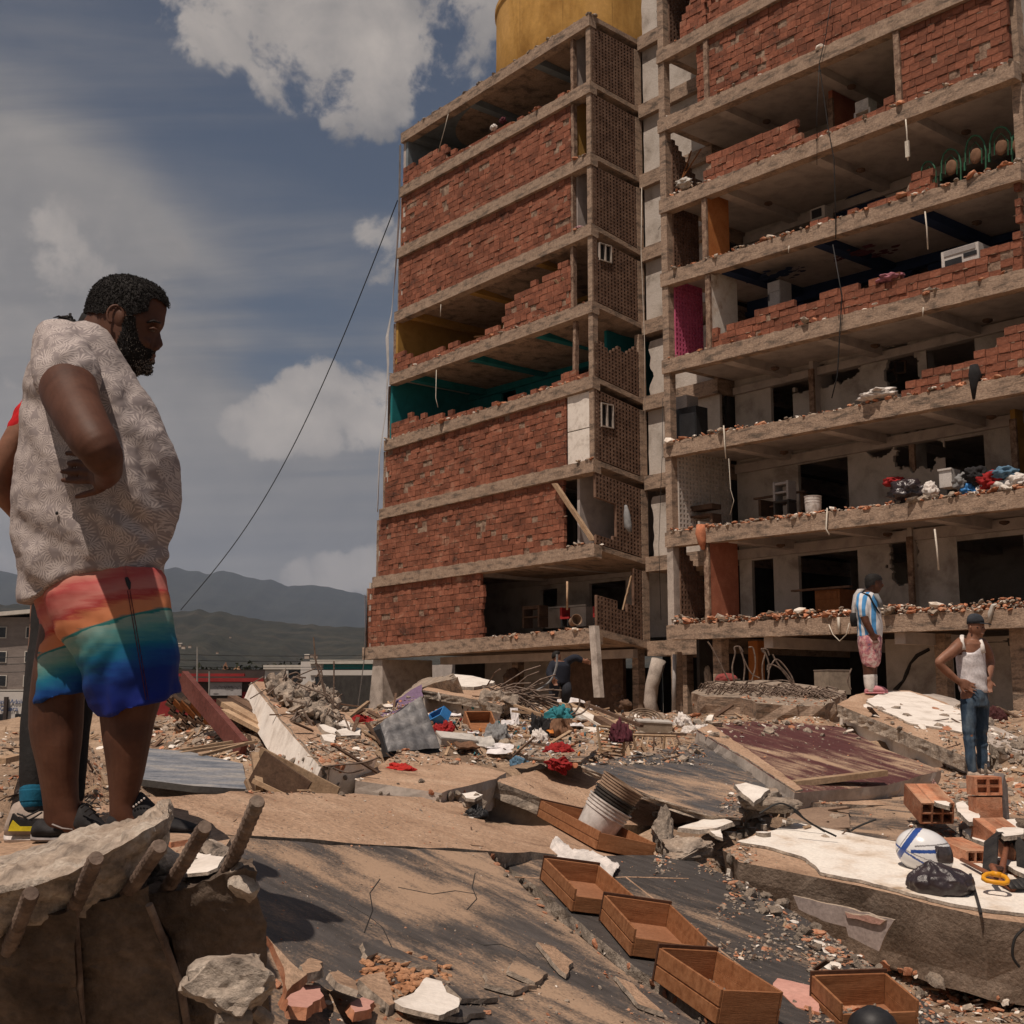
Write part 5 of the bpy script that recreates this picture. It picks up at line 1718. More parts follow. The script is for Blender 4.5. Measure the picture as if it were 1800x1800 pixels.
def wedge3(name, label, cat, A, B, C, m, seed, amp):
	A, B, C = ([P(*q) for q in r_] for r_ in (A, B, C))
	mb = MB()
	n = len(A)
	D = [a + Vector((0,.02,-.10)) for a in A]
	o0 = mb.add(A + B + C + D,[])
	for i in range(n - 1):
		for r_ in range(3):
			mb.f.append([o0 + r_ * n + i, o0 + (r_ + 1) * n + i, o0 + (r_ + 1) * n + i + 1, o0 + r_ * n + i + 1]); mb.m.append(0)
		mb.f.append([o0 + 3 * n + i, o0 + i, o0 + i + 1, o0 + 3 * n + i + 1]); mb.m.append(0)
	mb.f.append([o0, o0 + 3 * n, o0 + 2 * n, o0 + n]); mb.m.append(0)
	mb.f.append([o0 + n - 1, o0 + 2 * n - 1, o0 + 3 * n - 1, o0 + 4 * n - 1]); mb.m.append(0)
	o = mb.build(name, m)
	bm = bmesh.new(); bm.from_mesh(o.data)
	bmesh.ops.recalc_face_normals(bm, faces=bm.faces)
	bmesh.ops.triangulate(bm, faces=bm.faces)
	for _ in range(4):
		bmesh.ops.subdivide_edges(bm, edges=[e for e in bm.edges if e.calc_length() > .013], cuts=1, use_grid_fill=True)
		bmesh.ops.triangulate(bm, faces=bm.faces)
	bm.normal_update()
	for v in bm.verts:
		p = v.co
		d = nz(p.x * 7, p.y * 7, p.z * 7 + seed) + .6 * nz(p.x * 19, p.y * 19, p.z * 19 + seed) + .42 * nz(p.x * 48, p.y * 48, p.z * 48 + seed) + .25 * nz(p.x * 110, p.y * 110, p.z * 110)
		v.co = p + v.normal * amp * d
	bm.to_mesh(o.data); bm.free()
	shade_smooth(o, R(50))
	return tag(o, label, cat)
wedge3('concrete_lump', 'big rough lump of broken concrete lying on the shaded beam below the big man', 'concrete lump', topE, midE, botE, m_chunk,4,.021)
rock('concrete_lump', 'rough boulder of concrete at the lower left, lit on top, against the shaded beam', 'concrete lump', P(415,1728,2.2),.088,.10,.056, m_chunk,3, amp=.2)
rock('concrete_lump', 'angular dark grey lump on the right end of the shaded beam', 'concrete lump', P(426,1553,2.42),.036,.05,.038, m_chunk,12, amp=.12)
rock('concrete_lump', 'rounded pale lump just behind the white plaster flake on the beam', 'concrete lump', P(372,1495,2.75),.036,.05,.028, m_chunk,14, amp=.12)
rock('concrete_lump', 'tan lump between the rebar stubs under the black shoe', 'concrete lump', P(290,1525,2.62),.06,.05,.045, m_chunk,15, amp=.15)
rock('concrete_lump', 'flat lump below the plaster flake on top of the beam', 'concrete lump', P(330,1560,2.58),.10,.07,.03, m_chunk,16, amp=.15)
free_poly('plaster_shard', 'white plaster flake lying on the shaded beam beside the tallest rebar stub', 'plaster piece',[(320,1542),(345,1516),(372,1509),(392,1512),(385,1530),(365,1538)],((320,1545,2.5),(390,1512,2.62),(385,1532,2.52)),.006, m_plaster, m_break,5)
free_poly('plaster_shard', 'little white plaster chip behind the leaning rebar stub', 'plaster piece',[(345,1510),(352,1495),(370,1508),(352,1517)],((345,1510,2.7),(370,1508,2.7),(352,1495,2.8)),.006, m_plaster, m_break,6)
free_poly('broken_tile', 'broken tile edge under the toe of the black shoe', 'tile',[(266,1472),(330,1474),(350,1482),(300,1490),(268,1486)],((266,1474,3.1),(350,1482,3.0),(300,1492,2.9)),.012, m_sand, m_clay,7)
for i,(a, b, c) in enumerate((((380,1795),(440,1790),2.15),((443,1772),(472,1795),2.2))):
	mb = MB(); mb.tube([P(*a, c), P(*b, c + .03)],[.012,.013],10)
	tag(mb.build('concrete_core', m_break),['lying grey concrete stub at the bottom edge, left one', 'shorter grey concrete stub at the bottom edge beside the boulder'][i], 'concrete piece')
free_poly('broken_tile', 'upright broken tan tile piece right of the boulder', 'tile',[(464,1657),(520,1715),(534,1725),(500,1755),(490,1700)],((464,1657,3.4),(534,1725,3.3),(500,1755,3.2)),.02, m_sand, m_clay,8)
# shards on the dark floor at the bottom
m_pink = mat('salmon_paint',[(.46,.235,.19),(.55,.30,.245)], scale=4, bump=.25, bscale=40, fine=.12)
free_poly('plaster_shard', 'largest white plaster piece, lying on the dark floor at the bottom', 'plaster piece',[(688,1768),(725,1752),(748,1725),(775,1732),(785,1752),(805,1762),(805,1778),(770,1793),(735,1785),(705,1778)],((688,1770,4.05),(805,1765,4.25),(748,1725,4.45)),.014, m_plaster, m_break,9)
free_poly('plaster_shard', 'larger salmon painted plaster piece at the bottom, right of the boulder', 'plaster piece',[(494,1765),(520,1748),(560,1752),(565,1770),(535,1792),(505,1790)],((494,1770,3.6),(565,1760,3.8),(520,1748,3.85)),.03, m_pink, m_clay,10)
free_poly('plaster_shard', 'smaller salmon painted plaster piece left of the big white piece', 'plaster piece',[(612,1778),(635,1768),(655,1775),(648,1788),(622,1796)],((612,1780,3.85),(655,1777,3.95),(635,1768,4.0)),.025, m_pink, m_clay,11)
free_poly('concrete_shard', 'tan broken floor piece leaning at the hole in the dark floor', 'concrete piece',[(626,1738),(640,1728),(672,1724),(690,1780),(680,1785),(650,1760)],((626,1740,4.2),(690,1780,4.05),(672,1724,4.4)),.03, m_sand, m_break,12)
free_poly('concrete_shard', 'flat tan cement piece left of the hole in the dark floor', 'concrete piece',[(575,1722),(590,1716),(625,1738),(622,1752),(590,1740)],((575,1724,4.0),(625,1740,4.0),(590,1716,4.2)),.02, m_sand, m_break,13)
free_poly('concrete_shard', 'dusty broken corner piece behind the salmon plaster', 'concrete piece',[(527,1712),(545,1698),(567,1706),(560,1722),(535,1728)],((527,1714,3.9),(567,1708,4.0),(545,1698,4.1)),.025, m_sand, m_break,14)
# the hole: torn floor with red earth showing, part of the tilted floor
hole = MB()
r_ = random.Random(3)
for _ in range(420):
	px, py = r_.uniform(636,795), r_.uniform(1668,1755)
	e = ((px - 690) / 62) ** 2 + ((py - 1712) / 40) ** 2
	if e > 1 and not (abs(py - (1698 + (px - 740) * .28)) < 12 and 700 < px < 800): continue
	q = plB.at(px, py)
	hole.chunk(q + plB.n * r_.uniform(-.01,.008),(r_.uniform(.02,.07), r_.uniform(.02,.05),.016), r_, M3=rot_rand(r_,.25))
m_redsoil = mat('red_screed',[(.24,.105,.05),(.36,.17,.085),(.42,.23,.13)], scale=6, bump=.8, bscale=30, fine=.3, island=.2)
tag(hole.build('torn_screed', m_redsoil, root_of(slB)), kind='stuff')
patch('torn_edge', plB,[(632,1668),(650,1662),(668,1665),(672,1672),(700,1682),(730,1694),(765,1702),(762,1712),(735,1708),(690,1694),(660,1686),(640,1692)],.02, m_tile_a, root_of(slB), seed=5, seg=.03, amp=.012)
# raised flakes and cracks in the dark floor
for i, ol in enumerate(([(942,1665),(970,1672),(1003,1700),(992,1722),(968,1700)],[(1080,1725),(1110,1738),(1130,1760),(1165,1790),(1120,1775)],[(905,1690),(960,1720),(940,1738),(890,1715)],[(850,1720),(905,1735),(940,1742),(900,1752),(850,1738)],
						[(780,1742),(850,1752),(870,1764),(810,1768)],[(700,1790),(790,1775),(850,1790),(800,1799)])):
	o = patch('loose_tile', plB, ol,.016, m_sand if i in (0,1) else m_tile_a, None,.04,.012,20 + i,.006,['tan curled floor flake beside the drawers', 'clay red curled floor flake left of the nearest drawer', 'cracked floor plate in the lower middle', 'long cracked floor plate below it',
			  'thin cracked floor plate right of the white piece', 'lifted floor plate under the big white piece'][i], 'tile', m_break)
mb = MB()
for pts in ([(640,1640),(655,1600),(650,1570),(668,1545)],[(690,1668),(672,1630),(650,1612),(612,1590)],[(820,1650),(850,1662),(880,1660),(910,1672),(935,1690)],[(835,1535),(830,1560),(838,1580),(820,1600)],[(700,1560),(760,1572),(800,1566),(838,1572)]):
	mb.tube([plB.at(a, b,-.001) for a, b in pts],.0035,4)
tag(mb.build('crack', m_dark, root_of(slB)), kind='stuff')
mb = MB()
for pts in ([(905,1542),(1010,1548),(1100,1542),(1210,1545)],[(1100,1542),(1200,1620),(1330,1720)]):
	mb.tube([plC.at(a, b,.0005) for a, b in pts],.005,4)
tag(mb.build('joint', m_sand, root_of(slC)), kind='stuff')
# ------------------------------------------------------------------ drawers
m_dr = mat('drawer_wood',[(.20,.078,.032),(.27,.115,.05),(.32,.145,.068)], scale=3, stretch=(1,9,9), bump=.15, bscale=20, fine=.14, rough=.6)
m_dr_in = mat('drawer_bottom_board',[(.24,.105,.052),(.31,.145,.078)], scale=4, bump=.15, fine=.16, rough=.7)
m_dr_d = mat('drawer_dark_edge',[(.055,.024,.014),(.09,.04,.022)], scale=4, bump=.1)
def drawer(label, A, D, pl, W, H, skew=0.0, group='empty wooden drawers on the slabs', lowfront=.62, up=.004, pitch=0.0):
	a, d = pl.at(*A), pl.at(*D)
	y = (a - d).normalized()                     # from the front (D) to the back (A)
	L = (a - d).length
	x = y.cross(pl.n).normalized()
	x = (Matrix.Rotation(skew,3, pl.n) @ x)
	y = pl.n.cross(x).normalized()
	M3 = Matrix((x, y, pl.n)).transposed()
	t = thing('drawer', label, 'drawer', d + pl.n * up, group)
	t.rotation_euler = M3.to_euler()
	th = .012
	def part(name, boxes, m):
		mb = MB()
		for c, sz in boxes:
			mb.bx(c, *sz)
		o = mb.build(name, m)
		o.parent = t
		bm = bmesh.new(); bm.from_mesh(o.data)
		bmesh.ops.bevel(bm, geom=bm.edges[:], offset=.0015, segments=1, affect='EDGES')
		bm.to_mesh(o.data); bm.free()
		return o
	part('drawer_bottom',[((W / 2, L / 2,.02),(W - 2 * th - .001, L - 2 * th - .001,.006))], m_dr_in)
	part('side_panel',[((th / 2, L / 2, H * .27),(th, L, H * .42)),((th / 2, L / 2, H * .76),(th, L, H * .46)),((th * .72, L / 2, H * .51),(th * .55, L - .002, H * .07))], m_dr)
	part('side_panel',[((W - th / 2, L / 2, H * .27),(th, L, H * .42)),((W - th / 2, L / 2, H * .76),(th, L, H * .46)),((W - th * .72, L / 2, H * .51),(th * .55, L - .002, H * .07))], m_dr)
	part('back_panel',[((W / 2, L - th / 2, H * .53),(W - 2 * th - .002, th, H * .96))], m_dr)
	part('front_panel',[((W / 2, th / 2 - .001, H * lowfront / 2 + .01),(W - 2 * th - .002, th, H * lowfront))], m_dr)
	part('top_rail',[((W / 2, L + .0075, H * .56),(W + .006,.011, H * 1.1))], m_dr_d)
	if 'grit' in label or 'bottom edge' in label: t['wl'] = (W, L)
	if 'bucket' in label: t['c'] = d + x * W / 2 + y * L / 2 + pl.n * .03
	return t
drawer('empty drawer lying highest up the dark strip, below the white cloth',(953,1549),(1003,1606), plC,.33,.125,.02)
drawer('empty drawer second down the dark strip, touching the one above',(1057,1622),(1106,1685), plC,.36,.135,.02)
DR3 = drawer('empty drawer nearest the camera on the dark strip, holed bottom full of grit',(1148,1728),(1256,1806), plC,.31,.15,.0, lowfront=.9)
BK0 = drawer('empty drawer holding the stack of buckets',(990,1448),(1046,1496), plA,.42,.13,.16, lowfront=.85)
DR4 = drawer('empty drawer at the bottom edge with a black thing in it',(1436,1778),(1475,1830), Plane(((1436,1778,5.9),(1475,1830,5.6),(1600,1800,5.8))),.36,.16,.1)
mb = MB(); mb.ball(P(1535,1812,5.55),.11,.10,.10,16,10, jit=.03, seed=4)
o = tag(mb.build('black_bag', m_black, smooth=True), 'round black bundle lying in the drawer at the bottom edge', 'bag')
o = free_poly('plaster_shard', 'slanted piece of salmon plastered brickwork leaning on the bottom edge drawer', 'brick piece',[(1366,1738),(1440,1755),(1440,1800),(1400,1790),(1358,1752)],((1366,1740,6.1),(1440,1756,6.0),(1400,1792,5.75)),.05, m_pink, m_clay,17)
for D_, n_ in ((DR3,160),(DR4,60)):
	mb = MB(); rr = random.Random(n_); Wd, Ld = D_['wl']
	for _ in range(n_):
		mb.chunk((.02 + (Wd - .04) * rr.random(),.02 + (Ld - .04) * rr.random() ** .6,.025), rr.uniform(.004,.022), rr, rough=.4)
	o = mb.build('grit', m_break); o.parent = D_; tag(o, kind='stuff'); del D_['wl']
# ------------------------------------------------------------------ buckets
def bucket(label, base, axis, h, r0, r1, m, ribs=3, dents=0, group='stacked buckets'):
	t = thing('bucket', label, 'bucket', base, group)
	ax = axis.normalized()
	q = Vector((0,0,1)).rotation_difference(ax).to_matrix()
	prof = [(0, r0 * .97),(.01, r0)]
	prof += [(h * .60, r0 + (r1 - r0) * .6)]
	for i in range(ribs):
		z = h * (.66 + .3 * i / max(ribs,1))
		rr = r0 + (r1 - r0) * (z / h)
		prof += [(z, rr),(z + .002, rr + .008),(z + .013, rr + .008),(z + .015, rr)]
	prof += [(h - .012, r1),(h - .011, r1 + .01),(h, r1 + .01),(h, r1 - .004),(h - .03, r1 - .006),(.012, r0 - .006)]
	mb = MB()
	n = 40
	mb.loft([[base + q @ Vector((r_ * math.cos(2 * math.pi * k / n), r_ * math.sin(2 * math.pi * k / n), z)) for k in range(n)] for z, r_ in prof])
	o = mb.build('bucket_body', m, t)
	shade_smooth(o, R(30))
	return t, q
m_bk_w = mat('dirty_white_plastic',[(.36,.31,.27),(.56,.51,.47),(.63,.585,.55)], scale=7, rough=.5, bump=.08, fine=.14, fscale=30, spec=.4)
m_bk_t = mat('dusty_tan_plastic',[(.22,.145,.095),(.31,.215,.15)], scale=8, rough=.7, bump=.1, fine=.15)
m_bk_k = mat('black_bucket_plastic',[(.02,.018,.017),(.05,.042,.036)], scale=8, rough=.5, bump=.08)
b0 = Vector(BK0['c']); del BK0['c']
bx_ = (P(1097,1376, b0.y - .02) - b0)
ax = bx_.normalized()
Lb = bx_.length
bucket('dirty white ribbed bucket at the bottom of the stack, standing in a drawer', b0, ax, Lb * .60,.135,.165, m_bk_w,3)
bucket('black bucket nested in the middle of the stack', b0 + ax * Lb * .20, ax, Lb * .56,.125,.158, m_bk_k,3)
t, q = bucket('dusty tan bucket nested on top of the stack', b0 + ax * Lb * .36, ax, Lb * .63,.12,.158, m_bk_t,4)
# bucket upstairs is built with the flat interiors
# ------------------------------------------------------------------ cloth, bags
def lumpy(name, label, cat, px, py, wpx, hpx, m, seed=0, hz=.35, amp=.35, up=0.0, parent=None, ang=0.0, sub=5, n_aligned=True, Y=None):
	"""heap of crumpled cloth or film lying on whatever is at the pixel"""
	if Y: loc, nrm = P(px, py, Y), Vector((0,0,1))
	else: loc, nrm, Y = drop(px, py)
	w = px_size(wpx, Y) / 2
	d = max(px_size(hpx, Y) * 1.3 / 2, w * .5)
	q = (Vector((0,0,1)).rotation_difference(nrm).to_matrix() if n_aligned else Matrix.Identity(3)) @ Matrix.Rotation(ang,3, 'Z')
	mb = MB()
	vs_, fs = CHUNK[sub]
	out = []
	for p in vs_:
		g = amp / .35
		f = 1 + amp * (1.3 * nz(p.x * 1.9 + seed, p.y * 1.9, p.z) + .5 * nz(p.x * 5 + seed, p.y * 5, p.z * 3))
		rd = 1 - 2.2 * abs(nz(p.x * 2.6 + seed + 2 * p.y, p.y * 2.6, seed)) + .55 * (1 - 2.6 * abs(nz(p.x * 6 + seed, p.y * 6 - p.x * 2, seed + 3)))
		z = p.z * hz * w * 2 * (.62 + .55 * g * rd)
		out.append(loc + nrm * (hz * w * .55 + up) + q @ Vector((p.x * w * f, p.y * d * f, max(z * f,-hz * w * .5))))
	mb.add(out, fs)
	o = mb.build(name, m, parent, smooth=True)
	return tag(o, label, cat)
def cm(name, c, **k):
	c = Vector(c)
	return mat(name,[tuple(c * .75), tuple(c), tuple(c * 1.15)], scale=k.pop('scale',8), bump=k.pop('bump',.2), bscale=60, fine=.12, **k)
m_red = cm('red_cloth',(.27,.018,.018)); m_rede = cm('bright_red_cloth',(.40,.025,.02))
m_wcl = cm('white_cloth',(.62,.57,.53)); m_bluec = cm('denim_cloth',(.09,.17,.25)); m_tealc = cm('teal_cloth',(.03,.17,.20))
m_blk = cm('black_cloth',(.018,.017,.018)); m_maro = cm('maroon_cloth',(.075,.017,.025)); m_oran = cm('orange_cloth',(.52,.18,.04))
m_paper = cm('white_paper',(.66,.62,.61), bump=.05); m_bluep = cm('blue_plastic',(.035,.17,.42), rough=.45, bump=0)
m_gry = cm('grey_cloth',(.20,.20,.20)); m_brn = cm('brown_fabric',(.16,.085,.05)); m_lgrey = cm('pale_plastic',(.48,.45,.41), rough=.5, bump=0)
lumpy('cloth', 'small bright red cloth lying alone on the pale slab', 'cloth',704,1353,50,16, m_rede,3,.14,.35)
lumpy('shirt', 'dark red shirt crumpled behind the pale slab, upper of the two', 'shirt',982,1322,46,18, m_red,5,.2,.4)
lumpy('shirt', 'dark red shirt crumpled behind the pale slab, lower of the two', 'shirt',984,1341,54,20, m_red,6,.2,.4)
lumpy('cloth', 'red cloth lying behind the grey quilted mattress', 'cloth',640,1271,46,14, m_red,7,.18,.35)
lumpy('cloth', 'rolled blue denim cloth beside the loose papers', 'cloth',916,1343,34,18, m_bluec,8,.4,.3)
lumpy('cloth', 'black cloth heap in the middle of the junk', 'cloth',905,1285,46,44, m_blk,9,.6,.5)
lumpy('cloth', 'black and grey cloth heap right of the black heap', 'cloth',952,1290,38,30, m_blk,10,.5,.5)
lumpy('bag', 'teal and black bag on top of the brown clothes heap', 'bag',984,1263,40,18, m_tealc,11,.3,.5, Y=15)
lumpy('cloth', 'brown striped clothes heap under the teal bag', 'cloth',990,1290,40,44, m_brn,12,.6,.4)
lumpy('cloth', 'maroon cloth hung over the wire racks', 'cloth',1092,1304,34,40, m_maro,13,.7,.35, Y=13.3)
lumpy('cloth', 'grey trousers lying beside the round cap in the junk', 'cloth',872,1302,44,40, m_gry,14,.5,.3)
lumpy('cap', 'dusty tan cap lying beside the grey trousers', 'cap',886,1309,22,18, cm('tan_cap',(.30,.24,.18)),15,.5,.08)
lumpy('cloth', 'white cloth crumpled under the mesh crate', 'cloth',1200,1273,28,20, m_wcl,16,.4,.4)
lumpy('cloth', 'white sheet lying in front of the maroon slab', 'cloth',1222,1287,50,16, m_wcl,17,.16,.35)
lumpy('cushion', 'dark red cushion lying on top of the rebar slab', 'cushion',1277,1197,38,12, cm('dark_red_cushion',(.22,.05,.045)),18,.3,.15)
lumpy('bag', 'small black crushed bag between the two pale slabs', 'bag',836,1437,38,16, m_black,19,.3,.35)
lumpy('cloth', 'small patterned rag left of the bricks', 'cloth',1636,1382,24,10, cm('faded_rag',(.36,.22,.2)),20,.2,.4)
lumpy('bag', 'dark maroon bag behind the man in the white vest', 'bag',1752,1266,32,20, cm('dark_bag',(.06,.02,.02)),21,.5,.3)
lumpy('cloth', 'red and pink shoes tossed in the junk left of the suitcase', 'shoes',782,1288,34,14, m_red,22,.35,.4)
lumpy('cloth', 'white and blue cloth below the orange folder', 'cloth',946,1305,30,12, m_wcl,23,.35,.5)
# white cloth over the edge above the drawers
mb = MB()
n1, n2 = 34,12
pa_ = [(972,1486),(985,1502),(1002,1512),(1022,1514),(1045,1522),(1068,1534),(1082,1540)]
rows = []
for j in range(n2 + 1):
	v = j / n2
	row = []
	for i in range(n1 + 1):
		u = i / n1
		k = u * (len(pa_) - 1); a_ = int(min(k, len(pa_) - 2)); f = k - a_
		cx, cy = pa_[a_][0] + (pa_[a_ + 1][0] - pa_[a_][0]) * f, pa_[a_][1] + (pa_[a_ + 1][1] - pa_[a_][1]) * f
		wv = (12 + 8 * math.sin(u * 3)) * (1 + .5 * nz(u * 5,3))
		px, py = cx + (v - .5) * wv * 1.0, cy - (v - .5) * wv * 1.3 - 2
		h = .025 + .05 * abs(nz(u * 4 + v * 3, v * 5,2)) + .03 * abs(nz(u * 11, v * 7,4)) + .012 * nz(u * 30, v * 10)
		row.append(plC.at(px, py, max(.006, h * math.sin(math.pi * min(1, max(0, v))) ** .5)))
	rows.append(row)
mb.add([p for r_ in rows for p in r_],[(j * (n1 + 1) + i, j * (n1 + 1) + i + 1,(j + 1) * (n1 + 1) + i + 1,(j + 1) * (n1 + 1) + i) for j in range(n2) for i in range(n1)])
tag(mb.build('cloth', m_wcl, smooth=True), 'long crumpled white cloth lying just above the topmost drawer', 'cloth')
lumpy('cloth', 'white scrap between the first two drawers on the dark strip', 'cloth',1119,1588,20,10, m_wcl,30,.2,.4)
# motorcycle helmet, bag and tools on the plaster-topped beam
def helmet():
	base = plD.at(1626,1533)
	Y = base.y
	r = px_size(79, Y) / 2
	c = base + Vector((0,0, r * .86))
	t = thing('helmet', 'white motorcycle helmet with blue stripes on the plaster topped beam', 'helmet', base)
	mt = bpy.data.materials.new('helmet_paint'); mt.use_nodes = True
	N, L = mt.node_tree.nodes, mt.node_tree.links
	b = N['Principled BSDF']; b.inputs['Roughness'].default_value = .25; b.inputs['Coat Weight'].default_value = .5
	mb = MB()
	vs_, fs = ico(6)
	# face opening to the right and towards the back; pattern by face material
	fwd = Vector((.88,-.42,-.12)).normalized(); up = Vector((0,0,1)); lf = up.cross(fwd).normalized()
	M3 = Matrix((fwd, lf, up)).transposed()
	pts = []
	for p in vs_:
		q = Vector((p.x * 1.2, p.y * .95, p.z * .98))
		if q.z < -.72: q.z = -.72 + (q.z + .72) * .15
		if q.x > .3 and q.z < 0: q.x += .12 * (-q.z)
		pts.append(c + M3 @ (q * r))
	fm = []
	for f in fs:
		m = sum((vs_[i] for i in f), Vector()) / 3
		k = 0
		ang = math.atan2(m.z, m.x)              # round the side
		rr = math.hypot(m.x, m.z)
		if m.x > .42 and -.28 < m.z < .42 and abs(m.y) < .93 and m.x > .5 - .1 * m.z: k = 2    # visor opening
		elif m.z < -.55 and m.x > -.2: k = 3
		elif -.78 < m.x - .55 * m.z < -.55 and True: k = 1
		elif .02 < m.z - .18 * m.x < .17 and m.x > -.35: k = 1
		elif -.40 < m.z + .55 * m.x < -.30 and m.x < .4: k = 1
		elif .30 < m.z - .25 * m.x < .36 and m.x > -.2: k = 3
		elif -.16 < m.z + .3 * m.x < -.12: k = 3
		elif -.86 < m.x - .55 * m.z < -.82: k = 3
		fm.append(k)
	mb.v = pts; mb.f = [list(f) for f in fs]; mb.m = fm
	white = mat('helmet_white',[(.66,.66,.66),(.72,.72,.72)], rough=.22, bump=0, fine=.03, spec=.5, coat=.5)
	blue = mat('helmet_blue',[(.02,.06,.24),(.03,.08,.30)], rough=.22, bump=0, fine=.03, spec=.5, coat=.5)
	grey = mat('helmet_grey',[(.2,.19,.19),(.26,.25,.25)], rough=.3, bump=0)
	dk = mat('helmet_visor',[(.05,.04,.04),(.08,.065,.06)], rough=.15, bump=0, spec=.5)
	o = mb.build('helmet_shell',[white, blue, dk, grey], t, smooth=True)
	e = MB()
	e.tube([c + M3 @ (Vector((.72 + .34 * math.cos(a) * .2,.98 * math.cos(a * 1),.07 + .35 * math.sin(a))) * r) for a in [2 * math.pi * i / 30 for i in range(31)]], r * .03,6, cap=False)
	e.build('visor_rim', dk, t, smooth=True)
helmet()
m_bag = mat('dark_bin_bag',[(.022,.015,.017),(.045,.031,.034)], scale=6, rough=.28, bump=.35, bscale=22, fine=.2, spec=.6, lo=.3, hi=.7)
def bin_bag():
	base = plD.at(1653,1573)
	Y = base.y
	w = px_size(112, Y) / 2
	c = base + Vector((0,0, w * .34))
	mb = MB()
	vs_, fs = CHUNK[5]
	out = []
	for p in vs_:
		a = math.atan2(p.y, p.x)
		knot = Vector((-.28,0,1.0))
		t = max(0, p.z)
		pl_ = .10 * math.sin(a * 9 + 2.5 * nz(a, p.z)) * (.25 + t) + .05 * math.sin(a * 17 + 3 * nz(a * 2, p.z,4)) * (.3 + t)
		q = Vector((p.x * (1 + pl_), p.y * .8 * (1 + pl_), p.z * .56))
		q += Vector((.06 * nz(p.x * 3, p.y * 3, p.z * 3),.05 * nz(p.x * 3 + 7, p.y * 3, p.z * 3),.05 * nz(p.x * 4, p.y * 4 + 5, p.z * 4)))
		if p.z > .35:
			k = (p.z - .35) / .65
			k = k * k
			q.x = q.x * (1 - .75 * k) + -.30 * k
			q.y *= (1 - .75 * k)
			q.z += .12 * k
		q.z = max(q.z,-.33)
		if q.z < -.2: q = Vector((q.x * 1.0, q.y, q.z))
		out.append(c + q * w)
	mb.add(out, fs)
	o = mb.build('bin_bag', m_bag, smooth=True)
	tag(o, 'tied black plastic bag of belongings in front of the motorcycle helmet', 'bag')
bin_bag()
m_hand = mat('tool_handle_wood',[(.15,.055,.03),(.22,.085,.045)], scale=5, bump=.15, rough=.6)
m_head = mat('tool_steel',[(.018,.017,.017),(.04,.036,.033)], scale=6, rough=.55, bump=.25)
m_yel = mat('yellow_grip_plastic',[(.62,.27,.012),(.68,.31,.02)], rough=.4, bump=0, fine=.04)
def mattock():
	a, b = plD.at(1690,1524,.05), plD.at(1757,1561,.10)
	e = plD.at(1780,1575,.04)
	t = thing('pickaxe', 'mattock with worn wooden handle lying beside the black plastic bag', 'pickaxe', a)
	mb = MB()
	mb.tube([a, a.lerp(e,.5) + Vector((0,0,.012)), e],[.017,.019,.022],10, flat=.75)
	mb.build('handle', m_hand, t, smooth=True)
	# forged head with two drooping blades
	h = plD.at(1769,1522,.16)
	mb = MB()
	pts = [plD.at(1739,1545,.05), plD.at(1741,1523,.18), plD.at(1755,1520,.21), h, plD.at(1783,1524,.19), plD.at(1796,1533,.15), plD.at(1800,1548,.05)]
	rg = []
	for i, p in enumerate(pts):
		w_ = (.055,.05,.03,.034,.03,.045,.055)[i]; th = (.004,.010,.016,.03,.016,.010,.004)[i]
		tdir = (pts[min(i + 1,6)] - pts[max(i - 1,0)]).normalized()
		s_ = Vector((.25,-.9,.1)); s_ = (s_ - tdir * s_.dot(tdir)).normalized(); n_ = tdir.cross(s_)
		rg.append([p - s_ * w_ - n_ * th, p + s_ * w_ - n_ * th, p + s_ * w_ + n_ * th, p - s_ * w_ + n_ * th])
	mb.loft(rg)
	mb.build('head', m_head, t)
	mb = MB()
	mb.tube([h, plD.at(1758,1556,.05)],[.02,.022],10)
	mb.build('stub_handle', m_hand, t, smooth=True)
mattock()
def shovel():
	g = plD.at(1750,1574,.13)
	right = Vector((.93,-.3,-.12)).normalized()
	out = (plD.at(1741,1603,.04) - g).normalized()
	w = .070; h = .125
	t = thing('shovel', 'shovel with yellow D shaped grip sticking out over the edge of the beam', 'shovel', g)
	mb = MB()
	pts = [(-.36,0),(-.8,.18),(-1,.5),(-.98,.82),(-.7,1.0),(0,1.02),(.7,1.0),(.98,.82),(1,.5),(.8,.18),(.36,0),(0,-.05),(-.36,0)]
	mb.tube([g + right * (x * w) + out * (y * h) for x, y in pts],[.0145] * len(pts),10, cap=False)
	mb.tube([g + right * (-.4 * w), g + right * (.4 * w)],[.018,.018],10)
	mb.build('grip', m_yel, t, smooth=True)
	mb = MB()
	mb.tube([g - out * .0, g - out * .05 + Vector((.0,.08,.02)), plD.at(1764,1545,.06)],[.019,.02,.019],10)
	mb.build('shaft', m_hand, t, smooth=True)
	mb = MB()
	tip = plD.at(1800,1568,.02)
	rows = []
	for j in range(7):
		u = j / 6
		c_ = plD.at(1768 + 45 * u,1572 - 8 * u,.05)
		ww = .05 + .05 * math.sin(math.pi * min(1, u * 1.1))
		rows.append([c_ + Vector((-.1,.6,.0)).normalized() * ww * k + Vector((0,0,.03 * (1 - abs(k)) + .01 * k)) for k in (-1,-.5,0,.5,1)])
	for j in range(6):
		mb.add(rows[j] + rows[j + 1],[(i, i + 1,6 + i,5 + i) for i in range(4)])
	b = mb.build('blade', m_head, t, smooth=True)
	sd = b.modifiers.new('thick', 'SOLIDIFY'); sd.thickness = .004
shovel()
mb = MB()
a, b = plD.at(1705,1548,.04), plD.at(1724,1615,.03)
mb.box((a + b) / 2,(b - a) / 2, Vector((.011,.006,0)), Vector((0,0,.007)))
tag(mb.build('crowbar', m_head), 'flat black steel bar lying between the bag and the yellow grip', 'crowbar')
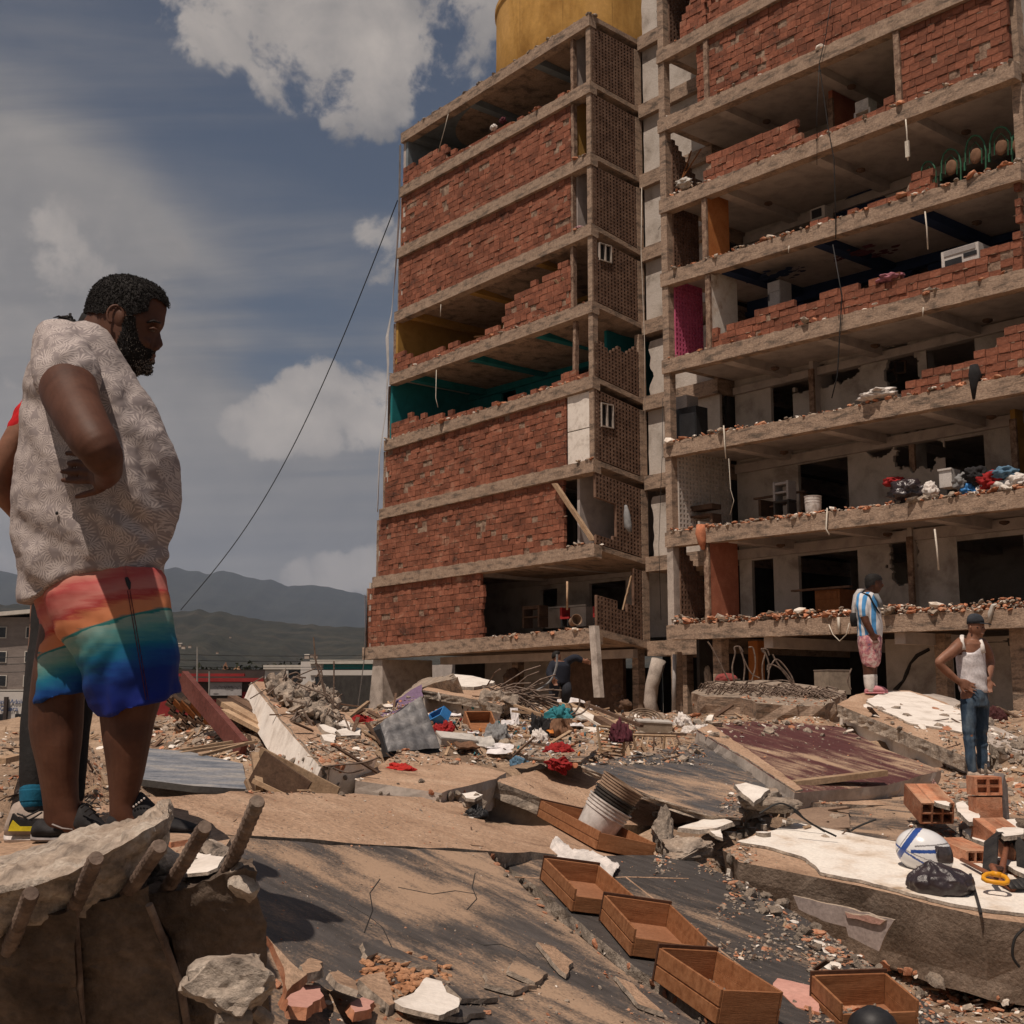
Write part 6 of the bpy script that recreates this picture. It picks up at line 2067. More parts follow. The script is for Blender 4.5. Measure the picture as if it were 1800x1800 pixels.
# ------------------------------------------------------------------ hollow bricks
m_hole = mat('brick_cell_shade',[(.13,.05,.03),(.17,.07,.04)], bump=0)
def hollow_brick(label, c, M3, L=.36, W=.24, H=.14, nx=3, ny=2, group='hollow clay bricks behind the helmet', cut=False):
	"""open cells run along x"""
	t = thing('hollow_brick', label, 'brick', c, group)
	t.rotation_euler = M3.to_euler()
	w = .012
	mb = MB()
	xs = [-W / 2 + (W - w) * i / nx for i in range(nx + 1)]
	zs = [-H / 2 + (H - w) * j / ny for j in range(ny + 1)]
	for x in xs:
		mb.bx((0, x + w / 2,0), L, w, H)
	for z in zs:
		for a, b in zip(xs, xs[1:]):
			mb.bx((0,(a + w + b) / 2, z + w / 2), L - .002, b - a - w - .0006, w)
	o = mb.build('brick_shell', m_clay)
	o.parent = t
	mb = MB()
	mb.bx((0,0,0), L * .55, W - .02, H - .02)  # added block closes the cells, their shade is put into its colour
	o = mb.build('cell_shade_block', m_hole); o.parent = t
	return t
def orient(a, b, up=Vector((0,0,1))):
	x = (b - a).normalized(); y = up.cross(x).normalized(); z = x.cross(y)
	return Matrix((x, y, z)).transposed()
hb = [('hollow brick with open cells facing right, nearest the helmet',(1617,1395),(1648,1430),10.2,.42,.26,.17),('long hollow brick lying at the right edge behind the mattock',(1742,1466),(1800,1510),9.2,.55,.24,.2),
	  ('hollow brick lying right behind the helmet',(1668,1492),(1722,1516),9.1,.42,.2,.16)]
for lab, a, b, Y, L, W, H in hb:
	pa_, pb_ = P(a[0], a[1], Y + .2), P(b[0], b[1], Y - .2)
	hollow_brick(lab,(pa_ + pb_) / 2, orient(pa_, pb_), L, W, H)
# standing piece of plastered brickwork
wp = thing('brick_pier_piece', 'upright piece of broken brickwork, grey render on its right face', 'brickwork', P(1738,1460,9.9))
ca = P(1740,1420,9.9)
for i,(dz, hgt) in enumerate(((-.19,.17),(0,.18),(.17,.15))):
	mb = MB()
	w = .02
	if i < 2: mb.bx(ca + Vector((-.035,.0, dz)),.2,.17, hgt - .008)
	for x in (-.10,-.005,.09) if i == 2 else (): mb.bx(ca + Vector((x - .03,-.0, dz)), w,.18, hgt - .012)
	for z in (-.5,0,.5) if i == 2 else (): mb.bx(ca + Vector((-.035,.004, dz + z * (hgt - .03))),.2,.17, w)
	mb.bx(ca + Vector((-.035,.03, dz)),.19,.13, hgt - .03)
	mb.build('brick', m_clay, wp)
mb = MB()
mb.prism([ca + Vector((.085,-.02,-.33)), ca + Vector((.165,.05,-.31)), ca + Vector((.17,.06,.15)), ca + Vector((.125,.0,.26)), ca + Vector((.09,-.03,.14))],(-.015,.17,0))
mb.build('render_skin', mat('grey_render',[(.22,.19,.18),(.28,.25,.235)], bump=.2), wp)
tag(rock('brick_piece', 'lump of brick and mortar below the upright brickwork piece', 'brickwork', P(1733,1487,9.5),.12,.12,.12, m_clay,5, amp=.15, sub=3))
def sheet(name, label, cat, outline, Yr, th, m, mside=None, seed=1, seg=.05, amp=.012, group=None):
	return free_poly(name, label, cat, outline, Yr, th, m, mside or m_break, seed, seg, amp, group)
PW = [('white plaster slab piece leaning among the bricks, the largest',[(1680,1418),(1692,1414),(1722,1438),(1722,1450),(1704,1452),(1684,1432)],9.9),('white plaster flake on the first hollow brick',[(1640,1412),(1650,1406),(1668,1418),(1668,1424),(1646,1418)],10.0),
	  ('white plaster strip lying behind the helmet',[(1692,1466),(1705,1462),(1735,1482),(1735,1490),(1712,1482)],9.5),('long white plaster strip behind the mattock',[(1700,1480),(1720,1488),(1800,1528),(1800,1545),(1740,1512)],9.2),
	  ('white plaster patch on the long hollow brick',[(1752,1466),(1770,1458),(1800,1464),(1800,1474),(1766,1478)],9.1),('small white plaster square beside the upright brickwork',[(1770,1448),(1784,1446),(1788,1462),(1770,1460)],9.6)]
for i,(lab, ol, Y) in enumerate(PW):
	cx = sum(q[0] for q in ol) / len(ol); cy = sum(q[1] for q in ol) / len(ol)
	sheet('plaster_shard', lab, 'plaster piece', ol,((cx - 30, cy + 8, Y - .25),(cx + 30, cy + 8, Y - .22),(cx, cy - 12, Y + .35)),.03, m_plaster, seed=40 + i)
# white shards behind the beam
sheet('plaster_shard', 'long white plaster slab lying left of the plaster topped beam', 'plaster piece',[(1192,1462),(1235,1448),(1262,1440),(1288,1452),(1260,1462),(1230,1466)],((1192,1464,9.3),(1288,1453,9.5),(1250,1440,10)),.03, m_plaster_d, seed=51)
sheet('plaster_shard', 'white plaster triangle hanging below the long white slab', 'plaster piece',[(1246,1464),(1264,1460),(1270,1478),(1258,1474)],((1246,1466,9.2),(1270,1478,8.95),(1262,1458,9.4)),.02, m_plaster, seed=52)
rock('concrete_lump', 'broken lump with a white plastered face behind the plaster topped beam', 'concrete lump', P(1330,1406,10.0),.20,.2,.12, m_break,21, amp=.15)
sheet('plaster_shard', 'flat white plaster slab on the broken lump', 'plaster piece',[(1292,1386),(1310,1382),(1352,1394),(1325,1418),(1305,1402)],((1292,1386,9.95),(1352,1395,9.85),(1325,1418,9.5)),.03, m_plaster, seed=53)
rock('concrete_lump', 'rough grey lump right of the plaster faced one, tangled in cable', 'concrete lump', P(1360,1412,9.8),.22,.16,.08, m_break,22, amp=.2)
rock('concrete_lump', 'standing jagged lump right of the bucket stack', 'concrete lump', P(1165,1466,8.9),.10,.12,.20, m_break,23, amp=.25)
rock('concrete_lump', 'jagged lump lying at the left end of the plaster topped beam', 'concrete lump', P(1205,1498,8.7),.22,.16,.10, m_break,24, amp=.25)
rock('concrete_lump', 'broken stone-like lump topped by plaster between the two pale slabs', 'concrete lump', P(833,1412,9.0),.09,.1,.09, m_break,25, amp=.2)
sheet('plaster_shard', 'round white plaster cap on the lump between the pale slabs', 'plaster piece',[(814,1400),(835,1396),(848,1402),(834,1410),(818,1408)],((814,1404,8.95),(848,1404,8.95),(835,1396,9.2)),.02, m_plaster, seed=54)
for i,(x, y, w) in enumerate(((1212,1454,12),(1298,1476,14),(1313,1458,9),(1322,1466,16),(1340,1453,12),(1343,1461,11),(1160,1438,26),(1342,1475,26),(1285,1474,22))):
	Y = 9.2
	loc, nrm, Y = drop(x, y)
	s_ = px_size(w, Y) / 2
	mb = MB()
	pts = [loc + Vector((s_ * math.cos(a) * (1 + .2 * nz(a, i)), s_ * .9 * math.sin(a) * (1 + .2 * nz(a, i,4)),.05)) for a in [2 * math.pi * k / 11 for k in range(11)]]
	mb.prism(pts,(0,0,-.045),0,1)
	tag(mb.build('plaster_shard',[m_plaster, m_break]), 'small round white plaster flake on the lumps left of the plaster topped beam', 'plaster piece', 'small white flakes left of the plaster topped beam')
# plaster pieces on the tilted beam K and elsewhere
for i,(lab, ol) in enumerate((('upper white plaster flake on the tilted beam',[(575,1272),(588,1266),(596,1270),(580,1276)]),('wide white plaster flake on the tilted beam',[(578,1274),(600,1270),(618,1277),(612,1284),(590,1280)]),
							   ('left white plaster flake on the tilted beam',[(560,1280),(572,1279),(590,1288),(588,1298),(570,1292)]),('right white plaster flake on the tilted beam',[(590,1290),(612,1284),(634,1286),(630,1298),(600,1300)]),('lowest white plaster flake on the tilted beam',[(564,1298),(588,1296),(586,1312),(568,1308)]))):
	patch('plaster_shard', plK, ol,.03, m_plaster, None,.05,.012,60 + i,.0, lab, 'plaster piece')
for i,(x0, y0, x1, y1, Y, lab) in enumerate(((1395,1384,1556,1364,10.9, 'long tan timber plank lying in front of the man in the white vest'), )):
	a, b = P(x0, y0, Y), P(x1, y1, Y + .4)
	mb = MB(); mb.box((a + b) / 2 + Vector((0,0,.03)),(b - a) / 2, Vector((0,.09,0)), Vector((0,0,.025)))
	tag(mb.build('plank', m_wood), lab, 'plank')
# ------------------------------------------------------------------ steel, timber and household wreckage
rn = random.Random(91)
def bar(pts, r, label=None, cat='rebar', group=None, n=6, m=None, name='bent_rebar'):
	mb = MB()
	P_ = [Vector(p) for p in pts]
	fp = []
	k = len(P_)
	for i in range(k - 1):
		p0, p1, p2, p3 = P_[max(i - 1,0)], P_[i], P_[i + 1], P_[min(i + 2, k - 1)]
		for j in range(5):
			t = j / 5
			fp.append(.5 * ((2 * p1) + (p2 - p0) * t + (2 * p0 - 5 * p1 + 4 * p2 - p3) * t * t + (3 * p1 - p0 - 3 * p2 + p3) * t ** 3))
	fp.append(P_[-1])
	mb.tube(fp, r, n)
	o = mb.build(name, m or m_steel)
	if label: tag(o, label, cat, group)
	return o
def px_bar(pts, Y, r, *a, **k):
	return bar([P(x, y, Y + (q[0] if q else 0)) for x, y, *q in pts], r, *a, **k)
def as_part(o, t):
	attach(o, t); return o
tJ, tK, tN, tI = root_of(slJ), root_of(slK), root_of(slN), root_of(slI)
# bars standing out of the rebar slab
for pts in ([(1291,1200),(1287,1175),(1292,1150),(1291,1138),(1300,1137),(1306,1146)],[(1307,1198),(1309,1170),(1304,1148),(1299,1136)],[(1322,1196),(1328,1168),(1324,1140),(1316,1138)],
			[(1341,1196),(1340,1170),(1345,1148),(1338,1141),(1348,1142),(1352,1152)],[(1350,1196),(1352,1172),(1347,1152),(1339,1144)],[(1350,1182),(1362,1160),(1375,1166),(1392,1190),(1398,1212)],
			[(1349,1178),(1352,1168),(1372,1176),(1394,1206)],[(1358,1150),(1368,1168),(1384,1186),(1402,1214)],[(1340,1200),(1372,1196),(1390,1200),(1400,1212)],[(1282,1198),(1270,1175),(1252,1140),(1244,1128)],[(1496,1212),(1490,1195),(1497,1175)]):
	as_part(px_bar(pts,21.5,.014), tJ)
mb = MB()
for i in range(150):
	t = rn.random(); x = 1225 + 225 * t; y = 1207 + 14 * rn.random() + 8 * t
	loc, nr, Y = drop(x, y)
	d = Vector((rn.uniform(.3,1),-.5, rn.uniform(.05,.9) * (1 - t * .7))).normalized() * rn.uniform(.12,.4)
	mb.tube([loc, loc + d * .5 + Vector((0,0,.05)), loc + d + Vector((rn.uniform(-.1,.1),-.05,-.06))],.011,5)
tag(mb.build('rebar_ends', m_steel, tJ), kind='stuff')
# tangle on the tilted beam
mb = MB()
for i in range(95):
	x = rn.uniform(468,585); y = 1203 + (x - 468) * .28 + rn.uniform(0,52)
	if y > 1205 + (x - 450) * .75: continue
	loc, nr, Y = drop(x, y)
	a = rn.uniform(0,6.28); L_ = rn.uniform(.08,.3)
	d = Vector((math.cos(a), math.sin(a), rn.uniform(.2,1.1))) * L_
	mb.tube([loc - nr * .02, loc + d * .5 + Vector((0,0,.05)), loc + d + Vector((rn.uniform(-.08,.08),0, rn.uniform(-.15,.02)))], rn.uniform(.006,.010),5)
	mb.chunk(loc + Vector((rn.uniform(-.1,.1),0,.0)), rn.uniform(.04,.14), rn, rough=.4)
tag(mb.build('rebar_tangle', m_steel, tK), kind='stuff')
mb = MB()
for i in range(240):
	x = rn.uniform(470,590); y = 1203 + (x - 468) * .3 + rn.uniform(-4,46)
	if y > 1208 + (x - 450) * .72: continue
	loc, nr, Y = drop(x, y)
	mb.chunk(loc + nr * rn.uniform(0,.10),(rn.uniform(.05,.2), rn.uniform(.05,.13), rn.uniform(.04,.10)), rn, rough=.4, sub=1)
tag(mb.build('crushed_concrete', m_break, tK), kind='stuff')
for pts in ([(556,1208),(566,1190),(562,1172),(554,1165)],[(555,1190),(565,1178),(562,1170)],[(586,1250),(587,1200),(587,1162)],[(574,1225),(566,1195),(556,1165),(551,1120)],[(571,1222),(560,1180),(552,1150)],[(508,1186),(520,1182),(526,1185)],[(512,1194),(520,1191),(530,1195)],
			[(520,1200),(548,1212),(578,1228),(587,1250)],[(505,1262),(535,1252),(560,1252),(590,1256)],[(586,1236),(578,1222),(560,1215),(540,1213)]):
	as_part(px_bar(pts,11.3,.0075), tK)
for pts in ([(572,1348),(600,1344),(640,1340),(668,1330)],[(578,1352),(576,1372),(574,1388)],[(585,1350),(612,1358),(640,1352)]):
	as_part(px_bar(pts,9.2,.008), tK)
# broken end of the far slab with its mat of bars
mb = MB()
for i in range(60):
	x = rn.uniform(850,915); y = rn.uniform(1206,1242)
	q = P(x, y,19.2 + rn.uniform(-.3,.6)); d = Vector((rn.uniform(.2,1), rn.uniform(-.6,.2), rn.uniform(-.7,.4))).normalized() * rn.uniform(.3,.9)
	mb.tube([q, q + d * .6, q + d + Vector((0,0,-.08))],.012,5)
tag(mb.build('rebar_tangle', m_steel, tN), kind='stuff')
rock('concrete_lump', 'broken rebar-hung end of the far white-faced slab', 'concrete lump', P(878,1238,18.6),.3,.3,.3, m_break,31, amp=.25)
px_bar([(868,1230),(905,1228),(945,1213),(968,1196),(978,1172),(979,1150)],19.5,.02, 'long grey hose curving up from the junk to the worker', 'hose', m=m_gry, name='hose')
for i, pts in enumerate(([(1003,1256),(1012,1250),(1018,1240),(1019,1228)],[(1006,1258),(1022,1254),(1034,1243),(1035,1233)],[(1000,1254),(1005,1244),(1000,1236)])):
	px_bar(pts,15,.012,('middle', 'rightmost', 'leftmost')[i] + ' of three dark hooked bars rising behind the teal bag')
px_bar([(1300,1140),(1318,1180),(1335,1192)],23,.012, 'thin bar slanting down in front of the ground floor openings')
# red steel beam and brown slatted screen on the left
def beam(label, a, b, Ya, Yb, w, h, m, cat='beam', name='steel_beam', group=None):
	p, q = P(*a, Ya), P(*b, Yb)
	d = (q - p).normalized(); s_ = d.cross(Vector((0,0,1))).normalized(); u = s_.cross(d)
	mb = MB()
	mb.box((p + q) / 2,(q - p) / 2, s_ * w / 2, u * h / 2)
	return tag(mb.build(name, m), label, cat, group)
m_redst = mat('red_oxide_steel',[(.085,.025,.02),(.125,.04,.032),(.15,.055,.045)], scale=4, bump=.15, rough=.7)
beam('rust red steel beam leaning down from the shorts to the right',(322,1194),(428,1318),12,11,.06,.17, m_redst)
t = thing('wooden_screen', 'broken brown wooden screen with rows of openings, behind the red steel beam', 'screen', P(330,1270,13))
for r_ in range(7):
	for c_ in range(8):
		x, y = 292 + c_ * 16 + r_ * 5,1222 + r_ * 15 + c_ * 5
		if x > 322 + (y - 1194) * .95 + 40 or rn.random() < .12: continue
		a, b = P(x, y,13.2), P(x + 9, y + 6,13.1)
		for (u, v, w_, h_) in ((0,0,1,.3),(0,0,.3,1)):
			mb = MB()
			mb.box(a.lerp(b,.5), Vector((.045,.02,-.03)) if h_ < 1 else Vector((.012,.0,-.012)), Vector((.0,.05,.01)), Vector((.008,0,.012)) if h_ < 1 else Vector((-.03,0,.045)))
			mb.build('slat',(m_wood_d, cm('orange_brown_wood',(.20,.075,.022)))[(r_ + c_) % 2] if False else m_wood_d, t)
m_obw = mat('orange_brown_wood',[(.17,.062,.02),(.24,.095,.034)], scale=5, bump=.1)
for i in range(16):
	x, y = 300 + rn.random() * 90,1228 + rn.random() * 70
	if x > 330 + (y - 1194) * .85: continue
	a = P(x, y,12.9)
	mb = MB(); mb.prism([a, a + Vector((.09,.03,-.10)), a + Vector((.07,.05,-.14)), a + Vector((-.02,.03,-.05))],(0,.03,.01))
	mb.build('screen_leaf', m_obw, t)
GP = 'loose planks in the wreckage'
for i,(a, b, Ya, Yb, w, h, m) in enumerate((((298,1322),(408,1304),9.6,9.9,.05,.02, m_wood),((316,1324),(450,1304),9.5,10,.05,.02, m_wood),((352,1328),(430,1308),9.4,9.8,.04,.02, m_wood),((398,1238),(480,1284),12,11.4,.12,.05, m_wood),((408,1226),(470,1262),12.3,11.8,.10,.04, m_wood_d),((394,1250),(490,1300),11.8,11.2,.08,.04, m_wood),
		((406,1232),(462,1276),12.2,11.6,.3,.05, m_wood_d),((612,1262),(648,1234),14,14.4,.04,.03, m_wood),((1000,1238),(1110,1284),17,16,.10,.03, m_wood),((1012,1246),(1090,1292),16.6,15.8,.16,.03, m_plaster_d),((1030,1238),(1128,1276),17.2,16.4,.07,.04, m_wood_d),((985,1236),(1080,1270),17.4,16.8,.06,.03, m_wood),((1050,1262),(1112,1298),15.8,15.2,.12,.06, m_wood_d),
		((905,1240),(990,1270),17.6,16.6,.05,.03, m_wood),((900,1250),(1000,1262),17,16.8,.05,.03, m_wood),((0,1338),(34,1330),6.8,7.2,.06,.03, m_wood),((1112,1290),(1206,1291),14.8,14.6,.05,.03, m_wood_d),((925,1316),(1010,1340),12.6,11.9,.04,.02, m_wood),((985,1330),(1022,1322),12,12.2,.05,.02, m_wood))):
	beam(['lowest of three thin white-edged laths behind the blue panel', 'middle thin lath behind the blue panel', 'short thin lath behind the blue panel', 'pale plank leaning on the upper left side of the tilted beam', 'dark plank topmost in the pile left of the tilted beam', 'lowest pale plank in the pile left of the tilted beam', 'broad dark board in the pile left of the tilted beam',
		  'thin stick leaning right of the tilted beam', 'long pale plank right of the teal bag', 'white board lying along the planks right of the teal bag', 'dark plank topmost in the pile right of the teal bag', 'thin pale plank behind the teal bag', 'dark chunky plank nearest in the pile right of the teal bag', 'thin lath reaching from the far slab to the teal bag',
		  'second thin lath left of the teal bag', 'pale plank at the left picture edge', 'dark rail above the wire racks', 'lath lying before the upper red shirt', 'lath lying on the lower red shirt'][i], a, b, Ya, Yb, w, h, m, 'plank', 'plank')
# blue-grey panel
m_bluepan = mat('scuffed_blue_panel',[(.10,.115,.14),(.19,.195,.21),(.30,.28,.26)], scale=3, stretch=(1,4,6), bump=.1, rough=.6)
free_poly('door_panel', 'scuffed blue grey panel lying flat left of the broken cabinet', 'panel',[(252,1324),(330,1330),(426,1352),(436,1398),(340,1392),(245,1380)],((255,1324,9.6),(425,1352,9.2),(340,1392,8.4)),.04, m_bluepan, m_dark,3,.3,.003)
# broken cabinet
t = thing('broken_cabinet', 'smashed wooden cabinet lying at the foot of the tilted beam', 'cabinet', P(500,1370,9))
for nm, a, b, Ya, Yb, w, h, m in (('side_board',(452,1332),(590,1404),8.8,8.6,.02,.16, m_wood),('side_board',(462,1338),(560,1402),8.9,8.7,.02,.12, m_wood_d),('back_board',(448,1352),(530,1408),8.5,8.4,.02,.28, m_wood_d),('rail',(444,1372),(520,1408),8.3,8.3,.02,.03, m_wood),('post',(448,1328),(456,1384),8.8,8.4,.05,.05, m_wood),('post',(432,1372),(448,1408),8.4,8.3,.02,.03, m_wood),('rail',(456,1330),(470,1340),8.9,8.9,.04,.1, m_wood)):
	o = beam(None, a, b, Ya, Yb, w, h, m, None, nm); attach(o, t)
# grey quilted mattress leaning on its edge
t = thing('quilted_mattress', 'grey quilted mattress standing on edge, dark side towards the left', 'mattress', P(710,1325,12.2))
q0 = [P(668,1280,12.4), P(740,1230,12.9), P(774,1322,12.5), P(682,1329,12.0)]
back = [P(638,1292,12.7) - q0[0], P(716,1238,13.2) - q0[1], P(756,1325,12.9) - q0[2], P(668,1332,12.4) - q0[3]]
mb = MB(); n = 26
nrm_ = (q0[1] - q0[0]).cross(q0[3] - q0[0]).normalized()
if nrm_.y > 0: nrm_ = -nrm_
def mp_(u, v): return q0[0].lerp(q0[1], u).lerp(q0[3].lerp(q0[2], u), v)
pts = []
for j in range(n + 1):
	for i in range(n + 1):
		u, v = i / n, j / n
		h = .05 + .035 * (abs(math.sin(math.pi * u * 5)) * abs(math.sin(math.pi * v * 4))) ** .5 + .02 * nz(u * 3, v * 3)
		pts.append(mp_(u, v) + nrm_ * h)
o0 = mb.add(pts,[(j * (n + 1) + i, j * (n + 1) + i + 1,(j + 1) * (n + 1) + i + 1,(j + 1) * (n + 1) + i) for j in range(n) for i in range(n)])
mb.build('quilted_cover', mat('grey_vinyl',[(.10,.10,.105),(.17,.165,.165),(.26,.245,.235)], scale=3, rough=.42, bump=.15), t, smooth=True)
mb = MB(); bk = [q0[i] + back[i] for i in range(4)]
mb.hexa([q0[3] - nrm_ * .004, q0[2] - nrm_ * .004, bk[2], bk[3], q0[0] - nrm_ * .004, q0[1] - nrm_ * .004, bk[1], bk[0]])
mb.build('mattress_side', mat('charcoal_side',[(.02,.021,.024),(.035,.036,.04)], bump=.1), t)
# junk in the middle
def boxy(name, label, cat, px, py, Y, sx, sy, sz, m, rz=0, rx=0, ry=0, lid=None):
	if Y < 20: Y = min(Y + 1.5, drop(px, py + 8)[2])
	c = P(px, py, Y)
	M3 = Matrix.Rotation(rz,3, 'Z') @ Matrix.Rotation(rx,3, 'X') @ Matrix.Rotation(ry,3, 'Y')
	t = thing(name, label, cat, c)
	mb = MB(); w = .02
	mb.bx(c - M3 @ Vector((0,0, sz / 2 - w / 2)), sx, sy, w, M3)
	for k in (-1,1):
		mb.bx(c + M3 @ Vector((k * (sx / 2 - w / 2),0, w / 2)), w, sy, sz - w, M3)
		mb.bx(c + M3 @ Vector((0, k * (sy / 2 - w / 2), w / 2)), sx - 2 * w - .001, w, sz - w, M3)
	mb.build('box_body', m, t)
	if lid:
		mb = MB(); mb.bx(c + M3 @ Vector((0,0, sz / 2 + .012)), sx + .02, sy + .02,.02, M3); mb.build('lid', lid, t)
	return t
boxy('wooden_box', 'open brown wooden drawer box in the junk behind the papers', 'box',846,1279,15.2,.36,.5,.16, m_dr,.3,.6)
boxy('plastic_tub', 'blue plastic tub tipped over beside the quilted mattress', 'tub',771,1261,15,.3,.16,.14, m_bluep,-.4,.8,-.5)
boxy('suitcase', 'cream appliance cover with dark studs lying in the junk', 'appliance panel',802,1302,13.6,.40,.24,.07, m_lgrey,.3,.25,.1, m_lgrey)
boxy('mesh_crate', 'broken white crate right of the planks', 'crate',1148,1279,16.4,.46,.32,.16, cm('weathered_crate',(.26,.21,.16)),.1,.1,.05, m_lgrey)
boxy('carton', 'pale cardboard carton in the ground floor shade behind the rebar slab', 'carton',1463,1200,27,.56,.5,.5, cm('carton_board',(.22,.18,.14)),.4,0,0, cm('carton_flap',(.2,.16,.13)))
t = thing('ring_grille', 'round brown fan grille leaning behind the white crate', 'fan', P(1136,1262,17.5))
for i in range(4):
	mb = MB(); rr = .20 - i * .045
	mb.tube([P(1136,1262,17.5) + Vector((rr * math.cos(a) * 1.15,.12 * math.sin(a), rr * .62 * math.sin(a) - .12 * rr * math.cos(a))) for a in [2 * math.pi * k / 24 for k in range(25)]],.012,5, cap=False)
	mb.build('ring', cm('fan_brown',(.17,.12,.085)), t)
for j,(x0, x1, y0, y1, Y, lab) in enumerate(((1050,1118,1276,1324,13.4, 'left wire rack standing under the maroon cloth'),(1112,1188,1292,1318,13.6, 'right wire rack lying flat beside the maroon cloth'))):
	t = thing('wire_rack', lab, 'rack', P((x0 + x1) / 2, y1, Y))
	for i in range(9):
		u = i / 8
		mb = MB()
		if j: mb.tube([P(x0 + (x1 - x0) * u, y0, Y + .6), P(x0 + (x1 - x0) * u - 14 + 26 * u, y1, Y)],.009,5)
		else: mb.tube([P(x0 + 6, y0 + (y1 - y0) * u, Y), P(x1 - 22, y0 + (y1 - y0) * u + 6, Y)],.009,5)
		mb.build('rod', m_wood if i % 4 else m_wood_d, t)
	for a, b in (((x0, y0),(x0 + 6, y1)),((x1 - 20, y0),(x1 - 22, y1 + 6)),((x0, y0),(x1, y0 + (2 if j else 8)))):
		mb = MB(); mb.tube([P(*a, Y), P(*b, Y)],.016,6); mb.build('frame_rail', m_wood, t)
JUNK = [('sheet_of_paper', m_paper),('book', m_lgrey),('folder', m_oran),('board', m_wood),('board', m_brn)]
for i,(x, y, w, h, k, rx, rz, lab) in enumerate(((852,1318,34,26,1,.5,.3, 'white binder with dark spine lying open in front of the cap'),(880,1332,44,30,0,.4,-.2, 'large white printed sheet right of the binder'),(868,1325,30,12,0,.2,.4, 'white sheet between binder and printed sheet'),(905,1272,14,24,0,1.2,.3, 'white sheet standing before the black cloth heap'),
		(892,1280,22,12,0,.5,0, 'white sheet beside the grey trousers'),(976,1297,26,14,2,.3,.4, 'bright orange folder on the junk'),(974,1280,8,26,2,1.2,.2, 'orange strip standing behind the orange folder'),(832,1298,20,8,0,.2,.2, 'white paper right of the appliance cover'),(884,1262,20,14,1,.5,.6, 'pale book above the grey trousers'),(798,1266,24,10,0,.3,.1, 'white paper behind the blue tub'),
		(858,1307,26,10,3,.3,.3, 'tan board left of the cap'),(820,1323,40,22,4,.3,.5, 'brown broken board below the appliance cover'),(930,1304,22,8,3,.2,.2, 'tan lath block right of the cap'),(918,1304,12,10,0,.3,.8, 'white crumpled sheet below the black cloth heap'),(1012,1284,30,10,0,.4,.6, 'white sheet right of the brown clothes heap'),(1024,1270,26,14,1,.5,.9, 'pale flat book right of the brown clothes heap'),
		(1095,1290,16,8,0,.3,.1, 'white paper above the maroon cloth'),(790,1310,24,12,4,.3,-.4, 'dark board below the cream cover'),(762,1318,18,10,0,.2,0, 'white paper at the foot of the quilted mattress'),(1000,1240,60,14,0,.3,.2, 'white door panel lying on the planks'),(1042,1252,26,12,0,.4,.5, 'smaller white panel on the planks'),(905,1262,18,12,1,.6,.3, 'cream piece under the far slab end'))):
	loc, nr, Y = drop(x, y)
	s_, hh = px_size(w, Y), px_size(h, Y)
	M3 = Matrix.Rotation(rz,3, 'Z') @ Matrix.Rotation(rx,3, 'X')
	mb = MB(); nn = 5
	g_ = [[loc + Vector((0,0,.06 + hh * .2)) + M3 @ Vector((s_ * (u / nn - .5), hh * 1.3 * (v / nn - .5),.04 * s_ * nz(u * .9 + i, v * .9, i) * 3)) for u in range(nn + 1)] for v in range(nn + 1)]
	mb.add([p for r_ in g_ for p in r_],[(v * (nn + 1) + u, v * (nn + 1) + u + 1,(v + 1) * (nn + 1) + u + 1,(v + 1) * (nn + 1) + u) for v in range(nn) for u in range(nn)])
	o = mb.build(JUNK[k][0], JUNK[k][1])
	sd = o.modifiers.new('t', 'SOLIDIFY'); sd.thickness = (.004,.03,.006,.02,.02)[k]
	tag(o, lab, JUNK[k][0].replace('_', ' '))
sm = MB(); cols = [m_red, m_bluec, m_paper, m_blk, m_oran, m_lgrey, m_brn, m_tealc]
mbs = [MB() for _ in cols]
for i in range(420):
	x, y = rn.gauss(905,110), rn.gauss(1288,22)
	if not (755 < x < 1190 and 1245 < y < 1335): continue
	loc, nr, Y = drop(x, y)
	s_ = px_size(rn.uniform(3,11), Y)
	mbs[(0,1,2,2,3,3,4,5,5,6,6,7)[rn.randrange(12)]].chunk(loc + Vector((0,0, s_ * .3)),(s_, s_ * .8, s_ * .4), rn, rough=.5)
for m, b in zip(cols, mbs):
	tag(b.build('household_scraps', m), 'countless small scraps of clothing and paper strewn in the middle of the rubble', 'scraps', kind='stuff')
# cables over the rubble
for i,(pts, Y) in enumerate((([(1335,1430),(1370,1412),(1400,1425),(1415,1440),(1450,1462)],9.6),([(1395,1425),(1430,1450),(1470,1470)],9.3),([(1496,1460),(1510,1452),(1540,1440)],9.9),([(1800,1632),(1784,1650),(1780,1680),(1792,1700)],7.2))):
	px_bar(pts, Y,.008,('thin black cable over the lump right of the white plaster', 'second thin black cable beside the cement tile', 'thin brown cord on the floor piece behind the helmet', 'thin black wire loop at the right picture edge')[i], 'cable', m=m_cable, name='cable')
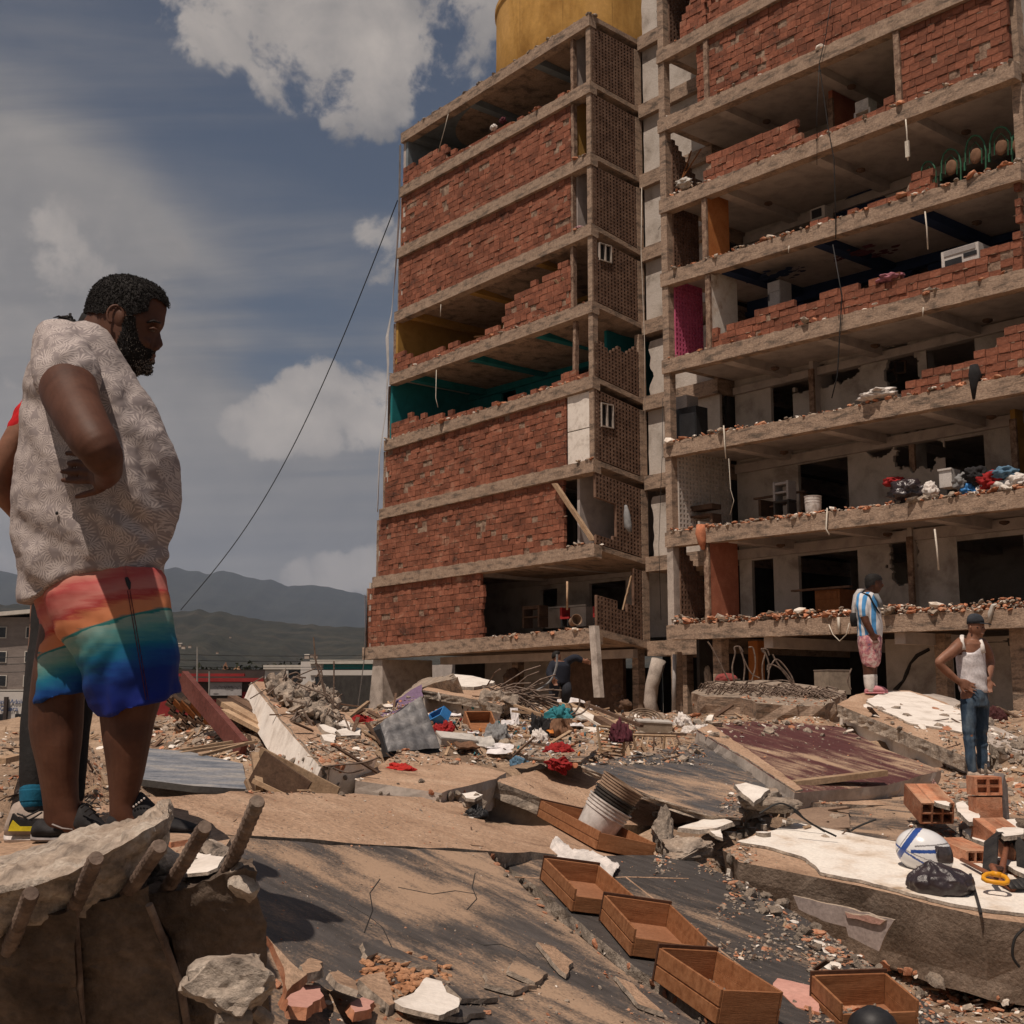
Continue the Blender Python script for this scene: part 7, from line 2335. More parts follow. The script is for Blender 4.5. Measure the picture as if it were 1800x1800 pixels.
# ------------------------------------------------------------------ in the open flats
def fbox(name, label, cat, px0, px1, py0, py1, d, dep, parts):
	"""upright box of a household thing standing d metres behind the facade; parts = [(part name, u0, u1, v0, v1, proud, material)]"""
	(s0, z1),(s1, _),(_, z0) = fac(px0, py0, d), fac(px1,(py0 + py1) / 2, d), fac(px0, py1, d)
	t = thing(name, label, cat, F((s0 + s1) / 2, d, z0))
	for nm, u0, u1, v0, v1, pr, m in parts:
		a, b, c, e = s0 + (s1 - s0) * u0, s0 + (s1 - s0) * u1, z0 + (z1 - z0) * v0, z0 + (z1 - z0) * v1
		mb = MB()
		dd = d + (dep if pr == 0 else .01)
		mb.hexa([F(a, d - pr, c), F(b, d - pr, c), F(b, dd, c), F(a, dd, c), F(a, d - pr, e), F(b, d - pr, e), F(b, dd, e), F(a, dd, e)])
		mb.build(nm, m, t)
	return t
m_wap = mat('white_enamel',[(.46,.43,.40),(.54,.51,.48)], rough=.45, bump=0)
m_gap = mat('grey_enamel',[(.27,.25,.24),(.33,.31,.30)], rough=.45, bump=0)
m_dap = mat('black_enamel',[(.020,.020,.022),(.03,.03,.032)], rough=.4, bump=0)
fbox('washing_machine', 'white washing machine standing behind the brick parapet near the right edge', 'washing machine',1654,1722,444,490,.25,.55,[('cabinet',0,1,0,1,0, m_wap),('lid',.08,.92,.78,.97,.02, m_gap),('control_panel',.6,.95,.55,.7,.015, m_dap),('front_door',.1,.55,.1,.62,.02, m_dap)])
fbox('fridge', 'narrow grey fridge standing beside the dirty white panel', 'fridge',1349,1372,498,552,.9,.5,[('cabinet',0,1,0,1,0, m_gap),('door',.05,.97,.02,.62,.02, m_gap),('freezer_door',.05,.97,.66,.98,.02, m_gap),('handle',.1,.16,.4,.6,.05, m_dap)])
fbox('black_fridge', 'black fridge with open pale top in the leftmost room above the white perforated screen', 'fridge',1184,1224,722,776,.5,.5,[('cabinet',0,1,0,1,0, m_dap),('door',.06,.96,.02,.8,.02, m_dap),('top_flap',0,.6,1.02,1.42,0, m_gap)])
fbox('air_conditioner', 'boxy white air conditioner lying on the floor beside the blue archway', 'air conditioner',1424,1450,369,390,2.6,.4,[('case',0,1,0,1,0, m_wap),('grille',.12,.78,.15,.85,.02, m_dap)])
fbox('plastic_bin', 'white plastic bin standing in the clothes pile', 'bin',1650,1673,826,858,.5,.4,[('bin_body',0,1,0,1,0, m_wap),('rim',-.05,1.05,.92,1.02,.03, m_wap)])
fbox('desk', 'brown wooden desk with a thin broad top in the first floor room', 'desk',1396,1500,1036,1078,1.6,.8,[('desk_top',0,1,.88,.96,.15, m_wood_d),('pedestal',.36,.78,0,.87,0, m_obw),('drawer_front',.4,.74,.5,.8,.02, m_obw)])
fbox('table', 'dark table with chairs heaped on it in the second floor room', 'table',1328,1418,868,908,1.5,.7,[('table_top',0,1,.72,.8,.1, m_wood_d),('leg',.05,.1,0,.71,0, m_wood_d),('leg',.88,.93,0,.71,0, m_wood_d),('shelf',.3,.6,.3,.36,.05, m_wood_d)])
fbox('chair', 'dark metal backed chair standing before the dark table', 'chair',1358,1386,848,908,1.0,.35,[('seat',0,1,.38,.44,0, m_dark),('leg',0,.1,0,.37,0, m_dark),('leg',.9,1,0,.37,0, m_dark),('backrest',0,.12,.45,1,.0, m_gap),('backrest',.88,1,.45,1,0, m_gap),('back_rail',.13,.87,.9,.97,.0, m_gap),('back_rail',.13,.87,.65,.7,0, m_gap)])
fbox('chair', 'low brown wooden chair beside the white perforated screen', 'chair',1205,1252,890,924,.8,.4,[('seat',0,1,.35,.45,0, m_wood_d),('leg',0,.1,0,.34,0, m_wood_d),('leg',.9,1,0,.34,0, m_wood_d),('backrest',.0,1,.7,.95,0, m_wood_d)])
fbox('kitchen_counter', 'white tiled kitchen counter in the broken room at the left, first floor', 'counter',958,1030,1066,1105,2.4,.6,[('counter_body',0,1,0,.85,0, m_wall_w),('counter_top',-.02,1.02,.87,.95,.05, m_lgrey)])
fbox('chair', 'brown wooden chair left of the white kitchen counter', 'chair',918,948,1066,1104,1.3,.4,[('seat',0,1,.45,.52,0, m_wood_d),('leg',0,.1,0,.44,0, m_wood_d),('leg',.9,1,0,.44,0, m_wood_d),('backrest',0,.1,.53,1,0, m_wood_d),('backrest',.9,1,.53,1,0, m_wood_d),('back_rail',.11,.89,.85,1,0, m_wood_d)])
for i,(x0, x1, y0, y1) in enumerate(((984,1000,1068,1102),(1042,1054,1066,1098))):
	fbox('plastic_chair',('left red plastic chair before the kitchen counter', 'right red plastic chair beside the broken screen')[i], 'chair', x0, x1, y0, y1,.7,.35,[('seat',0,1,.4,.5,0, m_red),('backrest',0,.25 + .5 * i,.51,1,.0, m_red),('leg',.1,.22,0,.39,0, m_blk),('leg',.8,.92,0,.39,0, m_blk)])
fbox('plastic_chair', 'pale plastic garden chair in the room beside the green wall', 'chair',1500,1530,182,216,1.0,.4,[('seat',0,1,.4,.48,0, m_lgrey),('backrest',.1,.9,.49,1,0, m_lgrey),('leg',0,.12,0,.39,0, m_lgrey),('leg',.88,1,0,.39,0, m_lgrey)])
bs, bz = fac(1430,906,.45)
bucket('white bucket standing on the floor edge beside the dark table', F(bs,.45, bz), Vector((0,0,1)),.5,.2,.22, m_bk_w,2, group='bucket upstairs')
bs, bz = fac(1016,1100,.4)
bucket('tan bucket lying on its side at the corner of the first floor', F(bs - .25,.4, bz + .12), DR * .9 + Vector((0,0,.2)) - DI * .3,.34,.14,.17, m_bk_t,2, group='bucket at the corner')
def fl(name, label, cat, px, py, wpx, hpx, d, m, seed, parent=None, hz=.5, amp=.4):
	s_, z_ = fac(px, py, d)
	w = px_size(wpx,34) / 2; h = px_size(hpx,34) / 2
	mb = MB(); vs_, fs = CHUNK[4]; c = F(s_, d, z_)
	mb.add([c + MW @ Vector((p.x * w, p.y * w * .7, p.z * h)) * (1 + amp * (1.2 * nz(p.x * 2 + seed, p.y * 2, p.z * 2) + .5 - 1.6 * abs(nz(p.x * 3 + p.z, p.y * 3 + seed, p.z * 3)))) for p in vs_], fs)
	return tag(mb.build(name, m, parent, smooth=True), label, cat)
fl('bin_bag', 'big black rubbish bag lying on the floor edge left of the clothes pile', 'bag',1590,864,56,32,.3, m_bag,3)
fl('cloth', 'red cloth lying behind the big black rubbish bag', 'cloth',1572,847,32,14,.7, m_red,4)
fl('cloth', 'pale bundle between the rubbish bag and the bin', 'cloth',1635,862,22,24,.3, m_wcl,5)
for i,(x, y, w, h, m, lab) in enumerate(((1702,862,24,20, m_bluep, 'blue crate under the clothes pile'),(1712,836,34,24, m_blk, 'black bag topmost in the clothes pile'),(1742,846,40,26, m_red, 'red patterned cloth in the clothes pile'),(1762,862,44,22, m_lgrey, 'pale round bundle at the front of the clothes pile'),(1788,846,34,22, m_wcl, 'white cloth at the right of the clothes pile'),(1728,868,20,30, m_wcl, 'white cloth hanging over the floor edge below the clothes pile'),
		(1690,848,26,22, m_gry, 'grey cloth at the left of the clothes pile'),(1765,832,40,18, m_bluec, 'denim blue cloth at the back of the clothes pile'),(1795,865,26,24, m_brn, 'brown bag at the right end of the clothes pile'))):
	fl('cloth' if 'bag' not in lab else 'bag', lab, 'cloth' if 'bag' not in lab else 'bag', x, y, w, h,.35, m,20 + i)
fl('curtain', 'white striped curtain crumpled on the floor edge left of the stepped brick parapet', 'curtain',1545,694,60,16,.15, m_wcl,6)
fl('cloth', 'pink cloth lying on the brick parapet', 'cloth',1565,490,40,14,.25, cm('dusty_pink',(.3,.12,.15)),7)
fl('bundle', 'pale bundle at the bottom of the room with the broom', 'bundle',1203,322,32,18,.5, m_lgrey,8)
fl('cloth', 'white thing lying on the topmost open floor of the left part', 'cloth',868,224,18,12,.2, m_wcl,9)
fl('cloth', 'small purple heap on the topmost open floor of the left part', 'cloth',884,212,16,14,.3, m_maro,10)
fl('cloth', 'red and white scraps in the doorway beside the upper screen', 'cloth',1018,402,22,8,.1, cm('pale_pink',(.5,.3,.32)),11)
def hang(name, label, cat, pts, d, w, m, n=4):
	mb = MB()
	p_ = []
	for x, y in pts:
		s_, z_ = fac(x, y, d); p_.append(F(s_, d, z_))
	mb.tube(p_, w, n)
	return tag(mb.build(name, m, smooth=n > 4), label, cat)
hang('cloth', 'black garment hanging over the front of the brick parapet', 'cloth',[(1712,642),(1714,660),(1713,680),(1713,702)],.02,[.10,.16,.10,.05], m_blk,8)
hang('towel', 'orange checked towel hanging over the floor edge by the white screen', 'towel',[(1232,922),(1232,938),(1234,952),(1236,966)],-.06,[.12,.16,.12,.05], cm('orange_check',(.45,.17,.09)),8)
hang('cloth', 'grey cloth hanging on the broken screen of the second floor', 'cloth',[(1100,888),(1102,905),(1104,925),(1108,935)],-.25,[.04,.10,.12,.05], m_gry,8)
hang('cloth', 'pale cloth hanging over the floor edge behind the cap', 'cloth',[(1752,1062),(1746,1064),(1741,1078),(1739,1094)],-.04,[.02,.05,.06,.03], m_lgrey,8)
CB = [([(1462,-10),(1452,60),(1440,112),(1448,170),(1456,225),(1466,280),(1468,345),(1469,420)],.012, m_cable, 'longest black cable, hanging from the top down the right part of the front'),([(1464,430),(1480,520),(1476,590),(1472,660),(1462,700)],.016, m_cable, 'thick black cable hanging across the middle floors'),([(1440,112),(1436,200),(1436,290)],.008, m_cable, 'thin cable beside the longest black cable'),
	  ([(1592,210),(1594,232),(1596,282)],.018, m_cable_w, 'pale conduit with a box hanging above the green railing'),([(1626,372),(1629,400),(1631,438)],.018, m_cable_w, 'pale conduit hanging left of the washing machine'),([(1387,830 - 398),(1386,444)],.014, m_cable_w, 'short pale conduit hanging over the dirty white panel'),([(1272,748),(1274,780),(1276,806)],.02, m_cable_w, 'pale hooked conduit hanging at the left above the white screen'),([(1281,806),(1284,860),(1290,880),(1283,905)],.008, m_cable_w, 'thin pale wire hanging left of the dark table'),
	  ([(1643,930),(1647,965),(1650,1002)],.022, m_cable_w, 'pale conduit hanging beside the dark doorway, first floor'),([(1623,540),(1622,556)],.015, m_cable_w, 'short pale conduit under the fourth floor edge'),([(1457,1098),(1464,1115),(1476,1127),(1488,1115),(1493,1095)],.012, m_cable_w, 'pale hooked conduit hanging left of the man in the striped shirt'),([(1474,1085),(1475,1112)],.035, m_cable_w, 'frayed pale ribbon hanging left of the man in the striped shirt'),([(1454,893),(1452,930),(1458,940)],.02, m_cable_w, 'cream wire hanging from the second floor edge'),
	  ([(1128,330),(1127,440),(1133,600),(1134,780)],.010, m_cable_w, 'long pale wire hanging down the notch beside the screens'),([(1165,700),(1164,800),(1158,960),(1162,1090)],.008, m_cable, 'dark wire hanging down the notch'),([(775,535),(774,556)],.012, m_cable_w, 'short pale wire under the ochre room floor'),([(767,650),(766,700),(770,716)],.012, m_cable_w, 'pale wire hanging in front of the teal room'),([(788,200),(782,225),(770,268)],.012, m_cable_w, 'pale wire hanging in the topmost open room'),([(997,1022),(997,1072)],.035, m_wood, 'rusty rod hanging before the kitchen counter')]
for pts, r_, m, lab in CB:
	hang('hanging_cable', lab, 'cable', pts,-.09, r_, m,6)
mb = MB(); mb.bx(F(*[fac(1595,262,-.1)[0],-.1, fac(1595,262,-.1)[1]]),.1,.05,.42, MW)
tag(mb.build('electric_box', m_cable_w), 'pale plastic box on the conduit above the green railing', 'box')
# hanging concrete post at the corner, leaning plank on the second floor
def fstrip(name, label, cat, a, b, da, db, w, m):
	p, q = F(fac(*a, da)[0], da, fac(*a, da)[1]), F(fac(*b, db)[0], db, fac(*b, db)[1])
	mb = MB(); n = 10; rg = []
	for i in range(n + 1):
		c = p.lerp(q, i / n); j = .02 * nz(i * .9, w * 9,4)
		rg.append([c + DR * (x * w / 2 + j) + DI * (y * w * .35) for x, y in ((-1,-1),(1,-1),(1,1),(-1,1))])
	mb.loft(rg)
	return tag(mb.build(name, m), label, cat)
fstrip('hanging_post', 'broken concrete post dangling from the corner of the first floor', 'post',(1044,1100),(1053,1226),-.15,-.4,.26, m_conc_l)
fstrip('plank', 'long grey plank leaning diagonally across the second floor doorway', 'plank',(975,850),(1042,950),-.05,.1,.17, m_wood)
fstrip('plank', 'short pale stick leaning in the broken first floor screen', 'plank',(1110,1012),(1095,1072),1.2,1.0,.06, m_wood)
for i,(a, b) in enumerate((((1232,262),(1192,325)),((1215,265),(1198,318)))):
	fstrip('broom',('broom stick leaning in the left room beside the pale bundle', 'second shorter stick leaning beside the broom')[i], 'broom', a, b,.6,.5,.04, m_obw)
for i,(a, b) in enumerate((((976,492),(1004,520)),((988,488),(1008,512)),((835,592),(872,588)),((846,600),(880,586)))):
	fstrip('lath',('upper broken lath on the tall brick stub', 'lower broken lath on the tall brick stub', 'left lath heaped in the ochre room', 'right lath heaped in the ochre room')[i], 'lath', a, b,.1,.3,.12, m_wood)
# green iron chairs thrown together behind the fourth floor edge
m_grn = mat('green_iron',[(.02,.085,.045),(.03,.12,.065)], rough=.5, bump=0)
for i,(x, y, w, h) in enumerate(((1632,330,26,46),(1672,318,34,56),(1715,300,36,62),(1760,285,40,62),(1790,272,22,40))):
	t = thing('iron_chair',('leftmost', 'second from left', 'middle', 'second from right', 'rightmost')[i] + ' of the arched green iron chair backs on the fourth floor edge', 'chair', F(*[fac(x, y,.5)[0],.5, fac(x, y,.5)[1]]))
	def q(u, v, d=.5):
		s_, z_ = fac(x + u * w / 2, y - v * h, d); return F(s_, d, z_)
	mb = MB(); mb.tube([q(-1,0), q(-1,.55), q(-.8,.82), q(-.4,.97), q(0,1), q(.4,.97), q(.8,.82), q(1,.55), q(1,0)],.022,6); mb.build('back_frame', m_grn, t)
	mb = MB(); mb.tube([q(-.6,.2), q(-.6,.6), q(0,.82), q(.6,.6), q(.6,.2)],.012,5); mb.build('back_scroll', m_grn, t)
	mb = MB(); mb.tube([q(-1,.25), q(-1.1,.22,.1), q(-1.1,0,.1)],.018,5); mb.build('arm', m_grn, t)
	mb = MB(); mb.ball(q(0,.42),.16,.05,.2,10,6, M3=MW); mb.build('cushion', m_brn, t, smooth=True)
# painted scrolls on the ceiling of the third floor, blue archway, picture frames, ceiling lamps and a fan
def ceil_decal(name, k, cx, cd, n, m, seed, r0=.5):
	mb = MB(); r_ = random.Random(seed)
	for i in range(n):
		a = r_.uniform(0,6.28); rr = r_.random() ** .6
		s_, d_ = cx + 1.0 * rr * math.cos(a), cd + .55 * rr * math.sin(a)
		e = r_.uniform(.06,.2) * (1.2 - rr * .7)
		z = zR(k + 1, s_) - .016
		mb.add([F(s_ + e * (1 + .4 * nz(b, i)) * math.cos(b), d_ + e * .7 * math.sin(b), z) for b in [6.28 * j / 9 for j in range(9)]][::-1],[tuple(range(9))])
	o = mb.build(name, m, BLD); return tag(o, kind='stuff')
ceil_decal('ceiling_painting',3, fac(1520,425,1.6)[0],1.7,46, m_maro,1)
ceil_decal('ceiling_painting',3, fac(1355,478,1.3)[0],1.5,46, m_navy,2)
sa, za = fac(1510,386,3.5)
mb = MB(); n = 16
mb.prism([F(sa - .95 * math.cos(math.pi * i / n),3.56, za + .05 + .85 * math.sin(math.pi * i / n)) for i in range(n + 1)], DI * .04)
mb.build('blue_archway', m_navy, BLD)
for i,(x, y, w, h, r_) in enumerate(((1580,645,20,20,.1),(1560,665,30,22,-.2),(1499,668,8,10,0))):
	s_, z_ = fac(x, y,3.4); c = F(s_,3.46, z_); W_, H_ = px_size(w,36), px_size(h,36)
	t = thing('picture_frame',('upper picture frame hanging askew on the broken wall', 'lower dropped picture frame on the broken wall', 'small square picture on the wall')[i], 'picture', c)
	M3 = MW @ Matrix.Rotation(r_,3, 'Y')
	for u, v, a, b in ((0,1, W_,.05),(0,-1, W_,.05),(1,0,.05, H_),(-1,0,.05, H_)):
		mb = MB(); mb.bx(c + M3 @ Vector((u * W_ / 2,0, v * H_ / 2)), a,.04, b, M3); mb.build('frame_bar', m_wood_d, t)
for k, spots in ((5,[(1347,197),(1496,128)]),(4,[(1350,337),(1512,275),(1697,208)]),(2,[(1538,592),(1362,640),(1735,545)]),(1,[(1378,788),(1742,723)]),(0,[(1372,952),(1560,935),(1765,912)]),(3,[(1716,374)])):
	for x, y in spots:
		s_, z_ = fac(x, y,1.7)
		zc = zR(k + 1, s_) - .014
		mb = MB(); mb.tube([F(s_,1.7, zc), F(s_,1.7, zc - .05), F(s_,1.7, zc - .09)],[.12,.12,.04],10); mb.build('ceiling_rose', m_wood_d, BLD)
s_, z_ = fac(1780,1128,1.6)
t = thing('ceiling_fan', 'dark ceiling fan hanging under the first floor at the right edge', 'fan', F(s_,1.6, z_))
mb = MB(); mb.tube([F(s_,1.6, zR(0, s_) - .01), F(s_,1.6, z_ + .05)],.03,6); mb.build('rod', m_dark, t)
mb = MB(); mb.tube([F(s_,1.6, z_ + .08), F(s_,1.6, z_ - .1)],[.12,.1],10); mb.build('motor', m_dark, t)
for i in range(4):
	mb = MB(); a = i * 1.57 + .3; d_ = DR * math.cos(a) + DI * math.sin(a); mb.box(F(s_,1.6, z_) + d_ * .42, d_ * .3, d_.cross(UP) * .07, UP * .006); mb.build('blade', m_dark, t)
# sewer pipe and slumped sacks in the ground floor notch
hang('drain_pipe', 'big grey drain pipe leaning in the ground floor of the notch', 'pipe',[(1158,1160),(1146,1205),(1143,1235),(1150,1262)],1.0,[.22,.2,.2,.19], m_conc_l,14)
hang('steel_post', 'thin grey post standing in the ground floor of the notch', 'post',[(1186,1150),(1184,1258)],.4,.06, m_gap,8)
for i,(x, y, w, h) in enumerate(((1095,1240,40,26),(1085,1215,26,24),(1240,1190,22,44),(900,1195,40,50))):
	fl('sack',('slumped brown sack beside the drain pipe', 'upper brown sack beside the drain pipe', 'leaning slab shard left of the upright bent bars', 'brown armchair back in the ground floor shade')[i], 'sack', x, y, w, h,1.5, m_wood_d if i != 2 else m_conc_l,50 + i, amp=.25)
# ------------------------------------------------------------------ haze
mb = MB(); X0, X1, Y0, Y1, Z0, Z1 = -7000,9000,-600,16000,-8,1900
mb.hexa([(X0, Y0, Z0),(X1, Y0, Z0),(X1, Y1, Z0),(X0, Y1, Z0),(X0, Y0, Z1),(X1, Y0, Z1),(X1, Y1, Z1),(X0, Y1, Z1)])
hz_o = mb.build('haze', None)
hz_o.data.materials.clear()
mh = bpy.data.materials.new('haze_air'); mh.use_nodes = True
nt = mh.node_tree; nt.nodes.clear()
ho = nt.nodes.new('ShaderNodeOutputMaterial'); pv = nt.nodes.new('ShaderNodeVolumePrincipled')
pv.inputs['Color'].default_value = (.66,.78,1.0,1); pv.inputs['Density'].default_value = 5.5e-5; pv.inputs['Anisotropy'].default_value = .2
nt.links.new(pv.outputs[0], ho.inputs['Volume'])
hz_o.data.materials.append(mh)
tag(hz_o, 'thin blue haze', 'haze', kind='stuff')
# ------------------------------------------------------------------ people
def proj(p):
	d = Vector(p) - CAM
	z = d.y * math.cos(TH) + d.z * math.sin(TH)
	v = -d.y * math.sin(TH) + d.z * math.cos(TH)
	return 900 + FPX * d.x / z,900 - FPX * v / z
def in_poly(x, y, poly):
	c = False
	n = len(poly)
	for i in range(n):
		(x1, y1),(x2, y2) = poly[i], poly[i - 1]
		if (y1 > y) != (y2 > y) and x < (x2 - x1) * (y - y1) / (y2 - y1 + 1e-12) + x1:
			c = not c
	return c
class Fig:
	"""lofts given as side outlines at the figure's own distance; real depth in metres"""
	def __init__(s, Y):
		s.Y = Y
		s.k = Y / FPX
	def pt(s, px, py, dy=0.0):
		return P(px, py, s.Y + dy)
	def ring(s, l, r, py, dy, hy, n=22, ex=1.0, narrow=0.0):
		out = []
		for i in range(n):
			a = 2 * math.pi * i / n
			ca, sa = math.cos(a), math.sin(a)
			sx = abs(ca) ** ex * (1 if ca > 0 else -1)
			sy = abs(sa) ** ex * (1 if sa > 0 else -1)
			px = (l + r) / 2 + (r - l) / 2 * sx
			yy = py(px) if callable(py) else py
			h = hy * (1 - narrow * max(0, ca) ** 2)
			p = s.pt(px, yy, dy)
			p.x += h * sy * p.x / p.y            # the body's depth axis points to the viewer's side
			p.y += h * sy
			out.append(p)
		return out
	def body(s, mb, rows, dy=0.0, ex=1.0, narrow=0.0, n=22):
		mb.loft([s.ring(l, r, py, dy + (d[0] if d else 0), hy, n, ex, narrow) for py, l, r, hy, *d in rows])
	def limb(s, mb, pts, n=26, flat=1.0):
		"""[(px, py, dy, radius px)] smooth tapered tube"""
		P_ = [s.pt(a, b, c) for a, b, c, _ in pts]
		R_ = [q[3] * s.k for q in pts]
		fp, fr = [],[]
		m = len(P_)
		for i in range(m - 1):
			p0, p1, p2, p3 = P_[max(i - 1,0)], P_[i], P_[i + 1], P_[min(i + 2, m - 1)]
			for j in range(6):
				t = j / 6
				fp.append(.5 * ((2 * p1) + (p2 - p0) * t + (2 * p0 - 5 * p1 + 4 * p2 - p3) * t * t + (3 * p1 - p0 - 3 * p2 + p3) * t ** 3))
				fr.append(R_[i] + (R_[i + 1] - R_[i]) * (t * t * (3 - 2 * t)))
		fp.append(P_[-1]); fr.append(R_[-1])
		mb.tube(fp, fr, n, flat=flat)
		mb.ball(P_[0], R_[0] * .98, R_[0] * .98, R_[0] * .98,24,16)
		mb.ball(P_[-1], R_[-1] * .98, R_[-1] * .98, R_[-1] * .98,24,16)
def hand(mb, wrist, d, side_, size, curl=.5, spread=.12, thumb=1):
	"""palm, four bent fingers of unequal length, thumb from the side of the palm; d = pointing direction, side_ = thumb side"""
	d = d.normalized(); side_ = (side_ - d * side_.dot(d)).normalized()
	nrm = d.cross(side_) * thumb
	L = size
	w = L * .21
	for k in (-1,-.33,.33,1):
		mb.tube([wrist + side_ * k * w * .5, wrist + d * L * .25 + side_ * k * w * .85, wrist + d * L * .48 + side_ * k * w * .95],[L * .10, L * .105, L * .085],8, flat=1)
	for i,(k, ln) in enumerate(((1,.44),(.36,.50),(-.3,.47),(-.95,.36))):
		p = wrist + d * L * .48 + side_ * k * w
		dd = (d + side_ * spread * k).normalized()
		pts = [p]
		for j in range(3):
			c = curl * (.5 + .55 * j) * (1 + .15 * (i - 1.5) * .3)
			dd = (dd * math.cos(c * .8) + nrm * math.sin(c * .8)).normalized()
			p = p + dd * L * ln * (.44,.32,.24)[j]
			pts.append(p)
		mb.tube(pts,[L * .055, L * .052, L * .047, L * .036],8)
		mb.ball(pts[-1], L * .036, L * .036, L * .036,8,6)
	p = wrist + d * L * .12 + side_ * w * .9
	pts = [p, p + (d * .5 + side_ * .8).normalized() * L * .2, p + (d * .5 + side_ * .8).normalized() * L * .2 + (d * .9 + side_ * .3 + nrm * .3).normalized() * L * .2]
	mb.tube(pts,[L * .075, L * .06, L * .045],8)
	mb.ball(pts[-1], L * .045, L * .045, L * .045,8,6)
def skin_mat(name, a, b, c, rough=.55):
	m = mat(name,[a, b, c], scale=7, rough=rough, bump=.12, bscale=160, fine=.10, fscale=60, spec=.28)
	return m
def shell(src, poly_test, off, name, m, parent, jit=0.0, keep_smooth=True, bump_f=None):
	"""a layer grown from part of a figure's own surface (hair, beard)"""
	me = src.data
	idx = {}
	V, Fc = [],[]
	for pgn in me.polygons:
		c = pgn.center
		if poly_test(c, pgn.normal):
			f = []
			for vi in pgn.vertices:
				if vi not in idx:
					v = me.vertices[vi]
					idx[vi] = len(V)
					o = off + jit * nz(v.co.x * 90, v.co.y * 90, v.co.z * 90) + jit * .8 * nz(v.co.x * 220, v.co.y * 220, v.co.z * 220)
					V.append(v.co + v.normal * max(o,.0006))
				f.append(idx[vi])
			Fc.append(f)
	mb = MB(); mb.add(V, Fc)
	return mb.build(name, m, parent, smooth=keep_smooth)
def wrinkle(o, fn):
	me = o.data
	me.update()
	nn = [v.normal.copy() for v in me.vertices]
	for v, n in zip(me.vertices, nn):
		v.co += n * fn(v.co, n)
	me.update()
# ---- fabrics with printed patterns (flat print, fixed to the cloth)
def shirt_mat():
	m = bpy.data.materials.new('palm_print_cotton')
	m.use_nodes = True
	N, L = m.node_tree.nodes, m.node_tree.links
	b = N['Principled BSDF']; b.inputs['Roughness'].default_value = .9; b.inputs['Specular IOR Level'].default_value = .15
	tc = N.new('ShaderNodeTexCoord')
	flat = N.new('ShaderNodeVectorMath'); flat.operation = 'MULTIPLY'
	L.new(tc.outputs['Object'], flat.inputs[0]); flat.inputs[1].default_value = (1,.45,1)
	def mth(op, a, c=None):
		n = N.new('ShaderNodeMath'); n.operation = op
		for i, v in enumerate((a, c)):
			if v is None: continue
			if isinstance(v,(int, float)): n.inputs[i].default_value = v
			else: L.new(v, n.inputs[i])
		return n.outputs[0]
	res = None
	for off, sc in (((0,0,0),20.0),((.37,.11,.53),18.0)):
		mp = N.new('ShaderNodeMapping'); mp.inputs['Location'].default_value = off
		L.new(flat.outputs[0], mp.inputs[0])
		vo = N.new('ShaderNodeTexVoronoi'); vo.inputs['Scale'].default_value = sc; vo.inputs['Randomness'].default_value = .8
		L.new(mp.outputs[0], vo.inputs['Vector'])
		scv = N.new('ShaderNodeVectorMath'); scv.operation = 'SUBTRACT'
		L.new(mp.outputs[0], scv.inputs[0])
		L.new(vo.outputs['Position'], scv.inputs[1])
		sp = N.new('ShaderNodeSeparateXYZ'); L.new(scv.outputs[0], sp.inputs[0])
		spc = N.new('ShaderNodeSeparateXYZ'); L.new(vo.outputs['Color'], spc.inputs[0])
		ang = mth('ARCTAN2', sp.outputs[2], sp.outputs[0])
		rot = mth('MULTIPLY', spc.outputs[0],6.28)
		st = mth('SINE', mth('MULTIPLY', ang,17.0))
		fan = mth('COSINE', mth('ADD', ang, rot))
		fanm = N.new('ShaderNodeMapRange'); fanm.inputs['From Min'].default_value = -.55; fanm.inputs['From Max'].default_value = -.2
		L.new(fan, fanm.inputs['Value'])
		dist = mth('SQRT', mth('ADD', mth('POWER', sp.outputs[0],2.0), mth('POWER', sp.outputs[2],2.0)))
		near = N.new('ShaderNodeMapRange'); near.inputs['From Min'].default_value = .002; near.inputs['From Max'].default_value = .008
		L.new(dist, near.inputs['Value'])
		far = N.new('ShaderNodeMapRange'); far.inputs['From Min'].default_value = .042; far.inputs['From Max'].default_value = .03
		L.new(dist, far.inputs['Value'])
		sm = N.new('ShaderNodeMapRange'); sm.inputs['From Min'].default_value = -.05; sm.inputs['From Max'].default_value = .35
		L.new(st, sm.inputs['Value'])
		v = mth('MULTIPLY', mth('MULTIPLY', sm.outputs[0], fanm.outputs[0]), mth('MULTIPLY', near.outputs[0], far.outputs[0]))
		res = v if res is None else mth('MAXIMUM', res, v)
	mx = N.new('ShaderNodeMix'); mx.data_type = 'RGBA'
	L.new(res, mx.inputs['Factor'])
	mx.inputs['A'].default_value = (.245,.21,.205,1)
	mx.inputs['B'].default_value = (.43,.375,.35,1)
	L.new(mx.outputs['Result'], b.inputs['Base Color'])
	n4 = N.new('ShaderNodeTexNoise'); n4.inputs['Scale'].default_value = 240
	L.new(tc.outputs['Object'], n4.inputs[0])
	bp = N.new('ShaderNodeBump'); bp.inputs['Strength'].default_value = .2; bp.inputs['Distance'].default_value = .001
	L.new(n4.outputs[0], bp.inputs['Height']); L.new(bp.outputs[0], b.inputs['Normal'])
	return m
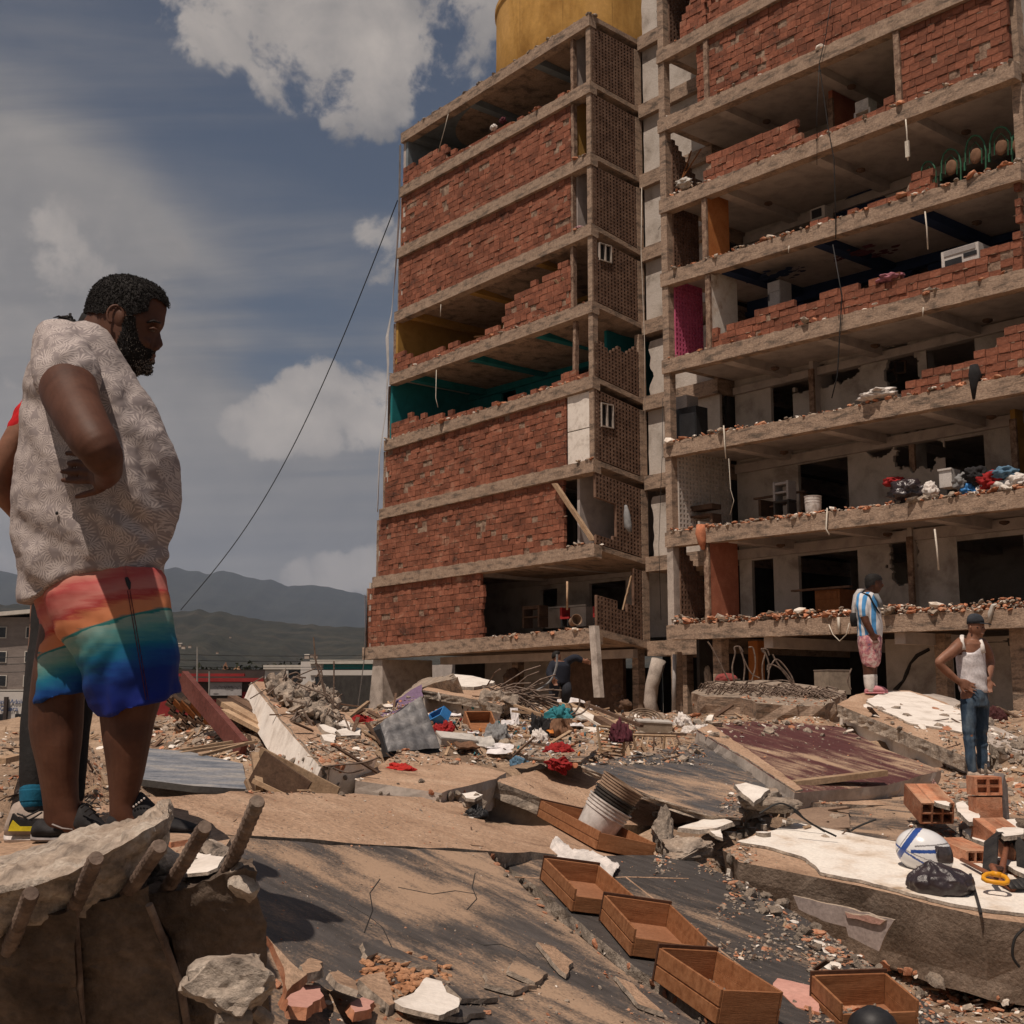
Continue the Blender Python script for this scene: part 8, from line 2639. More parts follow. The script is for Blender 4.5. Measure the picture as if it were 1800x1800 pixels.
def shorts_mat(o_z, slope):
	"""sunset-over-sea print: bands along height, tilted"""
	m = bpy.data.materials.new('sunset_print_shorts')
	m.use_nodes = True
	N, L = m.node_tree.nodes, m.node_tree.links
	b = N['Principled BSDF']; b.inputs['Roughness'].default_value = .7; b.inputs['Specular IOR Level'].default_value = .2
	tc = N.new('ShaderNodeTexCoord')
	sp = N.new('ShaderNodeSeparateXYZ'); L.new(tc.outputs['Object'], sp.inputs[0])
	def mth(op, a, c=None):
		n = N.new('ShaderNodeMath'); n.operation = op
		for i, v in enumerate((a, c)):
			if v is None: continue
			if isinstance(v,(int, float)): n.inputs[i].default_value = v
			else: L.new(v, n.inputs[i])
		return n.outputs[0]
	h = mth('SUBTRACT', mth('SUBTRACT', sp.outputs[2], o_z), mth('MULTIPLY', sp.outputs[0], slope))
	mp = N.new('ShaderNodeMapping'); mp.inputs['Scale'].default_value = (3,3,22); mp.inputs['Rotation'].default_value = (0, math.atan(slope),0)
	L.new(tc.outputs['Object'], mp.inputs[0])
	n1 = N.new('ShaderNodeTexNoise'); n1.inputs['Scale'].default_value = 1.6; n1.inputs['Detail'].default_value = 7; n1.inputs['Roughness'].default_value = .65
	L.new(mp.outputs[0], n1.inputs[0])
	inx = N.new('ShaderNodeMapRange'); inx.inputs['From Min'].default_value = .0; inx.inputs['From Max'].default_value = .02
	L.new(mth('ABSOLUTE', h), inx.inputs['Value'])
	w = mth('MULTIPLY', mth('MULTIPLY', mth('SUBTRACT', n1.outputs[0],.5),.11), inx.outputs[0])
	v = N.new('ShaderNodeMapRange'); v.inputs['From Min'].default_value = -.30; v.inputs['From Max'].default_value = .22
	L.new(mth('ADD', h, w), v.inputs['Value'])
	cr = N.new('ShaderNodeValToRGB')
	def q(hh): return (hh + .30) / .52
	st = [(-.26,(.004,.014,.15)),(-.19,(.003,.018,.14)),(-.14,(.004,.05,.20)),(-.095,(.006,.12,.20)),(-.055,(.07,.22,.22)),(-.008,(.20,.28,.24)),(-.006,(.015,.14,.14)),(0.0,(.02,.15,.15)),(.003,(.52,.19,.085)),(.04,(.50,.18,.085)),(.06,(.32,.04,.038)),(.085,(.43,.15,.125)),(.14,(.37,.065,.062)),(.18,(.46,.20,.15))]
	e = cr.color_ramp.elements
	e[0].position, e[0].color = q(st[0][0]), lin(st[0][1])
	e[1].position, e[1].color = q(st[-1][0]), lin(st[-1][1])
	for hh, c in st[1:-1]:
		x = e.new(q(hh)); x.color = lin(c)
	L.new(v.outputs[0], cr.inputs[0])
	L.new(cr.outputs[0], b.inputs['Base Color'])
	n4 = N.new('ShaderNodeTexNoise'); n4.inputs['Scale'].default_value = 60
	L.new(mp.outputs[0], n4.inputs[0])
	bp = N.new('ShaderNodeBump'); bp.inputs['Strength'].default_value = .15; bp.inputs['Distance'].default_value = .003
	L.new(n4.outputs[0], bp.inputs['Height']); L.new(bp.outputs[0], b.inputs['Normal'])
	return m
m_skin = skin_mat('dark_brown_skin',(.052,.019,.010),(.078,.030,.0165),(.098,.041,.024),.6)
m_skin2 = skin_mat('brown_skin',(.15,.068,.040),(.21,.098,.060),(.26,.125,.078),.5)
m_hair = mat('black_hair',[(.008,.007,.006),(.016,.013,.012)], scale=60, rough=.75, bump=.8, bscale=220, fine=.4, fscale=160)
m_beard = mat('greying_beard',[(.010,.008,.007),(.016,.013,.011),(.10,.085,.075)], scale=55, rough=.85, bump=.8, bscale=220, fine=.4, fscale=160, lo=.42, hi=.78)
m_shoe_k = mat('black_shoe_mesh',[(.014,.013,.014),(.024,.022,.023)], scale=20, rough=.75, bump=.4, bscale=260)
m_sole_g = mat('grey_sole',[(.19,.165,.155),(.25,.22,.21)], rough=.8, bump=.1)
m_sole_w = mat('white_sole',[(.48,.43,.40),(.58,.53,.49)], rough=.8, bump=.2, bscale=60)
m_yelsh = mat('yellow_shoe_panel',[(.55,.43,.02),(.62,.5,.03)], bump=.1)
m_beige = mat('beige_shoe',[(.30,.24,.20),(.38,.31,.26)], bump=.3, bscale=120)
m_legg = mat('black_leggings',[(.012,.011,.011),(.02,.018,.018)], rough=.8, bump=.3, bscale=40)
m_sock = mat('blue_sock',[(.008,.09,.16),(.012,.12,.20)], rough=.9, bump=.3, bscale=120)
# ================= the big man in front
H = Fig(4.05)
man = thing('person', 'big bearded man in palm print shirt and sunset coloured shorts, hand on hip', 'person', H.pt(180,1475))
mb = MB()
# head: side outline (py, back, front, half width)
head = [(490,200,226,.020),(495,184,250,.046),(504,170,272,.066),(516,162,286,.081),(530,156,293,.089),(545,153,294,.093),(558,151,291,.094),(568,150,290,.094),(577,150,287,.093),
		(586,150,279,.092),(596,150,276,.091),(606,150,274,.090),(616,151,271,.088),(626,153,270,.086),(636,158,266,.082),(645,166,261,.074),(653,182,252,.060),(659,200,240,.038)]
H.body(mb, head,0,1.0,.38,28)
# nose, brows, lips, cheek, ear
mb.loft([H.ring(a, b, y,0, w,12,1,.2) for y, a, b, w in ((574,262,286,.009),(584,258,282,.010),(594,256,284.5,.013),(602,254,287,.019),(608,254,287,.023),(613,256,281,.020),(617,258,272,.012))])
for dy in (-.042,.042):
	mb.ball(H.pt(274,570, dy * .9),.020,.028,.008,10,6)
	mb.ball(H.pt(252,602, dy * .95),.026,.022,.020,10,6)
	mb.ball(H.pt(275,612, dy * .42),.013,.010,.010,8,6)
mb.ball(H.pt(268,623,0),.011,.030,.0085,12,6)
mb.ball(H.pt(266,633,0),.012,.028,.010,12,6)
mb.ball(H.pt(257,650,0),.018,.032,.016,12,6)
# neck and trunk
H.limb(mb,[(196,555,0,36),(180,588,0,40),(160,622,0,42),(158,680,0,48)])
H.body(mb,[(600,100,190,.15),(640,66,220,.20),(720,50,266,.22),(820,38,302,.24),(900,34,300,.24),(980,48,280,.22),(1060,70,284,.20),(1090,90,280,.18)])
# near arm, elbow turned out towards the viewer, hand on the hip
H.limb(mb,[(104,612,-.14,42),(112,645,-.26,47),(121,686,-.40,46),(138,728,-.51,40),(160,768,-.59,36),(178,796,-.61,31),(190,824,-.51,22.5),(185,842,-.40,17)])
# palm and fingers laid back against the shirt
for a, b in (((186,824),(166,808)),((184,832),(165,820)),((184,840),(164,832)),((184,850),(166,844))):
	mb.tube([H.pt(*a,-.39), H.pt((a[0] + b[0]) / 2,(a[1] + b[1]) / 2,-.375), H.pt(*b,-.355)],[.022,.021,.016],10)
for pts in ([(166,806,-.356),(150,798,-.342),(134,796,-.326),(118,797,-.312)],[(165,819,-.356),(146,814,-.340),(130,813,-.324),(121,814,-.314)],[(164,831,-.356),(144,829,-.340),(126,829,-.322),(110,829,-.308)],
			[(165,844,-.354),(144,845,-.338),(126,845,-.322),(111,844,-.310)],[(182,856,-.37),(168,864,-.352),(150,869,-.336),(135,873,-.325)]):
	q = [H.pt(*p) for p in pts]
	mb.tube(q,[.0135,.0112,.0105,.008],10)
	mb.ball(q[-1],.009,.009,.009,8,6)
# far arm the same on the hidden side
H.limb(mb,[(110,612,.16,42),(118,660,.30,44),(150,740,.42,36),(180,805,.42,27),(190,842,.33,18)])
fa = H.pt(190,842,.33)
hand(mb, fa, Vector((-.8,-.35,.0)), Vector((0,.3,1)),.19,.3)
# legs
near = [(1090,150,290,.13),(1180,166,292,.125),(1230,171,284,.11),(1265,175,273,.098),(1300,179,266,.098),(1330,184,260,.09),(1360,188,254,.078),(1390,191,246,.066),(1412,192,240,.058),(1432,192,244,.056),(1452,194,262,.05),(1462,196,300,.045)]
far = [(1090,70,200,.13),(1180,56,160,.12),(1230,50,149,.105),(1277,49,147,.096),(1310,54,144,.094),(1340,62,140,.086),(1370,68,138,.074),(1400,73,139,.062),(1425,76,142,.055),(1445,76,150,.052),(1462,76,165,.045)]
H.body(mb, near,-.13)
H.body(mb, far,.08)
body = mb.build('body', m_skin, man)
remesh(body,.0047,6,.5)
# ear on the near side
e = MB()
ec = H.pt(206,556,-.094)
e.ball(ec + Vector((0,.006,0)),.024,.010,.034,14,10, M3=Matrix.Rotation(R(-12),3, 'Y') @ Matrix.Rotation(R(-18),3, 'Z'))
e.tube([ec + Vector((.025 * math.cos(a) - .004,-.006 + .006 * math.cos(a),.033 * math.sin(a) + .002)) for a in [R(-60) + R(300) * i / 16 for i in range(17)]][2:],[.0045] * 15,8)
e.build('ear', m_skin, man, smooth=True)
e = MB(); e.ball(ec + Vector((.005,-.0015,-.002)),.008,.002,.012,10,8)  # black ball paints in the shade of the ear's hollow
e.build('ear_hollow_shade', m_hair, man, smooth=True)
# eye on the near side and the far one
for dy in (-.058,.058):
	e = MB(); e.ball(H.pt(268,581, dy * .93),.009,.009,.004,12,8)
	e.build('eye', mat('eye_white_%d' % (dy > 0),[(.05,.035,.03),(.08,.06,.05)], rough=.3, bump=0), man, smooth=True)
	e = MB(); e.tube([H.pt(262,578, dy * 1.08), H.pt(270,577, dy * 1.1), H.pt(278,581, dy * .95)],[.003,.005,.003],8)
	e.build('eyelid', m_skin, man, smooth=True)
	e = MB(); e.tube([H.pt(258,567, dy * 1.15), H.pt(270,564, dy * 1.12), H.pt(282,568, dy * .8)],[.003,.0045,.0025],8)
	e.build('eyebrow', m_hair, man, smooth=True)
hair_poly = [(130,470),(310,470),(304,549),(297,546),(285,533),(270,524),(262,530),(259,547),(246,552),(226,556),(219,542),(205,534),(192,541),(186,552),(150,551),(130,551)]
beard_poly = [(217,560),(226,552),(238,556),(240,580),(244,598),(256,612),(268,616),(275,619),(268,622),(262,634),(280,640),(275,670),(220,672),(206,630),(206,600),(213,582)]
zmin = H.pt(0,668).z
shell(body, lambda c, n: c.z > zmin and abs(c.y - H.Y) < .13 and in_poly(*proj(Vector((c.x, H.Y, CAM.z + (c.z - CAM.z) * H.Y / c.y)) if False else c), hair_poly),.007, 'hair', m_hair, man,.003)
shell(body, lambda c, n: c.z > zmin and abs(c.y - H.Y) < .13 and in_poly(*proj(c), beard_poly),.0015, 'beard', m_beard, man,.0015)
def curls(src, test, n, r_, name, m, parent, seed, up=.006):
	"""frizz: many tiny curls standing on the scalp or jaw"""
	rr = random.Random(seed); mb = MB()
	fs = [q for q in src.data.polygons if test(q.center, q.normal)]
	for _ in range(n):
		q = fs[rr.randrange(len(fs))]
		c = q.center + q.normal * (up + rr.random() * r_ * .8) + Vector((rr.gauss(0,.002), rr.gauss(0,.002), rr.gauss(0,.002)))
		M3 = rot_rand(rr); e = r_ * rr.uniform(.6,1.2)
		o = [c + M3 @ Vector(v) * e for v in ((1,0,0),(-.9,.1,0),(0,.8,0),(0,-.8,.1),(0,0,.7),(.1,0,-.7))]
		mb.add(o,[(0,2,4),(2,1,4),(1,3,4),(3,0,4),(2,0,5),(1,2,5),(3,1,5),(0,3,5)])
	return tag(mb.build(name, m, parent), kind='stuff')
hd = lambda c: c.z > zmin and abs(c.y - H.Y) < .13
curls(body, lambda c, n: hd(c) and in_poly(*proj(c), hair_poly),9000,.0030, 'hair_curls', m_hair, man,1,.006)
curls(body, lambda c, n: hd(c) and in_poly(*proj(c), beard_poly),4200,.0023, 'beard_curls', m_hair, man,2,.0015)
m_gb = mat('grey_beard_hair',[(.16,.14,.12),(.24,.21,.18)], bump=0)
curls(body, lambda c, n: hd(c) and in_poly(*proj(c),[(236,634),(266,630),(272,640),(262,655),(240,660)]),700,.0024, 'grey_beard_curls', m_gb, man,3,.002)
curls(body, lambda c, n: hd(c) and in_poly(*proj(c), beard_poly),420,.0021, 'grey_beard_curls', m_gb, man,4,.002)
# shirt
mb = MB()
hem = lambda px: interp([(10,1052),(36,1062),(54,1062),(80,1042),(110,1024),(150,1015),(225,1013),(295,1021)], px)
H.body(mb,[(578,126,168,.085),(584,108,184,.12),(592,92,196,.155),(606,74,204,.20),(622,60,213,.232),(650,46,231,.25),(680,39,247,.258),(702,37,265,.262),(727,35,280,.266),(760,32,291,.27),(785,29,304,.276),(812,25,315,.282),
			(850,20,320,.285),(880,17,320,.285),(912,16,315,.283),(955,21,299,.275),(995,26,292,.262),(lambda px: hem(px) - 14,30,291,.256),(hem,33,291,.254)],0,.95,.12,40)
H.limb(mb,[(104,606,-.13,47),(110,632,-.24,52),(117,656,-.33,54),(120,666,-.36,54)],20)
H.limb(mb,[(110,606,.15,47),(116,640,.27,51),(122,668,.33,50)],20)
shirt = mb.build('shirt', shirt_mat(), man)
remesh(shirt,.0072,4,.5)
def fold(p, n):
	px, py = proj(p)
	f = 0
	side_ = min(1, max(0,-n.y * 1.6 - .1))
	# drape folds from the near armpit across the belly, diagonal pulls
	u = (px - 170) * .62 - (py - 700) * .55
	f += side_ * .012 * math.sin(u * .105 + 2.2 * nz(px * .012, py * .012,3)) * max(0, nz(px * .010, py * .008,5) + .42)
	w = (px - 60) * .9 + (py - 900) * .18
	f += side_ * .010 * math.sin(w * .09 + 2.4 * nz(px * .01, py * .012,7)) * max(0, min(1,(py - 820) / 120)) * max(0, nz(px * .012, py * .006,9) + .45)
	f += .003 * nz(px * .03, py * .04,2) + .0015 * nz(px * .09, py * .11,4)
	# bunching near the hem in front and round the sleeve
	f += .006 * math.sin(py * .17 + px * .06 + 3 * nz(px * .02, py * .02)) * max(0,1 - abs(py - 985) / 50) * max(0, min(1,(px - 200) / 50))
	f += .006 * math.sin((px * .5 + py) * .16) * max(0,1 - math.hypot(px - 120, py - 612) / 60)
	f += .010 * math.exp(-((px - 235 - (py - 700) * .6) / 16) ** 2) * max(0,1 - abs(py - 760) / 70)
	return f
wrinkle(shirt, fold)
mb = MB()
mb.ball(H.pt(100,902,-.268),.005,.004,.006)
mb.build('hole_in_shirt', m_black, man)
# shorts: two legs and the seat
hz = H.pt(200,1108,-.1).z
m_sh = shorts_mat(hz + .30 * 1.27,.30)
mb = MB()
hn = lambda px: interp([(150,1268),(175,1262),(220,1252),(270,1232),(319,1219)], px)
hf = lambda px: interp([(54,1237),(100,1226),(160,1211)], px)
H.body(mb,[(985,48,282,.225),(1020,50,292,.235),(1050,56,298,.235),(1085,66,303,.22),(1110,80,304,.17)],0,.95)
H.body(mb,[(1000,90,280,.10),(1045,74,298,.14),(1080,84,304,.152),(1120,100,310,.156),(1150,124,314,.155),(1185,142,318,.153),(lambda px: hn(px) - 25,156,319,.15),(hn,170,320,.15)],-.135,.92,0,30)
H.body(mb,[(1040,62,250,.14),(1085,68,220,.15),(1120,67,200,.15),(1155,62,190,.148),(1190,58,180,.145),(lambda px: hf(px) - 8,55,168,.142),(hf,54,162,.142)],.09,.92,0,30)
shorts = mb.build('shorts', m_sh, man)
remesh(shorts,.0065,2,.4)
def sfold(p, n):
	px, py = proj(p)
	f = .004 * nz(px * .02, py * .03,2) + .0025 * nz(px * .06, py * .05,4)
	f += .006 * math.sin((px * .8 + py * .25) * .11 + 2.5 * nz(px * .015, py * .012,8)) * max(0, min(1,(py - 1090) / 90))
	f += -.006 * math.exp(-((px - 226 - (py - 1030) * .17) / 2.5) ** 2) * (n.y < -.2)
	return f
wrinkle(shorts, sfold)
# pocket slit and side seam stitching
mb = MB()
def on_mesh(o, px, py, up=.001):
	bv = on_mesh.cache.get(o.name) or make_bvh([o]); on_mesh.cache[o.name] = bv
	d = ray(px, py).normalized()
	l, n, i, t = bv.ray_cast(CAM, d)
	return (l - d * up) if l is not None else None
on_mesh.cache = {}
pts = [on_mesh(shorts, x, y) for x, y in ((222,1016),(226,1026),(228,1036))]
pts = [p for p in pts if p is not None]
if len(pts) > 1: mb.tube(pts,[.006,.008,.003][:len(pts)],6)
mb.build('pocket_slit', m_black, man)
mb = MB()
for dx in (-2.2,2.2):
	pts = [on_mesh(shorts,226 + dx + (y - 1036) * .17, y,.0006) for y in range(1038,1236,6)]
	pts = [p for p in pts if p is not None]
	if len(pts) > 1: mb.tube(pts,.0012,4)
mb.build('seam_stitching', m_maro, man)
# shoes
def shoe(fig, rows, dy, mats, parent, sole_h=11, name='shoe', tongue=None):
	"""rows: (px, top, bottom, half width) heel to toe"""
	mb, sb = MB(), MB()
	def sec(px, t, b, w, dyy):
		out = []
		n = 16
		for i in range(n):
			a = 2 * math.pi * i / n
			y_ = (t + b) / 2 - (b - t) / 2 * math.sin(a) * (1 if math.sin(a) < 0 else 1)
			p = fig.pt(px, y_, dyy)
			p.y += w * (abs(math.cos(a)) ** .7) * (1 if math.cos(a) > 0 else -1) * (1 if math.sin(a) < .2 else 1 - .45 * (math.sin(a) - .2))
			out.append(p)
		return out
	mb.loft([sec(px, t, b - sole_h * .6, w, dy) for px, t, b, w in rows])
	s_ = mb.build(name, mats[0], parent)
	remesh(s_,.0055 if fig.Y < 6 else .009,3)
	sb.loft([sec(px, b - sole_h, b, w * 1.06, dy) for px, t, b, w in rows])
	o = sb.build('sole', mats[1], s_)
	shade_smooth(o, R(50))
	return s_
s1 = shoe(H,[(57,1456,1474,.018),(61,1446,1478,.036),(72,1437,1479,.043),(95,1446,1479,.046),(115,1440,1478,.047),(132,1426,1478,.047),(146,1408,1477,.048),(160,1422,1476,.05),(175,1438,1475,.048),(187,1450,1474,.036),(194,1460,1473,.02)],.08,(m_shoe_k, m_sole_g), man)
s2 = shoe(H,[(190,1436,1468,.03),(200,1428,1470,.042),(222,1404,1470,.045),(238,1391,1470,.045),(250,1392,1470,.046),(262,1404,1470,.047),(280,1422,1470,.049),(305,1436,1470,.052),(330,1444,1470,.052),(352,1452,1470,.044),(364,1460,1469,.028),(369,1465,1468,.012)],-.13,(m_shoe_k, m_sole_g), man)
mb = MB()
for i in range(5):
	mb.ball(H.pt(235 + i * 4.6,1418 - i * 3.6,-.178),.0035,.0025,.0035,8,6)
mb.build('tongue_dots', m_sole_w, s2)
mb = MB()
for i in range(3):
	mb.tube([H.pt(142 + i * 7,1420 + i * 7,.028), H.pt(152 + i * 6,1412 + i * 8,.02), H.pt(164 + i * 5,1420 + i * 8,.035)],.003,6)
for q in ([(150,1408),(160,1398),(168,1404),(160,1412)],[(158,1412),(172,1412),(178,1420),(166,1420)]):
	mb.tube([H.pt(a, b,.02) for a, b in q],.0025,6)
mb.build('lace', m_shoe_k, s1)
mb = MB()
mb.tube([H.pt(92,1449,.033), H.pt(110,1456,.03), H.pt(128,1458,.031)],[.006,.006,.004],8, flat=.4)
mb.build('grey_stripe', m_sole_g, s1)
# ================= person hidden behind him
Bk = Fig(4.42)
per = thing('person', 'person mostly hidden behind the big man, red sleeve, black leggings, yellow sneaker panel', 'person', Bk.pt(60,1470))
mb = MB()
Bk.body(mb,[(548,155,190,.04),(562,142,205,.075),(585,140,212,.085),(605,144,208,.08),(622,155,205,.06)],0)
Bk.limb(mb,[(160,590,0,28),(150,640,0,32)])
Bk.body(mb,[(640,100,200,.12),(700,90,205,.15),(800,80,200,.13),(900,76,205,.14),(1000,64,205,.16),(1060,66,200,.16)],0)
Bk.limb(mb,[(80,690,-.05,30),(50,740,-.08,26),(20,790,-.10,24),(-2,838,-.10,22),(6,868,-.08,19),(30,900,-.02,16),(52,925,.02,13)])
hand(mb, Bk.pt(52,925,.02), Vector((1,.1,-.5)), Vector((0,-.5,1)),.17,.3)
Bk.limb(mb,[(210,690,.1,28),(225,800,.12,22),(215,900,.12,15)])
hand(mb, Bk.pt(215,900,.12), Vector((0,.1,-1)), Vector((0,-.9,.1)),.17,.4)
Bk.limb(mb,[(96,1060,0,40),(84,1150,-.05,34),(66,1260,-.12,26),(60,1350,-.17,20),(58,1430,-.2,16)])
Bk.limb(mb,[(150,1060,.05,40),(140,1180,.06,32),(130,1300,.06,24),(128,1430,.06,16)])
b2 = mb.build('body', m_skin2, per)
remesh(b2,.010,4)
mb = MB()
Bk.body(mb,[(634,108,190,.08),(650,94,204,.13),(700,84,210,.165),(800,86,206,.148),(900,82,210,.155),(990,60,210,.175),(1010,60,210,.175)],0)
Bk.limb(mb,[(84,684,-.04,32),(62,722,-.07,30),(40,756,-.085,27.5)],16)
Bk.limb(mb,[(210,690,.1,32),(220,760,.11,30)],16)
o = mb.build('shirt', mat('red_jersey',[(.36,.006,.010),(.45,.010,.014)], scale=6, bump=.2, bscale=60), per)
remesh(o,.011,3)
wrinkle(o, lambda p, n: .006 * nz(p.x * 22, p.y * 22, p.z * 30))
mb = MB()
Bk.body(mb,[(990,62,208,.172),(1040,64,206,.175),(1085,68,200,.16)],0)
Bk.limb(mb,[(98,1060,0,42),(86,1150,-.05,36),(68,1260,-.12,29),(60,1340,-.17,24),(58,1395,-.19,21)],16)
Bk.limb(mb,[(150,1060,.05,42),(140,1180,.06,34),(130,1300,.06,26),(128,1400,.06,20)],16)
o = mb.build('leggings', m_legg, per)
remesh(o,.010,3)
mb = MB(); Bk.limb(mb,[(58,1388,-.19,21.5),(57,1410,-.195,20)],16)
mb.build('sock', m_sock, per, smooth=True)
mb = MB(); Bk.limb(mb,[(57,1408,-.195,18),(57,1424,-.195,19)],16)
mb.build('ankle_band', m_black, per, smooth=True)
s3 = shoe(Bk,[(9,1462,1480,.014),(14,1440,1481,.034),(24,1412,1482,.042),(40,1405,1482,.044),(62,1418,1482,.045),(90,1432,1482,.047),(120,1448,1481,.044),(138,1462,1480,.025)],-.20,(m_beige, m_sole_w), per,17)
mb = MB()
mb.prism([Bk.pt(a, b,-.252) for a, b in ((16,1448),(22,1430),(34,1440),(66,1444),(66,1456),(15,1460))],(0,.02,0))
mb.build('heel_panel', m_shoe_k, s3)
mb = MB()
mb.prism([Bk.pt(a, b,-.257) for a, b in ((17,1452),(22,1442),(34,1453),(68,1453),(68,1461),(14,1461))],(0,.02,0))
mb.build('yellow_panel', m_yelsh, s3)
mb = MB()
for pts in ([(38,1432),(50,1442),(62,1436),(74,1428)],[(30,1430),(46,1436),(70,1424)]):
	mb.tube([Bk.pt(a, b,-.248) for a, b in pts],.003,5)
mb.build('side_stripes', m_shoe_k, s3)
s4 = shoe(Bk,[(104,1440,1470,.03),(118,1425,1472,.042),(140,1428,1472,.045),(170,1446,1472,.045),(190,1460,1471,.03)],.06,(m_beige, m_sole_w), per,14)
mb = MB()
rr = random.Random(2)
for _ in range(150):
	c = Bk.pt(122 + rr.gauss(0,5),572 + rr.gauss(0,7), rr.gauss(0,.02))
	d = Vector((-.5 + rr.gauss(0,.4), rr.gauss(0,.4),-.1 + rr.gauss(0,.4))).normalized()
	mb.tube([c, c + d * .03, c + d * .05 + Vector((0,0,-.014))],[.006,.005,.001],5)
Bk.body(mb,[(544,158,186,.03),(554,142,204,.07),(570,134,208,.088),(585,132,200,.09),(600,136,180,.08)],0)
mb.build('hair', m_hair, per, smooth=True)
# ================= man in the striped shirt, on the white faced beam
A = Fig(18.3)
arg = thing('person', 'man in blue and white striped shirt, pink shorts and pink clogs, standing on a beam', 'person', A.pt(1540,1220))
mb = MB()
A.body(mb,[(1010,1528,1540,.05),(1013,1523,1547,.09),(1018,1521,1550,.105),(1024,1521,1551,.11),(1030,1522,1550,.108),(1035,1524,1549.5,.1),(1040,1528,1547,.085),(1043,1532,1544,.05)],0,1,.3)
mb.ball(A.pt(1551.5,1029,0),.022,.02,.03,8,6)
A.limb(mb,[(1533,1034,0,8.5),(1528,1046,0,10)])
A.body(mb,[(1046,1506,1540,.15),(1062,1504,1544,.19),(1090,1508,1547,.19),(1120,1510,1547,.18),(1135,1512,1546,.17)],0)
A.limb(mb,[(1514,1054,-.16,8),(1517,1076,-.20,7.5),(1522,1092,-.23,6.5),(1529,1106,-.24,5.6),(1533,1114,-.24,4.6)])
hand(mb, A.pt(1533,1114,-.24), Vector((.35,0,-1)), Vector((.9,-.1,.2)),.19,1.0,.05,1)
A.limb(mb,[(1516,1054,.16,8),(1526,1080,.2,7),(1534,1104,.2,5.5),(1537,1114,.2,4.6)])
hand(mb, A.pt(1537,1114,.2), Vector((.2,0,-1)), Vector((.9,.1,.2)),.19,.8,.05,1)
A.limb(mb,[(1526,1130,-.09,15),(1527,1160,-.09,12),(1527,1180,-.09,9.5),(1528,1200,-.09,8),(1529,1214,-.09,7)])
A.limb(mb,[(1530,1130,.1,15),(1531,1160,.1,12),(1532,1180,.1,9.5),(1533,1200,.1,8),(1533,1214,.1,7)])
b3 = mb.build('body', m_skin, arg)
remesh(b3,.013,3)
shell(b3, lambda c, n: in_poly(*proj(c),[(1515,1000),(1556,1000),(1553,1019),(1546,1019),(1538,1021),(1537,1028),(1531,1029),(1526,1034),(1515,1034)]),.012, 'hair', m_hair, arg,.006)
mb = MB()
A.body(mb,[(1041,1517,1534,.1),(1047,1506,1541,.17),(1058,1502,1546,.215),(1075,1503,1548,.225),(1095,1506,1551,.23),(1112,1507,1552,.225),(1120,1507,1551,.222)],0,.95)
A.limb(mb,[(1513,1052,-.14,9.5),(1515,1064,-.19,10),(1518,1078,-.21,9.8)],16)
A.limb(mb,[(1515,1052,.14,9.5),(1521,1068,.19,9.8)],16)
def stripes():
	m = bpy.data.materials.new('blue_white_stripes'); m.use_nodes = True
	N, L = m.node_tree.nodes, m.node_tree.links
	b = N['Principled BSDF']; b.inputs['Roughness'].default_value = .8
	tc = N.new('ShaderNodeTexCoord'); mp = N.new('ShaderNodeMapping'); mp.inputs['Rotation'].default_value = (0,0, R(35))
	L.new(tc.outputs['Object'], mp.inputs[0])
	w = N.new('ShaderNodeTexWave'); w.wave_type = 'BANDS'; w.bands_direction = 'X'; w.inputs['Scale'].default_value = 3.4; w.inputs['Distortion'].default_value = .4; w.inputs['Detail'].default_value = 1
	L.new(mp.outputs[0], w.inputs[0])
	cr = N.new('ShaderNodeValToRGB'); cr.color_ramp.interpolation = 'LINEAR'
	cr.color_ramp.elements[0].position = .47; cr.color_ramp.elements[0].color = (.06,.25,.52,1)
	cr.color_ramp.elements[1].position = .53; cr.color_ramp.elements[1].color = (.60,.59,.60,1)
	L.new(w.outputs[0], cr.inputs[0]); L.new(cr.outputs[0], b.inputs['Base Color'])
	return m
o = mb.build('shirt', stripes(), arg); remesh(o,.014,3); wrinkle(o, lambda p, n: .012 * nz(p.x * 9, p.y * 9, p.z * 12))
mb = MB()
A.body(mb,[(1112,1507,1551,.21),(1130,1508,1551,.22),(1140,1511,1550,.21)],0)
A.limb(mb,[(1527,1128,-.1,19),(1528,1146,-.1,16.5),(1529,1161,-.1,15)],16)
A.limb(mb,[(1531,1128,.1,19),(1532,1146,.1,16.5),(1532,1161,.1,15)],16)
o = mb.build('shorts', mat('pink_floral_shorts',[(.12,.10,.16),(.42,.15,.17),(.52,.30,.29),(.6,.5,.48)], scale=14, bump=.2, lo=.36, hi=.62), arg); remesh(o,.014,3); wrinkle(o, lambda p, n: .014 * nz(p.x * 9, p.y * 9, p.z * 7))
for dy, x in ((-.09,1528),(.1,1533)):
	mb = MB(); A.limb(mb,[(x - .5,1188, dy,9.6),(x,1200, dy,9),(x + 1.5,1212, dy,8)],14)
	mb.build('sock', m_wcl, arg, smooth=True)
	shoe(A,[(x - 8,1212,1219,.03),(x - 5,1208,1220,.05),(x + 4,1206,1220,.06),(x + 14,1205,1220,.065),(x + 22,1208,1220,.06),(x + 27,1213,1219,.035)], dy,(mat('pink_clog',[(.46,.19,.21),(.52,.23,.25)], bump=.1), mat('pink_clog_sole',[(.5,.2,.22),(.56,.24,.26)], bump=0)), arg,4, 'clog')
mb = MB()
A.body(mb,[(1036,1507,1522,.1),(1046,1500,1512,.14),(1066,1497,1506,.15),(1086,1496,1508,.15),(1098,1499,1509,.13)],.06)
o = mb.build('backpack', mat('pale_grey_bag',[(.40,.37,.35),(.48,.45,.43)], bump=.2), arg, smooth=True)
mb = MB(); A.body(mb,[(1078,1494,1506,.10),(1090,1494,1508,.12),(1101,1496,1507,.10)],-.02)
